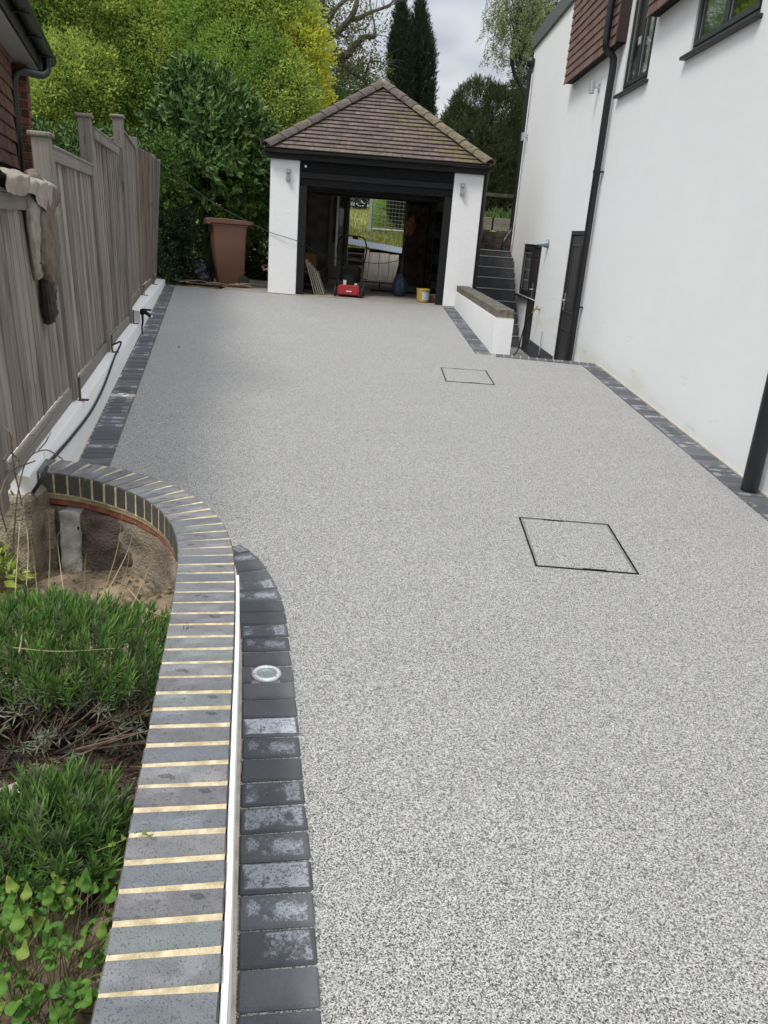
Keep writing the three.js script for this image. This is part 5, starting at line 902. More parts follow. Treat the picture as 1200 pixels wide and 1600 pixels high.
// ================================================================ JUMPER OVER THE FENCE
{
  const A = { z: -3.16, x: -1.56, top: 1.98, tx: -1.64 }, B = { z: -5.12, x: -1.965, top: 2.03, tx: -2.045 };
  const onFence = (px, py, off) => { let z = -4.5, p; for (let i = 0; i < 30; i++) { p = atZ(px, py, z); const k = (z - A.z) / (B.z - A.z), x = lerp(lerp(A.x, B.x, k), lerp(A.tx, B.tx, k), (p.y - 0.46) / 1.55) + off; z = clamp(z * (1 + 0.9 * (x / p.x - 1)), -6.5, -2.5); } return atZ(px, py, z); };
  const t = thing('jumper', 'brown and taupe jumper slung over the top rail of the fence', 'jumper');
  const cloth = (seed, c1, c2) => { const m = grainMat(seed, c1, c2, { repeat: 4, bump: 0.003, rough: 1 }); return m; };
  const taupe = cloth(561, [0.24, 0.20, 0.165], [0.34, 0.295, 0.245]), brown = cloth(562, [0.085, 0.062, 0.044], [0.17, 0.13, 0.095]), umber = cloth(563, [0.014, 0.011, 0.010], [0.04, 0.032, 0.027]);
  // a flattened, folded sleeve along a path: w across (along the fence), d out of it; the folds run down the cloth
  const sleeve = (name, pts, w, d, mat, folds, seed) => {
    const c = new THREE.CatmullRomCurve3(pts), N = 70, S = 48, pos = [], idx = [];
    for (let i = 0; i <= N; i++) { const k = i / N, p = c.getPointAt(k), tg = c.getTangentAt(k), side = V(0.2, 0, 1).normalize(), out = tg.clone().cross(side).normalize(); if (out.x < 0 && Math.abs(tg.y) > 0.5) out.negate(); if (out.y < 0 && Math.abs(tg.y) <= 0.5) out.negate(); const sd = out.clone().cross(tg).normalize();
      const W = w(k), D = d(k) * (i === 0 || i === N ? 0.6 : 1);
      for (let j = 0; j <= S; j++) { const a = j / S * Math.PI * 2, ca = Math.cos(a), sa = Math.sin(a), cr = Math.abs(fbm(ca * 3.2 + seed, k * 1.6, sa * 3.2, 3)), wr = fbm(ca * 2 + seed, k * 14 + 2.5 * ca, sa * 2, 3) * smooth(0.3, 0.8, k), f = 1 - folds * 1.3 * cr + folds * 0.35 * wr;
        const q = p.clone().addScaledVector(sd, Math.sign(ca) * Math.abs(ca) ** 0.8 * W * (1 - 0.3 * (1 - f))).addScaledVector(out, Math.sign(sa) * Math.abs(sa) ** 0.7 * D * f); pos.push(q.x, q.y, q.z); } }
    for (let i = 0; i < N; i++) for (let j = 0; j < S; j++) { const a = i * (S + 1) + j, b = a + 1, e = a + S + 1, f = e + 1; idx.push(a, b, e, b, f, e); }
    const e0 = pos.length / 3; for (const i of [0, N]) { const p = c.getPointAt(i / N); pos.push(p.x, p.y, p.z); } for (let j = 0; j < S; j++) { idx.push(e0, j + 1, j); const q = N * (S + 1) + j; idx.push(e0 + 1, q, q + 1); }
    const g = fromArrays(pos, null, idx); const m = part(name, metreUVSmooth(g), mat, t); return m; };
  function metreUVSmooth(g) { const p = g.attributes.position, uv = g.attributes.uv; for (let i = 0; i < p.count; i++) uv.setXY(i, p.getZ(i), p.getY(i)); return g; }
  const O = (px, py, off = 0.075) => onFence(px, py, off);
  const over = (px, py, dx, dy) => { const p = O(px, py, 0.02); p.x += dx; p.y += dy; return p; };
  sleeve('sleeve', [over(60, 315, -0.08, -0.02), over(62, 303, 0.0, 0.03), O(66, 318, 0.05), O(71, 350, 0.06), O(74, 385, 0.065), O(73, 415, 0.065), O(71, 440, 0.06)], (k) => 0.12 + 0.10 * smooth(0.1, 0.6, k) - 0.04 * smooth(0.7, 1, k), (k) => 0.046, brown, 0.8, 2);
  sleeve('cuff', [O(74, 430, 0.05), O(75, 452, 0.055), O(76, 475, 0.055), O(80, 496, 0.055)], (k) => 0.125 - 0.03 * k, () => 0.036, umber, 0.8, 9);
  sleeve('lining', [over(42, 312, -0.10, -0.02), over(41, 300, 0.0, 0.03), O(50, 318, 0.05), O(53, 350, 0.05), O(56, 385, 0.048), O(58, 412, 0.045), O(60, 432, 0.04)], (k) => 0.13 - 0.06 * smooth(0.5, 1, k), () => 0.028, taupe, 0.8, 15);
  { // the body of the jumper: a rumpled sheet lying over the rail, its front edge uneven
    const NU = 90, NV = 60, pos = [], idx = []; const lip = (u) => 0.05 + 0.09 * smooth(0.35, 0.75, u) + 0.04 * fbm(u * 3.5, 2, 7, 1) * 2;
    for (let i = 0; i <= NU; i++) { const u = i / NU, z = lerp(-3.72, -5.0, u), k = (z - A.z) / (B.z - A.z), rx = (y) => lerp(lerp(A.x, B.x, k), lerp(A.tx, B.tx, k), (y - 0.46) / 1.55), L = lip(u), taper = smooth(0, 0.06, 1 - u);
      for (let j = 0; j <= NV; j++) { const v = j / NV, s = lerp(-0.16, 0.115 + L, v); let x, y; // s: distance along the cloth from the crest
        if (s < 0) { x = -0.055; y = 1.745 + s; } else if (s < 0.115) { const a = s / 0.115 * Math.PI; x = 0.015 - 0.07 * Math.cos(a); y = 1.745 + 0.035 * Math.sin(a); } else { x = 0.085; y = 1.745 - (s - 0.115); }
        const fold = 0.034 * Math.abs(fbm(u * 6 + v * 1.5, v * 1.1, 3.3, 2)) * 2.4 + 0.006 * fbm(u * 13, v * 5, 8, 2), up1 = s > 0 && s < 0.14 ? 1 : 0.35;
        pos.push(rx(1.72) + x * (0.6 + 0.4 * taper) + (s > 0.1 ? fold : 0), y + (s > -0.03 && s < 0.13 ? fold * up1 : 0), z - 0.03 * fbm(u * 3, v * 2, 1, 1)); } }
    for (let i = 0; i < NU; i++) for (let j = 0; j < NV; j++) { const q = i * (NV + 1) + j; idx.push(q, q + 1, q + NV + 1, q + 1, q + NV + 2, q + NV + 1); }
    part('body', metreUVSmooth(fromArrays(pos, null, idx)), taupe, t); }
}

// ================================================================ THINGS ON AND BY THE LEFT WALL
{
  const face = (px, py, off = 0.012) => { let z = -6; for (let i = 0; i < 40; i++) { const p = atZ(px, py, z); z = clamp(z * (1 + 0.9 * ((fx(z) + off) / p.x - 1)), -16, -2.5); } return atZ(px, py, z); };
  const pts = [[188, 534], [179, 558], [163, 602], [144, 640], [115, 679], [90, 708], [78, 722]].map(([a, b]) => face(a, b));
  const end = pts[pts.length - 1], cp = atY(63, 752, 0.46);
  tag(part('black_cable', tube([V(pts[0].x - 0.12, 0.50, pts[0].z - 0.1), ...pts, cp, atY(48, 776, 0.36), atY(38, 800, 0.28), atY(20, 850, 0.1)], 0.0085, 8, 140), M.rubber), 'black cable draped down the white wall and over the coping', 'cable');
  const c = face(220, 490, 0.02), t = thing('hose_nozzle', 'black hose nozzle hanging on the step of the white wall', 'hose fitting', [c.x, c.y, c.z]); t.scale.setScalar(0.72);
  part('body', cbox(0.07, 0.09, 0.10, 0.015).translate(0.03, 0.03, 0), M.blackMatt, t); part('spout', bar([0.05, 0.04, 0.0], [0.17, -0.03, 0.03], 0.028, 12), M.black, t); part('grip', cbox(0.15, 0.03, 0.04, 0.01).translate(0.09, 0.065, 0), M.black, t); part('nozzle_tip', bar([0.165, -0.027, 0.03], [0.185, -0.038, 0.034], 0.022, 12), M.castSteel, t);
  part('tail', tube([[0.03, -0.01, 0.02], [0.035, -0.12, 0.03], [0.02, -0.22, 0.03], [0.03, -0.32, 0.04]], (k) => 0.021 - 0.012 * k, 8, 24), M.rubber, t);
}
{ // wheeled bin
  const t = thing('wheeled_bin', 'brown plastic wheeled bin standing under the laurel bush', 'bin', [-2.68, 0.525, -14.78]); t.rotation.y = 0.30; t.scale.set(1, 1.07, 1);
  const brown = phys({ color: lin(0.135, 0.062, 0.038), roughness: 0.55 });
  // side view runs along x: front to -x
  const lay = [[0.0, -0.20, 0.21, 0.21], [0.03, -0.215, 0.225, 0.225], [0.35, -0.262, 0.235, 0.245], [0.355, -0.268, 0.237, 0.248], [0.75, -0.318, 0.252, 0.268], [0.90, -0.335, 0.26, 0.275], [0.96, -0.345, 0.268, 0.283]], pos = [], idx = [], R = 24;
  lay.forEach(([y, x0, x1, w]) => { for (let i = 0; i < R; i++) { const a = i / R * Math.PI * 2, ca = Math.cos(a), sa = Math.sin(a), e = 0.13, sx = Math.sign(ca) * Math.abs(ca) ** e, sz = Math.sign(sa) * Math.abs(sa) ** e; pos.push((x0 + x1) / 2 + sx * (x1 - x0) / 2, y, sz * w); } });
  for (let l = 0; l < lay.length - 1; l++) for (let i = 0; i < R; i++) { const a = l * R + i, b = l * R + (i + 1) % R, c = a + R, d = b + R; idx.push(a, c, b, b, c, d); } const bc = pos.length / 3; pos.push(0, 0, 0); for (let i = 0; i < R; i++) idx.push(bc, i, (i + 1) % R);
  part('body', toCreasedNormals(fromArrays(pos, null, idx), 0.6), brown, t);
  part('rim', (() => { const q = cbox(0.635, 0.04, 0.585, 0.012).translate(-0.04, 0.978, 0); return q; })(), brown, t);
  part('lid', (() => { const s = new THREE.Shape(); s.moveTo(-0.425, 0.985); s.lineTo(-0.425, 1.035); s.lineTo(-0.395, 1.055); s.lineTo(-0.10, 1.062); s.lineTo(0.28, 1.045); s.lineTo(0.325, 1.035); s.lineTo(0.325, 1.002); s.lineTo(-0.37, 1.0); s.lineTo(-0.385, 0.975); return new THREE.ExtrudeGeometry(s, { depth: 0.59, bevelEnabled: true, bevelSize: 0.010, bevelThickness: 0.015, bevelSegments: 3 }).translate(0, 0.004, -0.295); })(), brown, t);
  part('handle', bar([0.36, 1.03, -0.24], [0.36, 1.03, 0.24], 0.018, 10), brown, t);
  for (const z of [-0.24, 0.24]) { part('handle_lug', cbox(0.08, 0.05, 0.03, 0.008).translate(0.32, 1.02, z), brown, t); const w = part('wheel', new THREE.CylinderGeometry(0.10, 0.10, 0.05, 24).rotateX(Math.PI / 2).translate(0.22, 0.10, z), M.rubber, t); }
  part('axle', bar([0.22, 0.10, -0.26], [0.22, 0.10, 0.26], 0.012), M.steelDull, t);
}
{ // black sack and cuttings beside the bin
  const mk = (label, x, y, z, r, seed) => { const g = mergeVertices(new THREE.IcosahedronGeometry(r, 24).deleteAttribute('normal').deleteAttribute('uv')), p = g.attributes.position, v = V(); for (let i = 0; i < p.count; i++) { v.fromBufferAttribute(p, i); const n = v.clone().normalize(), q = 1 + 0.3 * fbm(n.x * 2 + seed, n.y * 2, n.z * 2) + 0.16 * Math.abs(fbm(n.x * 7 + seed, n.y * 7, n.z * 7, 3)); v.multiplyScalar(q); v.y = Math.max(v.y * 0.95 + r * 0.8, 0); p.setXYZ(i, v.x, v.y, v.z); } g.computeVertexNormals(); const m = part('rubbish_sack', g, phys({ color: lin(0.014, 0.014, 0.018), roughness: 0.28 })); m.position.set(x, y, z); tag(m, label, 'sack'); };
  mk('large crumpled black rubbish sack in the shade beside the brown bin', -3.30, 0.50, -15.0, 0.26, 1); mk('smaller black sack slumped in front of the large one', -3.12, 0.50, -14.72, 0.15, 6);
  const r2 = mulberry(91); for (let k = 0; k < 16; k++) { const a = V(-3.55 + 1.0 * r2(), 0.55 + 0.05 * r2(), -14.32 - 0.35 * r2()), d = V(0.35 * (0.4 + r2()), 0.05 * (r2() - 0.5), 0.16 * (r2() - 0.3)); const m = part('cut_stem', tube([a, a.clone().addScaledVector(d, 0.5).add(V(0, 0.03 * r2(), 0.02)), a.clone().add(d)], (q) => 0.009 * (1 - 0.5 * q), 6, 8), k % 3 ? std({ color: lin(0.28, 0.23, 0.15) }) : std({ color: lin(0.14, 0.10, 0.06) })); tag(m, 'pruned stem lying on the earth in front of the black sacks', 'stem', 'pruned stems by the bin'); }
}

// ================================================================ PLANTING
// one leaf: a folded blade from the origin along +y, n segments
function leafGeo(len, wid, fold = 0.25, curl = 0.2, n = 3, tip = 0.6) {
  const pos = [], idx = [];
  for (let i = 0; i <= n; i++) { const k = i / n, w = wid * Math.sin(Math.PI * Math.pow(k, tip)) * 0.5 + (i === 0 ? 0.0008 : 0), y = len * k, z = -curl * len * k * k; pos.push(-w, y, z + fold * w, 0, y, z, w, y, z + fold * w); }
  for (let i = 0; i < n; i++) { const a = i * 3; idx.push(a, a + 1, a + 3, a + 1, a + 4, a + 3, a + 1, a + 2, a + 4, a + 2, a + 5, a + 4); }
  return fromArrays(pos, null, idx);
}
function sprig(count, len, wid, r, seed, o = {}) { // leaves set round a short twig along +y
  const R = mulberry(seed), L = [], stem = o.stem ?? len * 1.6;
  for (let i = 0; i < count; i++) { const k = (i + 0.5) / count, q = leafGeo(len * (0.75 + 0.5 * R()), wid * (0.75 + 0.5 * R()), o.fold ?? 0.3, (o.curl ?? 0.25) * (0.4 + R()), o.n ?? 2, o.tip ?? 0.7);
    q.rotateX(lerp(o.tilt0 ?? 1.35, o.tilt1 ?? 0.35, k) + 0.4 * (R() - 0.5)); q.rotateY(i * 2.4 + R()); q.translate((R() - 0.5) * r, stem * k, (R() - 0.5) * r); L.push(q); }
  return mergeGeometries(L);
}
const leafMat = (rough, trans = 0.35) => phys({ color: grey(1), roughness: rough, transmission: trans, thickness: 0, specularIntensity: 0.6 });
const LM = { soft: leafMat(1, 0.45), gloss: leafMat(0.4, 0.0), needle: leafMat(1, 0.2) };
const m4 = new THREE.Matrix4(), qa = new THREE.Quaternion(), qb = new THREE.Quaternion(), sc = V();
// spread instances of geo through the blobs; blobs: {c,r:[x,y,z],w,col}
function crown(name, parent, geo, mat, blobs, n, o = {}) {
  const R = mulberry(o.seed ?? 1), tot = blobs.reduce((s, b) => s + (b.w ?? b.r[0] * b.r[1]), 0), im = new THREE.InstancedMesh(geo, mat, n), col = new THREE.Color();
  for (let i = 0; i < n; i++) {
    let k = R() * tot, b = blobs[0]; for (const q of blobs) { k -= q.w ?? q.r[0] * q.r[1]; if (k <= 0) { b = q; break; } }
    const y = 2 * R() - 1, a = R() * Math.PI * 2, s = Math.sqrt(1 - y * y), d = V(s * Math.cos(a), y, s * Math.sin(a));
    const lump = 1 + (o.rough ?? 0.3) * fbm(b.c[0] + d.x * 2.1, b.c[1] + d.y * 2.1, b.c[2] + d.z * 2.1, 3) * 2;
    const rad = (o.fill ?? 0.55) + (1 - (o.fill ?? 0.55)) * Math.pow(R(), 0.5), p = V(b.c[0] + d.x * b.r[0] * rad * lump, b.c[1] + d.y * b.r[1] * rad * lump, b.c[2] + d.z * b.r[2] * rad * lump);
    if (o.floor !== undefined && p.y < o.floor) p.y = o.floor + R() * 0.3;
    const dir = d.clone().multiplyScalar(o.out ?? 0.8).add(V((R() - 0.5) * 1.2, (R() - 0.5) * 1.2 + (o.lift ?? 0.45), (R() - 0.5) * 1.2)).normalize();
    qa.setFromUnitVectors(V(0, 1, 0), dir); qb.setFromAxisAngle(V(0, 1, 0), R() * 6.28); qa.multiply(qb);
    const z = (o.s0 ?? 0.75) + ((o.s1 ?? 1.25) - (o.s0 ?? 0.75)) * R(); m4.compose(p, qa, sc.set(z, z, z)); im.setMatrixAt(i, m4);
    const pal = b.col ?? o.col, c = pal[Math.floor(R() * pal.length)], v = 0.75 + 0.5 * R(); col.setRGB(c[0] * v, c[1] * v, c[2] * v); im.setColorAt(i, col);
  }
  im.name = name; im.castShadow = im.receiveShadow = true; im.userData.kind = 'stuff'; parent.add(im); im.frustumCulled = false; return im;
}
const pxBlob = (px, py, z, r, ry = r, col, dz = 0.9) => { const p = atZ(px, py, z), k = Math.abs(p.z) * 1.04 / F; return { c: [p.x, p.y, p.z], r: [r * k, ry * k, r * k * dz], col }; };
const bark = grainMat(571, [0.05, 0.042, 0.034], [0.16, 0.14, 0.115], { repeat: 2, bump: 0.02 }), barkPale = grainMat(573, [0.10, 0.09, 0.08], [0.42, 0.40, 0.37], { repeat: 2, bump: 0.01 }), barkDark = grainMat(575, [0.02, 0.016, 0.012], [0.07, 0.055, 0.045], { repeat: 2, bump: 0.02 });
function limbs(parent, base, top, blobs, r, mat, seed) { // trunk and a limb to each clump
  const R = mulberry(seed), t = part('trunk', tube([base, base.clone().lerp(top, 0.5).add(V(0.15, 0, 0.1)), top], (k) => r * (1.15 - 0.6 * k), 12, 24), mat, parent);
  const L = blobs.map((b) => { const s = base.clone().lerp(top, 0.45 + 0.5 * R()), e = V(...b.c), m = s.clone().lerp(e, 0.5).add(V((R() - 0.5) * 0.5, 0.25 * R(), (R() - 0.5) * 0.5)); return tube([s, m, e], (k) => r * 0.42 * (1.05 - 0.8 * k), 7, 14); });
  stuffPart(part('limbs', merge(L), mat, parent));
}
const G = { lime: [[0.46, 0.54, 0.10], [0.41, 0.51, 0.095], [0.34, 0.46, 0.09]], green: [[0.25, 0.41, 0.06], [0.29, 0.45, 0.065], [0.20, 0.34, 0.055]], deep: [[0.07, 0.14, 0.025], [0.085, 0.16, 0.028]], gold: [[0.66, 0.62, 0.06], [0.60, 0.62, 0.065], [0.52, 0.60, 0.07]], laurel: [[0.06, 0.125, 0.03], [0.075, 0.145, 0.032], [0.10, 0.17, 0.045]], dark: [[0.022, 0.042, 0.016], [0.03, 0.052, 0.018]], cypress: [[0.018, 0.038, 0.016], [0.024, 0.046, 0.018]], yew: [[0.04, 0.062, 0.02], [0.052, 0.075, 0.022], [0.07, 0.08, 0.024]], birch: [[0.30, 0.34, 0.16], [0.36, 0.38, 0.22], [0.24, 0.28, 0.12]] };

{ // cherry laurel behind the bin
  const z = -16, t = thing('laurel_bush', 'tall glossy cherry laurel bush behind the brown bin', 'shrub', [-3.4, 0.5, -16.2]);
  const off = V(3.4, -0.5, 16.2), B = [pxBlob(300, 165, z, 40, 45, G.laurel), pxBlob(350, 200, z, 48, 50, G.laurel), pxBlob(290, 220, z, 48, 60, G.laurel), pxBlob(375, 240, z, 42, 60, G.laurel), pxBlob(330, 270, z + 0.3, 60, 60, G.laurel), pxBlob(280, 290, z + 0.3, 40, 50, G.laurel), pxBlob(385, 310, z, 36, 55, G.deep), pxBlob(298, 128, z, 18, 26, G.laurel), pxBlob(340, 150, z, 22, 24, G.laurel), pxBlob(318, 200, z + 0.4, 40, 40, G.laurel)];
  B.forEach((b) => { b.c = [b.c[0] + off.x, b.c[1] + off.y, b.c[2] + off.z]; });
  crown('foliage', t, sprig(8, 0.145, 0.06, 0.03, 5, { n: 3, stem: 0.2, curl: 0.4, tilt0: 1.5, tilt1: 0.7, tip: 0.85 }), LM.gloss, B, 1900, { seed: 3, fill: 0.55, rough: 0.25, lift: 0.25, s0: 0.8, s1: 1.15 });
  const spk = crown('flower_spikes', t, sprig(8, 0.03, 0.02, 0.02, 8, { stem: 0.14 }), LM.soft, [B[0], B[8], B[9]], 26, { seed: 9, fill: 0.95, lift: 1.4, col: [[0.30, 0.20, 0.10], [0.26, 0.15, 0.08]] });
  limbs(t, V(0, 0, 0), V(0, 1.6, 0), B, 0.06, barkDark, 4);
}
{ // clipped evergreen hedge behind the fence
  const t = thing('laurel_hedge', 'long evergreen hedge rising just above the fence top', 'hedge', [-6.5, 0.4, -15.2]); const B = [];
  for (let i = 0; i < 14; i++) for (const y of [0.5, 1.25, 2.05]) B.push({ c: [2.6 - i * 0.45, y, 0.1 * Math.sin(i * 3)], r: [0.42, 0.50, 0.42], col: G.laurel });
  crown('foliage', t, sprig(9, 0.10, 0.042, 0.02, 6, { n: 2, stem: 0.13 }), LM.gloss, B, 3600, { seed: 13, fill: 0.7, rough: 0.12 });
  part('stems', merge(Array.from({ length: 9 }, (_, i) => bar([2.4 - i * 0.7, -0.1, 0], [2.45 - i * 0.7, 2.0, 0.05], 0.025, 6))), barkDark, t).userData.kind = 'stuff';
  const v = thing('ivy', 'ivy climbing beside the fence end, its lower leaves coloured dark for shade', 'ivy', [-3.75, 0.5, -14.75]); const C = []; for (let i = 0; i < 7; i++) C.push({ c: [0.05 + 0.06 * Math.sin(i), 0.1 + i * 0.33, 0], r: [0.24, 0.3, 0.3], col: i < 4 ? G.dark : G.deep });  // lower clumps use the darker green: deep shade put into the leaf colour
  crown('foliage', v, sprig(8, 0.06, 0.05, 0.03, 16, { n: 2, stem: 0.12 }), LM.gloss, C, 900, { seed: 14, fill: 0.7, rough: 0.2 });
  part('stems', merge([tube([[0, -0.05, 0], [0.06, 0.8, 0.05], [0, 1.6, 0], [0.05, 2.2, 0]], 0.02, 6)]), barkDark, v);
  const u = thing('dark_shrub', 'dense dark shrubs in deep shade between the bin and the garage', 'shrub', [-2.5, 0.5, -17.5]);
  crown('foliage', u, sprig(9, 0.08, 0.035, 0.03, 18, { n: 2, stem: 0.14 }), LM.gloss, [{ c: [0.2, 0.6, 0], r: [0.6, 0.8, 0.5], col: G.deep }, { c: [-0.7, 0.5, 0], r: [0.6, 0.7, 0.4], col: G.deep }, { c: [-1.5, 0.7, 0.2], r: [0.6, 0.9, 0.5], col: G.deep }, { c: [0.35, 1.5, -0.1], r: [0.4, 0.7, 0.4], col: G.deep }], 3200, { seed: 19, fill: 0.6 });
  part('stems', merge([bar([0.2, -0.1, 0], [0.2, 1.2, 0], 0.03, 6), bar([-0.7, -0.1, 0], [-0.6, 1, 0], 0.03, 6), bar([-1.5, -0.1, 0.1], [-1.4, 1.2, 0.1], 0.03, 6)]), barkDark, u);
}
function tree(name, label, base, r, topAt, blobs, geo, mat, n, o, bk = bark, group) {
  const t = thing(name, label, 'tree', base, group); blobs.forEach((b) => { b.c = [b.c[0] - base[0], b.c[1] - base[1], b.c[2] - base[2]]; });
  limbs(t, V(0, 0, 0), V(...topAt), blobs, r, bk, o.seed + 100); crown('crown', t, geo, mat, blobs, n, o); return t;
}
const smallLeaf = sprig(16, 0.062, 0.046, 0.22, 21, { n: 2, stem: 0.30 }), roundLeaf = sprig(15, 0.072, 0.054, 0.26, 22, { n: 2, stem: 0.34 });
{ // golden maple to the left of the garage roof
  const z = -20; tree('maple_tree', 'golden yellow-green maple spilling beside the garage roof', [-3.6, 1.0, -20.3], 0.13, [0.2, 4.2, 0],
    [pxBlob(440, 90, z, 48, 55, G.gold), pxBlob(458, 150, z, 38, 45, G.gold), pxBlob(425, 160, z + 0.5, 52, 55, G.lime), pxBlob(400, 60, z, 60, 60, G.lime), pxBlob(380, 120, z + 0.5, 60, 60, G.green), pxBlob(435, 215, z, 38, 40, G.lime), pxBlob(405, 10, z, 60, 50, G.lime), pxBlob(430, 40, z, 36, 40, G.gold), pxBlob(395, 240, z, 40, 50, G.green), pxBlob(468, 195, z, 22, 30, G.gold), pxBlob(350, 40, z, 55, 60, G.green)], smallLeaf, LM.soft, 13000, { seed: 31, fill: 0.84, rough: 0.3 }); }
{ const z = -21.5; tree('broadleaf_tree', 'broad bright green tree filling the view above the laurel bush', [-6.4, 1.0, -22], 0.2, [0.3, 5, 0],
    [pxBlob(300, 40, z, 75, 70, G.lime), pxBlob(245, 95, z + 1, 62, 55, G.lime), pxBlob(330, 110, z + 0.5, 55, 50, G.green), pxBlob(180, 60, z + 1, 70, 60, G.lime), pxBlob(270, -30, z, 90, 70, G.lime), pxBlob(190, 130, z + 1.2, 62, 50, G.green), pxBlob(240, 165, z + 1, 52, 36, G.green), pxBlob(360, -30, z, 70, 60, G.green), pxBlob(160, -20, z, 80, 60, G.green), pxBlob(300, 150, z + 0.6, 50, 40, G.deep)], roundLeaf, LM.soft, 15000, { seed: 37, fill: 0.84, rough: 0.3 }); }
{ const z = -20; tree('broadleaf_tree', 'yellow-green tree rising behind the brick house corner', [-8.2, 0.9, -20.6], 0.16, [0.2, 4.5, 0],
    [pxBlob(100, 60, z, 58, 55, G.lime), pxBlob(60, 110, z, 50, 50, G.lime), pxBlob(120, 130, z + 0.6, 55, 45, G.lime), pxBlob(70, 165, z, 50, 40, G.green), pxBlob(130, 170, z + 0.4, 50, 36, G.green), pxBlob(60, 20, z, 60, 60, G.green), pxBlob(120, -10, z, 60, 55, G.lime), pxBlob(20, 60, z, 40, 60, G.green), pxBlob(10, 140, z, 40, 60, G.green)], smallLeaf, LM.soft, 12500, { seed: 41, fill: 0.84, rough: 0.3 }); }
{ const z = -27; // soft hanging green behind the maple
  tree('willow_tree', 'tall feathery green tree standing behind the golden maple', [-4.3, 1.6, -27.5], 0.22, [0.6, 6, 0],
    [pxBlob(455, 30, z, 40, 60, G.green), pxBlob(470, 75, z, 24, 45, G.green), pxBlob(430, -20, z, 60, 60, G.green), pxBlob(350, 10, z, 60, 60, G.deep), pxBlob(240, 10, z, 90, 70, G.deep), pxBlob(120, 30, z, 90, 70, G.deep), pxBlob(20, 20, z, 70, 70, G.dark)], sprig(10, 0.12, 0.03, 0.15, 25, { n: 2, stem: 0.4, tilt0: 2.2, tilt1: 1.6 }), LM.soft, 5200, { seed: 47, fill: 0.5, rough: 0.4, lift: -0.4 }); }
{ // old tree with bare crooked limbs and sparse young leaf
  const z = -25, P = (x, y, dz = 0) => atZ(x, y, z + dz), base = [-4.1, 1.4, -25.2], t = thing('old_tree', 'old tree with crooked bare grey limbs reaching over the garage roof', 'tree', base), o = V(...base);
  const L = (pts, r0, r1) => tube(pts.map(([x, y, d]) => P(x, y, d ?? 0).sub(o)), (k) => lerp(r0, r1, k), 9, pts.length * 7);
  part('trunk', tube([V(0, 0, 0), V(0.5, 2, 0), P(470, 85).sub(o), P(497, 58).sub(o), P(500, 30).sub(o), P(496, -20).sub(o), P(495, -80).sub(o)], (k) => 0.34 - 0.2 * k, 12, 50), bark, t);
  part('limb', L([[470, 78], [490, 82], [515, 92], [540, 88], [556, 70], [570, 58], [587, 57]], 0.16, 0.06), bark, t);
  part('limb', L([[497, 62], [520, 55], [536, 42], [548, 28], [556, 10], [560, -15]], 0.12, 0.06), bark, t);
  part('limb', L([[498, 48], [512, 30], [525, 14], [537, 2], [555, -8]], 0.09, 0.04), bark, t);
  part('limb', L([[548, 32], [565, 26], [582, 18], [600, 12], [612, 4], [617, -8]], 0.07, 0.02), bark, t);
  part('limb', L([[523, 92], [535, 100], [548, 112], [562, 122], [575, 132]], 0.07, 0.03), bark, t);
  part('limb', L([[568, 125], [573, 112], [577, 98], [590, 96], [602, 100]], 0.045, 0.015), bark, t);
  part('limb', L([[587, 57], [585, 40], [582, 22], [578, 4], [580, -12]], 0.03, 0.012), bark, t);
  part('limb', L([[503, 66], [518, 60], [530, 55], [542, 58], [546, 48]], 0.06, 0.02), bark, t);
  const R = mulberry(71), tw = []; const starts = [[587, 57], [602, 100], [617, 0], [600, 12], [582, 22], [560, 70], [546, 48], [575, 132], [560, -10], [540, 88], [530, 100], [548, 112], [515, 92], [536, 42], [570, 58], [590, 96]];
  for (let k = 0; k < 70; k++) { const [x, y] = starts[k % starts.length], a = P(x + (R() - 0.5) * 12, y + (R() - 0.5) * 8, (R() - 0.5) * 0.8).sub(o), d = V((R() - 0.35) * 0.9, (R() - 0.45) * 0.9, (R() - 0.5) * 0.6); tw.push(tube([a, a.clone().addScaledVector(d, 0.5).add(V(0, 0.1 * (R() - 0.3), 0)), a.clone().add(d).add(V(0.1 * R(), 0.15 * (R() - 0.5), 0))], (q) => 0.012 * (1 - 0.7 * q), 4, 6)); }
  stuffPart(part('twigs', merge(tw), bark, t));
  const B = [pxBlob(520, 62, z, 42, 30), pxBlob(545, 85, z, 40, 26), pxBlob(515, 120, z, 50, 34), pxBlob(560, 115, z, 34, 30), pxBlob(480, 110, z, 34, 40), pxBlob(530, 25, z, 40, 26), pxBlob(575, 40, z, 26, 26), pxBlob(585, 110, z, 22, 18), pxBlob(500, 10, z, 24, 30)]; B.forEach((b) => { b.c = [b.c[0] - o.x, b.c[1] - o.y, b.c[2] - o.z]; });
  crown('young_leaf', t, sprig(6, 0.07, 0.045, 0.15, 28, { n: 2, stem: 0.2 }), LM.soft, B, 1500, { seed: 53, fill: 0.15, rough: 0.5, s0: 0.6, s1: 1.1, col: [[0.13, 0.14, 0.04], [0.10, 0.125, 0.03], [0.16, 0.15, 0.06]] });
  const D = [pxBlob(510, 150, -28, 60, 40, G.deep), pxBlob(470, 190, -28, 60, 50, G.deep), pxBlob(560, 160, -28, 40, 30, G.deep), pxBlob(430, 240, -28, 60, 60, G.dark)]; const u = thing('dense_tree', 'dark leafy tree low behind the left slope of the garage roof', 'tree', [-3.2, 1.7, -28.4]); D.forEach((b) => { b.c = [b.c[0] + 3.2, b.c[1] - 1.7, b.c[2] + 28.4]; }); limbs(u, V(0, 0, 0), V(0, 2.5, 0), D, 0.12, barkDark, 58); crown('crown', u, roundLeaf, LM.soft, D, 2600, { seed: 59, fill: 0.45, rough: 0.4 }); }
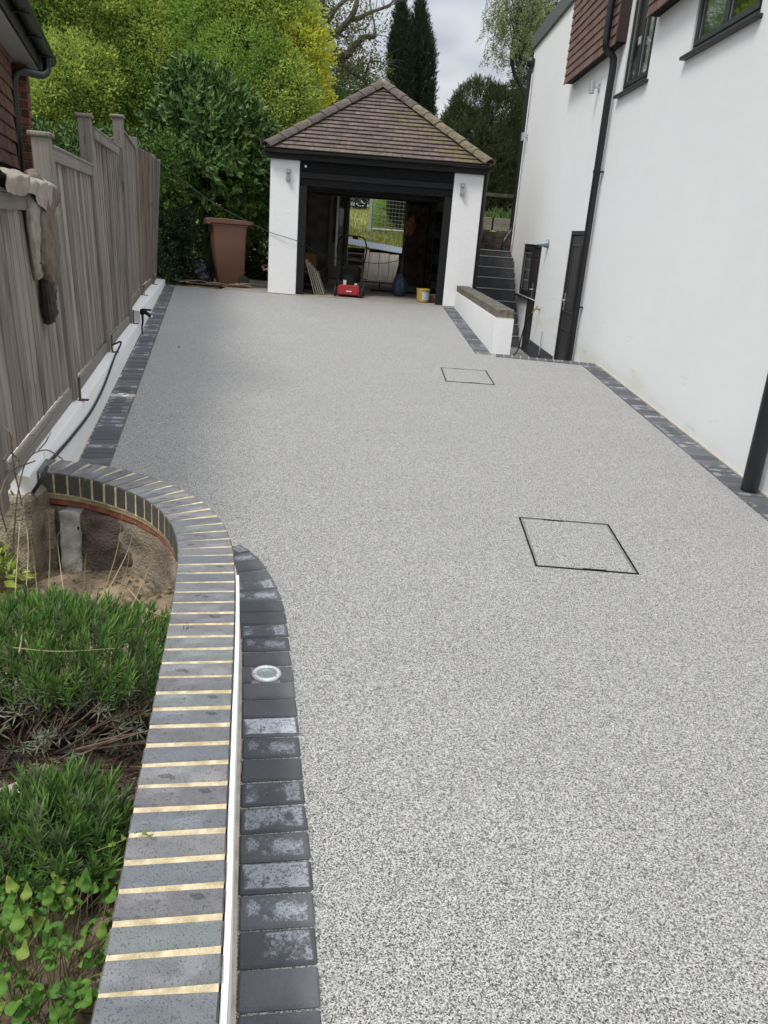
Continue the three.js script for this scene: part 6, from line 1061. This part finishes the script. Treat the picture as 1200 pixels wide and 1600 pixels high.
// two Italian cypresses
const needle = sprig(16, 0.10, 0.018, 0.05, 33, { n: 2, stem: 0.22, tilt0: 0.8, tilt1: 0.15, curl: 0.05 });
for (const [label, px, topY, wpx, x0] of [['slimmer and left of the pair of tall dark cypresses behind the roof', 627, 8, 17, 0], ['fuller right-hand dark cypress, touching the slimmer one', 656, 10, 20, 1]]) {
  const z = -32 - x0 * 0.6, top = atZ(px, topY, z), base = atZ(px + (x0 ? 3 : -3), 330, z), t = thing('cypress_tree', label, 'tree', [base.x, lawnY(base.x, z), z], 'cypress pair'), H = top.y - lawnY(base.x, z), B = [], k = 33 / F;
  for (let i = 0; i < 26; i++) { const h = i / 25, r = wpx * k * Math.min(1, 0.25 + 3.2 * (1 - h) ** 0.9) * (h < 0.1 ? 0.8 : 1); B.push({ c: [(top.x - base.x) * h, H * (0.05 + 0.93 * h), 0], r: [r, H / 30, r], w: r + 0.1, col: G.cypress }); }
  part('trunk', bar([0, -0.1, 0], [top.x - base.x, H * 0.9, 0], 0.11, 8, 0.02), barkDark, t);
  crown('crown', t, needle, LM.needle, B, 6000, { seed: 61 + x0, fill: 0.7, rough: 0.08, lift: 1.3, out: 0.5 });
}
{ // rounded yew right of the garage roof
  const z = -26; const B = [pxBlob(752, 195, z, 46, 50, G.yew), pxBlob(718, 225, z, 34, 42, G.yew), pxBlob(785, 205, z, 34, 50, G.yew), pxBlob(745, 250, z + 0.6, 52, 50, G.yew), pxBlob(790, 270, z + 0.3, 36, 50, G.yew), pxBlob(760, 300, z + 0.4, 46, 40, G.yew), pxBlob(705, 250, z, 26, 50, G.yew), pxBlob(745, 168, z, 30, 24, G.yew), pxBlob(800, 310, z, 40, 40, G.dark)];
  tree('yew_tree', 'rounded dark yew between the garage roof and the white house', [2.9, 2.0, -26.3], 0.2, [0, 2.2, 0], B, sprig(16, 0.07, 0.016, 0.06, 35, { n: 2, stem: 0.2, tilt0: 1.0, tilt1: 0.2 }), LM.needle, 9500, { seed: 67, fill: 0.8, rough: 0.09, lift: 0.9 }, barkDark); }
{ const z = -29, B = []; for (let i = 0; i < 14; i++) { const h = i / 13; B.push(pxBlob(842 - 12 * (1 - h) , 330 - 330 * h, z, 36 * (1 - 0.55 * h) + 8, 22, [[0.045, 0.075, 0.02], [0.06, 0.09, 0.022], [0.035, 0.06, 0.018]])); }
  tree('conifer_tree', 'tall green conifer half hidden behind the corner of the white house', [5.4, 2.2, -29.3], 0.2, [0.3, 6, 0], B, sprig(14, 0.11, 0.02, 0.06, 36, { n: 2, stem: 0.26, tilt0: 1.2, tilt1: 0.5 }), LM.needle, 4200, { seed: 73, fill: 0.5, rough: 0.25, lift: 0.2 }, barkDark); }
{ // weeping birch
  const z = -24, P = (x, y, d = 0) => atZ(x, y, z + d), base = [5.0, 2.0, -24.2], t = thing('birch_tree', 'airy weeping birch with fine pale leaves above the house corner', 'tree', base), o = V(...base);
  part('trunk', tube([V(0, 0, 0), V(-0.2, 2, 0), P(830, 170).sub(o), P(812, 130).sub(o), P(803, 112).sub(o), P(800, 80).sub(o), P(812, 40).sub(o), P(830, -30).sub(o)], (k) => 0.11 - 0.08 * k, 8, 50), barkDark, t);
  const R = mulberry(83), hang = [], B = [];
  const strand = (x, y, len, sway) => { const a = P(x, y, (R() - 0.5) * 2).sub(o), e = a.clone().add(V(sway, -len, (R() - 0.5) * 0.3)), m = a.clone().lerp(e, 0.4).add(V(sway * 0.6, len * 0.1, 0)); hang.push(tube([a, m, e], (q) => 0.010 * (1 - 0.75 * q), 4, 8)); for (let k = 0; k < 5; k++) { const q = a.clone().lerp(e, (k + 0.5) / 5); B.push({ c: [q.x + sway * 0.15, q.y, q.z], r: [0.10, len / 9, 0.10], w: 1, col: G.birch }); } };
  for (let k = 0; k < 80; k++) { const x = 782 + 95 * R(), y = -40 + 110 * R() * (0.4 + 0.6 * R()); if (y > 75 && x > 850) continue; strand(x - 6, y, 0.4 + 1.0 * R(), -0.35 + 0.5 * R()); }
  for (let k = 0; k < 30; k++) { hang.push(tube([P(805 + 10 * R(), 100 - 110 * R()).sub(o), P(795 + 40 * R(), 40 - 60 * R(), (R() - 0.5)).sub(o), P(785 + 90 * R(), 10 - 40 * R(), (R() - 0.5) * 2).sub(o)], (q) => 0.022 * (1 - 0.7 * q), 4, 10)); }
  stuffPart(part('twigs', merge(hang), barkDark, t));
  crown('crown', t, sprig(6, 0.045, 0.032, 0.05, 38, { n: 2, stem: 0.18, tilt0: 2.4, tilt1: 1.8 }), LM.soft, B, 2500, { seed: 89, fill: 0.2, rough: 0.3, lift: -0.8, out: 0.3 }); }
{ // dark belt of trees beyond the lawn, one tree after another
  const R = mulberry(97); for (let i = 0; i < 13; i++) { const x = -21 + i * 3.4 + R(), z = -47 - 4 * R(), h = 4.2 + 1.8 * R(), y = lawnY(x, z) - 0.1, c = i % 3 ? G.dark : G.deep;
    tree('belt_tree', 'dark tree in the belt beyond the back lawn', [x, y, z], 0.2, [0, h * 0.5, 0], [{ c: [x, y + h * 0.35, z], r: [2.0, h * 0.36, 1.6], col: c }, { c: [x + 0.8, y + h * 0.6, z], r: [1.5, h * 0.3, 1.3], col: c }, { c: [x - 0.9, y + h * 0.55, z + 0.4], r: [1.4, h * 0.3, 1.2], col: c }], sprig(9, 0.20, 0.12, 0.3, 101, { n: 2, stem: 0.5 }), LM.soft, 700, { seed: 200 + i, fill: 0.55, rough: 0.3 }, barkDark, 'trees in the belt beyond the lawn'); }
  const hg = thing('back_hedge', 'long dark hedge closing the far side of the back lawn', 'hedge', [0, lawnY(0, -43), -43]), HB = []; for (let i = 0; i < 22; i++) for (const y of [0.5, 1.6, 2.5]) HB.push({ c: [-14 + i * 1.35, y, 0.3 * Math.sin(i * 2)], r: [1.0, 0.8, 0.7], col: i % 4 ? G.dark : G.deep });
  crown('foliage', hg, sprig(9, 0.20, 0.10, 0.2, 105, { n: 2, stem: 0.4 }), LM.soft, HB, 4200, { seed: 305, fill: 0.6, rough: 0.15 }); part('stems', merge(Array.from({ length: 20 }, (_, i) => bar([-13.5 + i * 1.4, -0.3, 0], [-13.5 + i * 1.4, 2.2, 0], 0.06, 6))), barkDark, hg).userData.kind = 'stuff';
  const u = thing('round_bush', 'small round green bush on the lawn beside the goal', 'shrub', [0.3, lawnY(0.3, -33), -33]); crown('foliage', u, smallLeaf, LM.soft, [{ c: [0, 0.45, 0], r: [0.75, 0.5, 0.6], col: G.green }], 420, { seed: 300, fill: 0.6 }); part('stem', bar([0, -0.05, 0], [0, 0.5, 0], 0.03, 6), barkDark, u);
  const w = thing('garden_plants', 'low leafy green plants growing above the dark sleepers', 'plants', [3.0, 1.8, -19.6]); tag(w, null, null, null, 'stuff'); crown('foliage', w, sprig(9, 0.12, 0.05, 0.1, 103, { n: 2, stem: 0.2 }), LM.soft, [{ c: [-0.4, 0.1, 0], r: [1.0, 0.2, 0.5], col: G.deep }, { c: [0.8, 0.15, -0.4], r: [1.0, 0.25, 0.6], col: G.deep }, { c: [0, 0.15, -1.2], r: [1.6, 0.25, 0.5], col: G.deep }], 450, { seed: 301, fill: 0.3 });
}
{ // blades on the back lawn
  const n = 15000, R = mulberry(111), g = merge([0, 1, 2].map((k) => leafGeo(0.10, 0.012, 0.1, 0.3, 2, 0.4).rotateX(0.35).rotateY(k * 2.1))), im = new THREE.InstancedMesh(g, LM.soft, n), c = new THREE.Color();
  for (let i = 0; i < n; i++) { const z = -21.7 - 22 * R() ** 1.6, x = -3 + 7 * R(), s = 0.6 + 0.9 * R(); m4.compose(V(x, lawnY(x, z) - 0.01, z), qa.setFromAxisAngle(V(0, 1, 0), R() * 6.28), sc.set(s, s, s)); im.setMatrixAt(i, m4); const v = 0.7 + 0.6 * R(), y = R() < 0.45; c.setRGB((y ? 0.38 : 0.18) * v, (y ? 0.34 : 0.25) * v, (y ? 0.09 : 0.04) * v); im.setColorAt(i, c); }
  im.name = 'lawn_grass'; tag(im, 'rough yellow-green grass blades of the back lawn', 'grass', null, 'stuff'); im.castShadow = im.receiveShadow = true; scene.add(im);
}

// ================================================================ THE PLANTING BED
const bedY = (x, z) => 0.0 + 0.17 * smooth(-2.6, -1.2, z) + 0.05 * fbm(x * 2.3, z * 2.3, 5, 4) + 0.13 * Math.exp(-(((x + 0.72) / 0.22) ** 2 + ((z + 3.1) / 0.25) ** 2)) - 0.03 * smooth(-1.2, -1.6, x);
{
  // the soil ends under the bed-side face of the wall
  const edgeX = (z) => { if (z > -0.2) return -0.12; let best = -0.4, bd = 9; for (const [x, q] of bedFace) if (q > -3.75 && Math.abs(q - z) < bd) { bd = Math.abs(q - z); best = x; } return best - 0.12; };
  const ex = []; for (let j = 0; j <= 300; j++) ex.push(edgeX(lerp(-3.72, 1.6, j / 300)));
  const g = sheet(0, 1, -3.72, 1.6, 150, 300, () => 0), gp = g.attributes.position, gu = g.attributes.uv;
  for (let j = 0; j <= 300; j++) for (let i = 0; i <= 150; i++) { const k = j * 151 + i, z = gp.getZ(k), x = lerp(-2.6, ex[j], i / 150); gp.setXYZ(k, x, bedY(x, z) + 0.018 * fbm(x * 14, z * 14, 1, 3), z); gu.setXY(k, x, z); }
  g.computeVertexNormals();
  structure('bed_soil', g, M.soil);
  // clods and stones
  const R = mulberry(121), cg = [0, 1, 2, 3].map((k) => { const q = mergeVertices(new THREE.IcosahedronGeometry(1, 3).deleteAttribute('normal').deleteAttribute('uv')), p = q.attributes.position, v = V(); for (let i = 0; i < p.count; i++) { v.fromBufferAttribute(p, i); v.multiplyScalar(1 + 0.55 * fbm(v.x * 1.6 + k * 7, v.y * 1.6, v.z * 1.6, 4)); p.setXYZ(i, v.x, v.y * 0.75, v.z); } q.computeVertexNormals(); const uv = new Float32Array(p.count * 2); for (let i = 0; i < p.count; i++) { uv[i * 2] = p.getX(i) * 0.05; uv[i * 2 + 1] = p.getZ(i) * 0.05 + p.getY(i) * 0.05; } q.setAttribute('uv', new THREE.BufferAttribute(uv, 2)); return q; });
  const spots = []; for (let k = 0; k < 60; k++) spots.push([-0.74 + 0.42 * (R() - 0.5) * (1 + R()), -3.08 + 0.5 * (R() - 0.5), 0.012 + 0.034 * R() ** 2]);
  for (let k = 0; k < 50; k++) spots.push([-1.5 + 0.9 * R(), -3.4 + 0.7 * R(), 0.006 + 0.018 * R() ** 2]);
  for (let k = 0; k < 45; k++) { const z = -1.9 + 1.1 * R(); spots.push([-0.43 + (z + 1.2) * 0.16 - 0.03 + 0.06 * (R() - 0.6), z, 0.010 + 0.018 * R() ** 2]); }
  spots.forEach(([x, z, s], k) => { const m = part('soil_clod', cg[k % 4], k % 5 === 4 ? M.footing : M.clod); m.position.set(x, bedY(x, z) + s * 0.35, z); m.scale.setScalar(s); m.rotation.set(R() * 3, R() * 3, R() * 3); tag(m, 'lump of crumbly brown earth lying in the planting bed', 'clod', 'clods in the bed'); });
  const gr = new THREE.InstancedMesh(cg[0], M.clod, 5000); for (let i = 0; i < 5000; i++) { const x = -1.75 + 1.45 * R(), z = -3.7 + 3.2 * R(), s = 0.0025 + 0.007 * R() ** 3; m4.compose(V(x, bedY(x, z) + s * 0.2, z), qa.setFromAxisAngle(V(R(), R(), R()).normalize(), R() * 6), sc.set(s, s, s)); gr.setMatrixAt(i, m4); } gr.name = 'soil_crumbs'; tag(gr, 'fine crumbs of earth strewn over the bed', 'soil', null, 'stuff'); gr.castShadow = gr.receiveShadow = true; scene.add(gr);
  // slab of old bark / wood chip
  const b = part('wood_chunk', (() => { const q = cbox(0.11, 0.018, 0.16, 0.004, [0.3, 0.2]), p = q.attributes.position; for (let i = 0; i < p.count; i++) p.setXYZ(i, p.getX(i) * (1 - 0.35 * (p.getZ(i) / 0.16 + 0.5)), p.getY(i) + 0.01 * Math.sin(p.getX(i) * 40), p.getZ(i)); q.computeVertexNormals(); return q; })(), M.pallet); { const p = atY(6, 1272, 0.16); b.position.copy(p); b.rotation.set(0.35, 0.3, 0.1); } tag(b, 'flat splinter of pale wood lying between the lavender stems', 'wood');
}
// lavender: narrow upright shoots on brown woody stems
function shootGeo(n, len, wid, h, seed, spread) { const R = mulberry(seed), L = []; for (let i = 0; i < n; i++) { const k = i / n, q = leafGeo(len * (0.65 + 0.6 * R()), wid, 0.35, 0.12 * (R() - 0.2), 2, 0.45); q.rotateX(-(lerp(spread, 0.12, k) + 0.18 * (R() - 0.5))); q.rotateY(i * 2.4 + 0.5 * R()); q.translate(0, h * k * 0.8, 0); L.push(q); } L.push(bar([0, -h * 0.5, 0], [0, h * 0.75, 0], 0.0016, 4)); return mergeGeometries(L.map((g) => { const f = g.index ? g.toNonIndexed() : g; return f; })); }
const shootA = shootGeo(18, 0.043, 0.0062, 0.085, 131, 1.15), shootB = shootGeo(14, 0.042, 0.0052, 0.06, 133, 1.6);
const lavMat = leafMat(0.7, 0.25);
function lavender(label, centre, rx, rz, yTop, nGreen, nGrey, root, nStem, seed, lean) {
  const R = mulberry(seed), t = thing('lavender', label, 'lavender', [root.x, root.y, root.z]), put = (geo, n, name, cols, fn) => { const im = new THREE.InstancedMesh(geo, lavMat, n), c = new THREE.Color(); for (let i = 0; i < n; i++) { const { p, d, s } = fn(i); qa.setFromUnitVectors(V(0, 1, 0), d.normalize()); qb.setFromAxisAngle(V(0, 1, 0), R() * 6.28); qa.multiply(qb); m4.compose(p.sub(root), qa, sc.set(s, s, s)); im.setMatrixAt(i, m4); const q = cols[Math.floor(R() * cols.length)], v = 0.75 + 0.5 * R(); im.setColorAt(i, c.setRGB(q[0] * v, q[1] * v, q[2] * v)); } im.name = name; im.userData.kind = 'stuff'; im.castShadow = im.receiveShadow = true; t.add(im); };
  const disc = () => { const a = R() * 6.28, q = Math.sqrt(R()); return [Math.cos(a) * q, Math.sin(a) * q, q]; };
  put(shootA, nGreen, 'green_shoots', [[0.085, 0.19, 0.03], [0.11, 0.225, 0.035], [0.065, 0.155, 0.03], [0.14, 0.24, 0.05], [0.16, 0.21, 0.10]], () => { const [a, b, q] = disc(); const p = V(centre.x + a * rx, yTop - 0.10 * q * q - 0.05 * R() + 0.03 * fbm(a * 2, b * 2, seed), centre.z + b * rz); return { p, d: V(a * 0.4 + (R() - 0.5) * 0.55, 1, b * 0.4 + lean + (R() - 0.5) * 0.55), s: 0.75 + 0.6 * R() }; });
  put(shootB, nGrey, 'grey_shoots', [[0.22, 0.24, 0.16], [0.30, 0.32, 0.24], [0.13, 0.17, 0.09], [0.19, 0.17, 0.10]], () => { const [a, b, q] = disc(); const k = 0.55 + 0.5 * q, p = V(centre.x + a * rx * 1.02, yTop - 0.10 - 0.13 * R() - 0.10 * q * q, centre.z + b * rz * 1.03 + 0.03); return { p, d: V(a * 0.9 + (R() - 0.5), 0.5 + 0.5 * R(), b * 0.9 + (R() - 0.5)), s: 0.7 + 0.6 * R() }; });
  const st = []; for (let k = 0; k < nStem; k++) { const a = R() * 6.28, q = 0.25 + 0.75 * Math.sqrt(R()), e = V(centre.x + Math.cos(a) * rx * q, yTop - 0.12 - 0.08 * q, centre.z + Math.sin(a) * rz * q).sub(root), s = V((R() - 0.5) * 0.05, 0.0, (R() - 0.5) * 0.05), m = s.clone().lerp(e, 0.45).add(V((R() - 0.5) * 0.08, -0.05 + 0.05 * R(), (R() - 0.5) * 0.08)); part('woody_stem', tube([s, m, e], (q) => 0.0075 * (1.1 - 0.75 * q), 6, 12), k % 3 ? stemMat : stemPale, t);
    for (let j = 0; j < 2; j++) { const p0 = m.clone().lerp(e, 0.3 * R()), d = V((R() - 0.5) * 0.2, 0.08 + 0.08 * R(), (R() - 0.5) * 0.2); st.push(tube([p0, p0.clone().addScaledVector(d, 0.5), p0.clone().add(d)], (q) => 0.003 * (1.1 - 0.7 * q), 4, 5)); } }
  if (st.length) stuffPart(part('side_twigs', merge(st), stemMat, t)); return t;
}
const stemMat = grainMat(581, [0.05, 0.028, 0.018], [0.17, 0.10, 0.065], { repeat: 8, bump: 0.003 }), stemPale = grainMat(583, [0.14, 0.095, 0.06], [0.27, 0.19, 0.13], { repeat: 8, bump: 0.003 });
lavender('large leggy lavender bush with bare brown stems, next to the bare soil', V(-0.98, 0, -2.27), 0.48, 0.25, 0.37, 640, 360, V(-1.05, -0.02, -2.10), 80, 141, -0.1);
{ const big = scene.children.find((o) => o.name === 'lavender'), R = mulberry(145), o = big.position;
  for (let k = 0; k < 80; k++) { const px = 50 + 190 * R(), py = 1010 + 120 * R() + (px > 180 ? 30 : 0), e = atY(px, py, 0.14 + 0.14 * R()).sub(o), s = V((R() - 0.5) * 0.06, 0.0, (R() - 0.5) * 0.06), m = s.clone().lerp(e, 0.5).add(V((R() - 0.5) * 0.05, -0.03 + 0.04 * R(), (R() - 0.5) * 0.05)); part('woody_stem', tube([s, m, e], (q) => 0.006 * (1.15 - 0.75 * q), 6, 12), k % 3 ? stemPale : stemMat, big); }
  const tw = bar([-0.5, 0, 0], [0.5, 0, 0], 0.035, 5), im = new THREE.InstancedMesh(tw, stemMat, 2600), c = new THREE.Color(); for (let i = 0; i < 2600; i++) { const x = -1.5 + 1.0 * R(), z = -2.35 + 0.95 * R(), s = 0.03 + 0.07 * R(); m4.compose(V(x, bedY(x, z) + 0.008 + 0.02 * R(), z), qa.setFromEuler(new THREE.Euler(0, R() * 6.28, 0.35 * (R() - 0.5))), sc.set(s, s * 0.9, s * 0.9)); im.setMatrixAt(i, m4); const v = 0.35 + 0.7 * R(); im.setColorAt(i, c.setRGB(v, v, v)); } im.name = 'twig_litter'; tag(im, 'dead brown twigs littering the ground under the lavender', 'litter', null, 'stuff'); im.castShadow = im.receiveShadow = true; scene.add(im); }
lavender('smaller dense green lavender leaning on the brick coping', V(-0.70, 0, -1.52), 0.19, 0.17, 0.285, 280, 200, V(-0.72, 0.08, -1.5), 16, 151, 0.0);
lavender('grey-green lavender tuft at the edge beyond the leafy plant', V(-0.95, 0, -1.42), 0.16, 0.16, 0.30, 120, 110, V(-0.96, 0.12, -1.42), 8, 157, 0.0);
{ // leafy plant with oval leaves, each leaf its own part
  const t = thing('leafy_plant', 'lush plant with oval bright green leaves at the foot of the bed', 'plant', [-0.62, 0.14, -1.15]), R = mulberry(161);
  const gs = [0, 1, 2].map((k) => { const n = 8, pos = [], idx = [], uvs = [], len = 0.040, wid = 0.026 + 0.003 * k; for (let i = 0; i <= n; i++) { const u = i / n, w = wid * Math.sin(Math.PI * Math.pow(u, 0.72)) * (1 - 0.12 * u) * 0.5, y = len * u, z = -0.016 * u * u - 0.004 * Math.sin(u * 9); for (const s of [-1, -0.5, 0, 0.5, 1]) uvs.push(s * 0.5 + 0.5, u), pos.push(s * w, y, z + Math.abs(s) * w * 0.2 - 0.0035 * (Math.abs(s) === 0.5 ? 1 : 0) * Math.sin(u * 3.1)); } for (let i = 0; i < n; i++) for (let j = 0; j < 4; j++) { const a = i * 5 + j; idx.push(a, a + 1, a + 5, a + 1, a + 6, a + 5); } return fromArrays(pos, uvs, idx); });
  const veins = tex(128, 128, (i, j) => { const x = Math.abs(i / 127 - 0.5) * 2, y = j / 127, rib = Math.exp(-((x / 0.05) ** 2)), sv = Math.abs(((y * 7 - x * 2.2) % 1 + 1) % 1 - 0.5), side = Math.exp(-((sv / 0.07) ** 2)) * (1 - x * 0.5), n = 0.14 * fbm(i * 0.05, j * 0.05, 3, 3); const t = 0.82 + n + 0.2 * rib + 0.09 * side; return [t * (1 + 0.25 * rib), t, t * (1 + 0.2 * rib)]; });
  const vb = tex(128, 128, (i, j) => { const x = Math.abs(i / 127 - 0.5) * 2, y = j / 127, sv = Math.abs(((y * 7 - x * 2.2) % 1 + 1) % 1 - 0.5); return 0.8 - 0.7 * Math.exp(-((x / 0.06) ** 2)) - 0.45 * Math.exp(-((sv / 0.09) ** 2)); }, false);
  const mats = [[0.11, 0.25, 0.03], [0.14, 0.29, 0.04], [0.085, 0.21, 0.028], [0.19, 0.32, 0.05], [0.25, 0.34, 0.06]].map((c) => phys({ color: lin(...c), map: veins, bumpMap: vb, bumpScale: 0.0012, roughness: 0.55, transmission: 0.2, thickness: 0, specularIntensity: 0.5 }));
  const stemM = std({ color: lin(0.16, 0.14, 0.06) }), stems = [];
  for (let k = 0; k < 520; k++) {
    const a = R() * 6.28, q = Math.sqrt(R()), x = -0.62 + 0.19 * q * Math.cos(a), z = -1.16 + 0.33 * q * Math.sin(a); if (x > -0.40 + (z + 1.2) * 0.17 - 0.02) continue;
    const y = 0.165 + 0.07 * (1 - q * q) + 0.06 * R() + 0.07 * (z > -1.2 ? 0 : 0), p = V(x, y, z).sub(t.position), m = part('leaf', gs[k % 3], mats[R() < 0.8 ? Math.floor(R() * 3) : 3 + Math.floor(R() * 2)], t, [p.x, p.y, p.z]), s = 0.5 + 0.5 * R() * R() + 0.3 * R(); m.scale.set(s * (0.85 + 0.3 * R()), s, s);
    m.rotation.set(-1.25 + 0.6 * (R() - 0.5), R() * 6.28, 0.4 * (R() - 0.5), 'YXZ'); m.rotation.x = 1.2 + 0.7 * (R() - 0.5);
    const b = V(-0.62 + 0.1 * (R() - 0.5) + 0.6 * (x + 0.62), 0.12, -1.16 + 0.7 * (z + 1.16)).sub(t.position); stems.push(tube([b, b.clone().lerp(p, 0.5).add(V(0, 0.02, 0)), p], 0.0013, 4, 6));
  }
  stuffPart(part('leaf_stalks', merge(stems), stemM, t));
  // trailing shoot over the coping
  const c = thing('creeper_shoot', 'thin creeper shoot with small leaves trailing onto the brick coping', 'creeper', [-0.5, 0.3, -1.5]), pts = [[150, 1330], [180, 1318], [205, 1308], [225, 1303], [236, 1308]].map(([a, b], i) => atY(a, b, 0.30 + 0.02 * i).sub(c.position)); part('runner', tube(pts, 0.0014, 5, 30), stemM, c);
  [[212, 1300, 0.6], [222, 1305, 2.4], [232, 1306, 1.2], [196, 1312, 4.2], [182, 1318, 5.2], [168, 1322, 2.0]].forEach(([a, b, r], i) => { const p = atY(a, b, 0.372).sub(c.position), m = part('leaf', gs[i % 3], mats[3], c, [p.x, p.y, p.z]); m.scale.setScalar(0.38); m.rotation.set(1.3, r, 0, 'YXZ'); });
}
{ // dry stalks and a wiry bramble by the near fence post
  const R = mulberry(171), straw = std({ color: lin(0.42, 0.34, 0.20) }), strawG = std({ color: lin(0.24, 0.23, 0.10) });
  const stalks = [[[160, 935], [185, 850], [191, 800]], [[165, 930], [200, 860], [212, 815]], [[205, 950], [232, 890], [246, 852]], [[132, 920], [133, 880], [135, 866]], [[75, 935], [78, 860], [76, 800]], [[22, 950], [28, 860], [34, 770]], [[40, 930], [44, 850], [30, 760]], [[200, 920], [235, 955], [262, 965]], [[20, 1012], [90, 1018], [180, 1013]], [[30, 1020], [45, 960], [85, 930]], [[100, 930], [90, 850], [92, 830]], [[178, 940], [198, 890], [203, 850]], [[60, 950], [55, 890], [48, 840]]];
  stalks.forEach((s, k) => { const n = s.length, pts = s.map(([a, b], i) => atY(a, b, k === 8 ? 0.40 : k === 7 ? 0.36 : k === 9 ? 0.4 : 0.05 + 0.30 * i / (n - 1))); tag(part('dry_stalk', tube(pts, (q) => 0.0024 * (1 - 0.5 * q), 5, 16), k % 4 ? straw : strawG), 'thin dry straw-coloured stalk sticking up in the bed', 'stalk', 'dry stalks in the bed'); });
  const t = thing('bramble', 'wiry leafless bramble sprawling against the near fence post', 'bramble', [-1.55, 0.05, -3.3]), W = (l) => l.map(([a, b, z]) => atZ(a, b, z).sub(t.position));
  const runs = [[[20, 860, -3.2], [30, 760, -3.2], [45, 715, -3.3], [70, 703, -3.4], [90, 712, -3.5], [98, 718, -3.55]], [[10, 830, -3.1], [0, 780, -3.0], [20, 735, -3.2], [55, 720, -3.3]], [[35, 790, -3.2], [22, 730, -3.2], [18, 690, -3.2], [15, 675, -3.2]], [[60, 704, -3.4], [72, 690, -3.45], [76, 682, -3.45]], [[44, 800, -3.2], [60, 790, -3.3], [45, 770, -3.2], [20, 800, -3.1]], [[5, 720, -3.0], [14, 706, -3.1], [26, 715, -3.2]]];
  runs.forEach((r) => part('cane', tube(W(r), 0.003, 5, 30), stemPale, t));
  [[15, 676], [20, 690], [24, 730], [22, 775], [33, 790], [10, 742], [76, 684], [70, 716]].forEach(([a, b], i) => { const p = atZ(a, b, -3.2).sub(t.position), m = part('bud', leafGeo(0.035, 0.012, 0.4, 0.2, 2), std({ color: i % 2 ? lin(0.25, 0.28, 0.10) : lin(0.42, 0.40, 0.30) }), t, [p.x, p.y, p.z]); m.rotation.set(0.5 * (R() - 0.5), R() * 6, R() - 0.5); });
  const w = thing('weed', 'clump of low yellow-green weeds by the foot of the fence', 'weeds', [-1.75, 0.02, -3.4]); crown('foliage', w, sprig(7, 0.06, 0.035, 0.03, 175, { n: 2, stem: 0.07 }), LM.soft, [{ c: [-0.05, 0.05, 0.0], r: [0.16, 0.09, 0.14], col: G.lime }, { c: [-0.1, 0.07, 0.35], r: [0.18, 0.1, 0.18], col: G.green }, { c: [0.12, 0.03, 0.12], r: [0.08, 0.05, 0.06], col: G.lime }], 75, { seed: 177, fill: 0.2 }); part('stalks', merge([bar([0, -0.03, 0], [0, 0.06, 0], 0.002, 4), bar([-0.1, -0.03, 0.35], [-0.1, 0.07, 0.35], 0.002, 4)]), strawG, w);
}
{ const p = atY(281, 543, gy(-9.6)); const m = part('leaf_scrap', (() => { const q = leafGeo(0.05, 0.035, 0.3, 0.2, 3).rotateX(1.4); return q; })(), std({ color: lin(0.05, 0.04, 0.03) })); const q = plane(281, 543); m.position.set(q.x, q.y + 0.006, q.z); tag(m, 'single dark leaf lying on the pale drive', 'leaf'); }
function plane(px, py) { let z = -9; for (let i = 0; i < 30; i++) { const p = atY(px, py, gy(z)); z = p.z; } return atY(px, py, gy(z)); }

renderer.render(scene, camera);
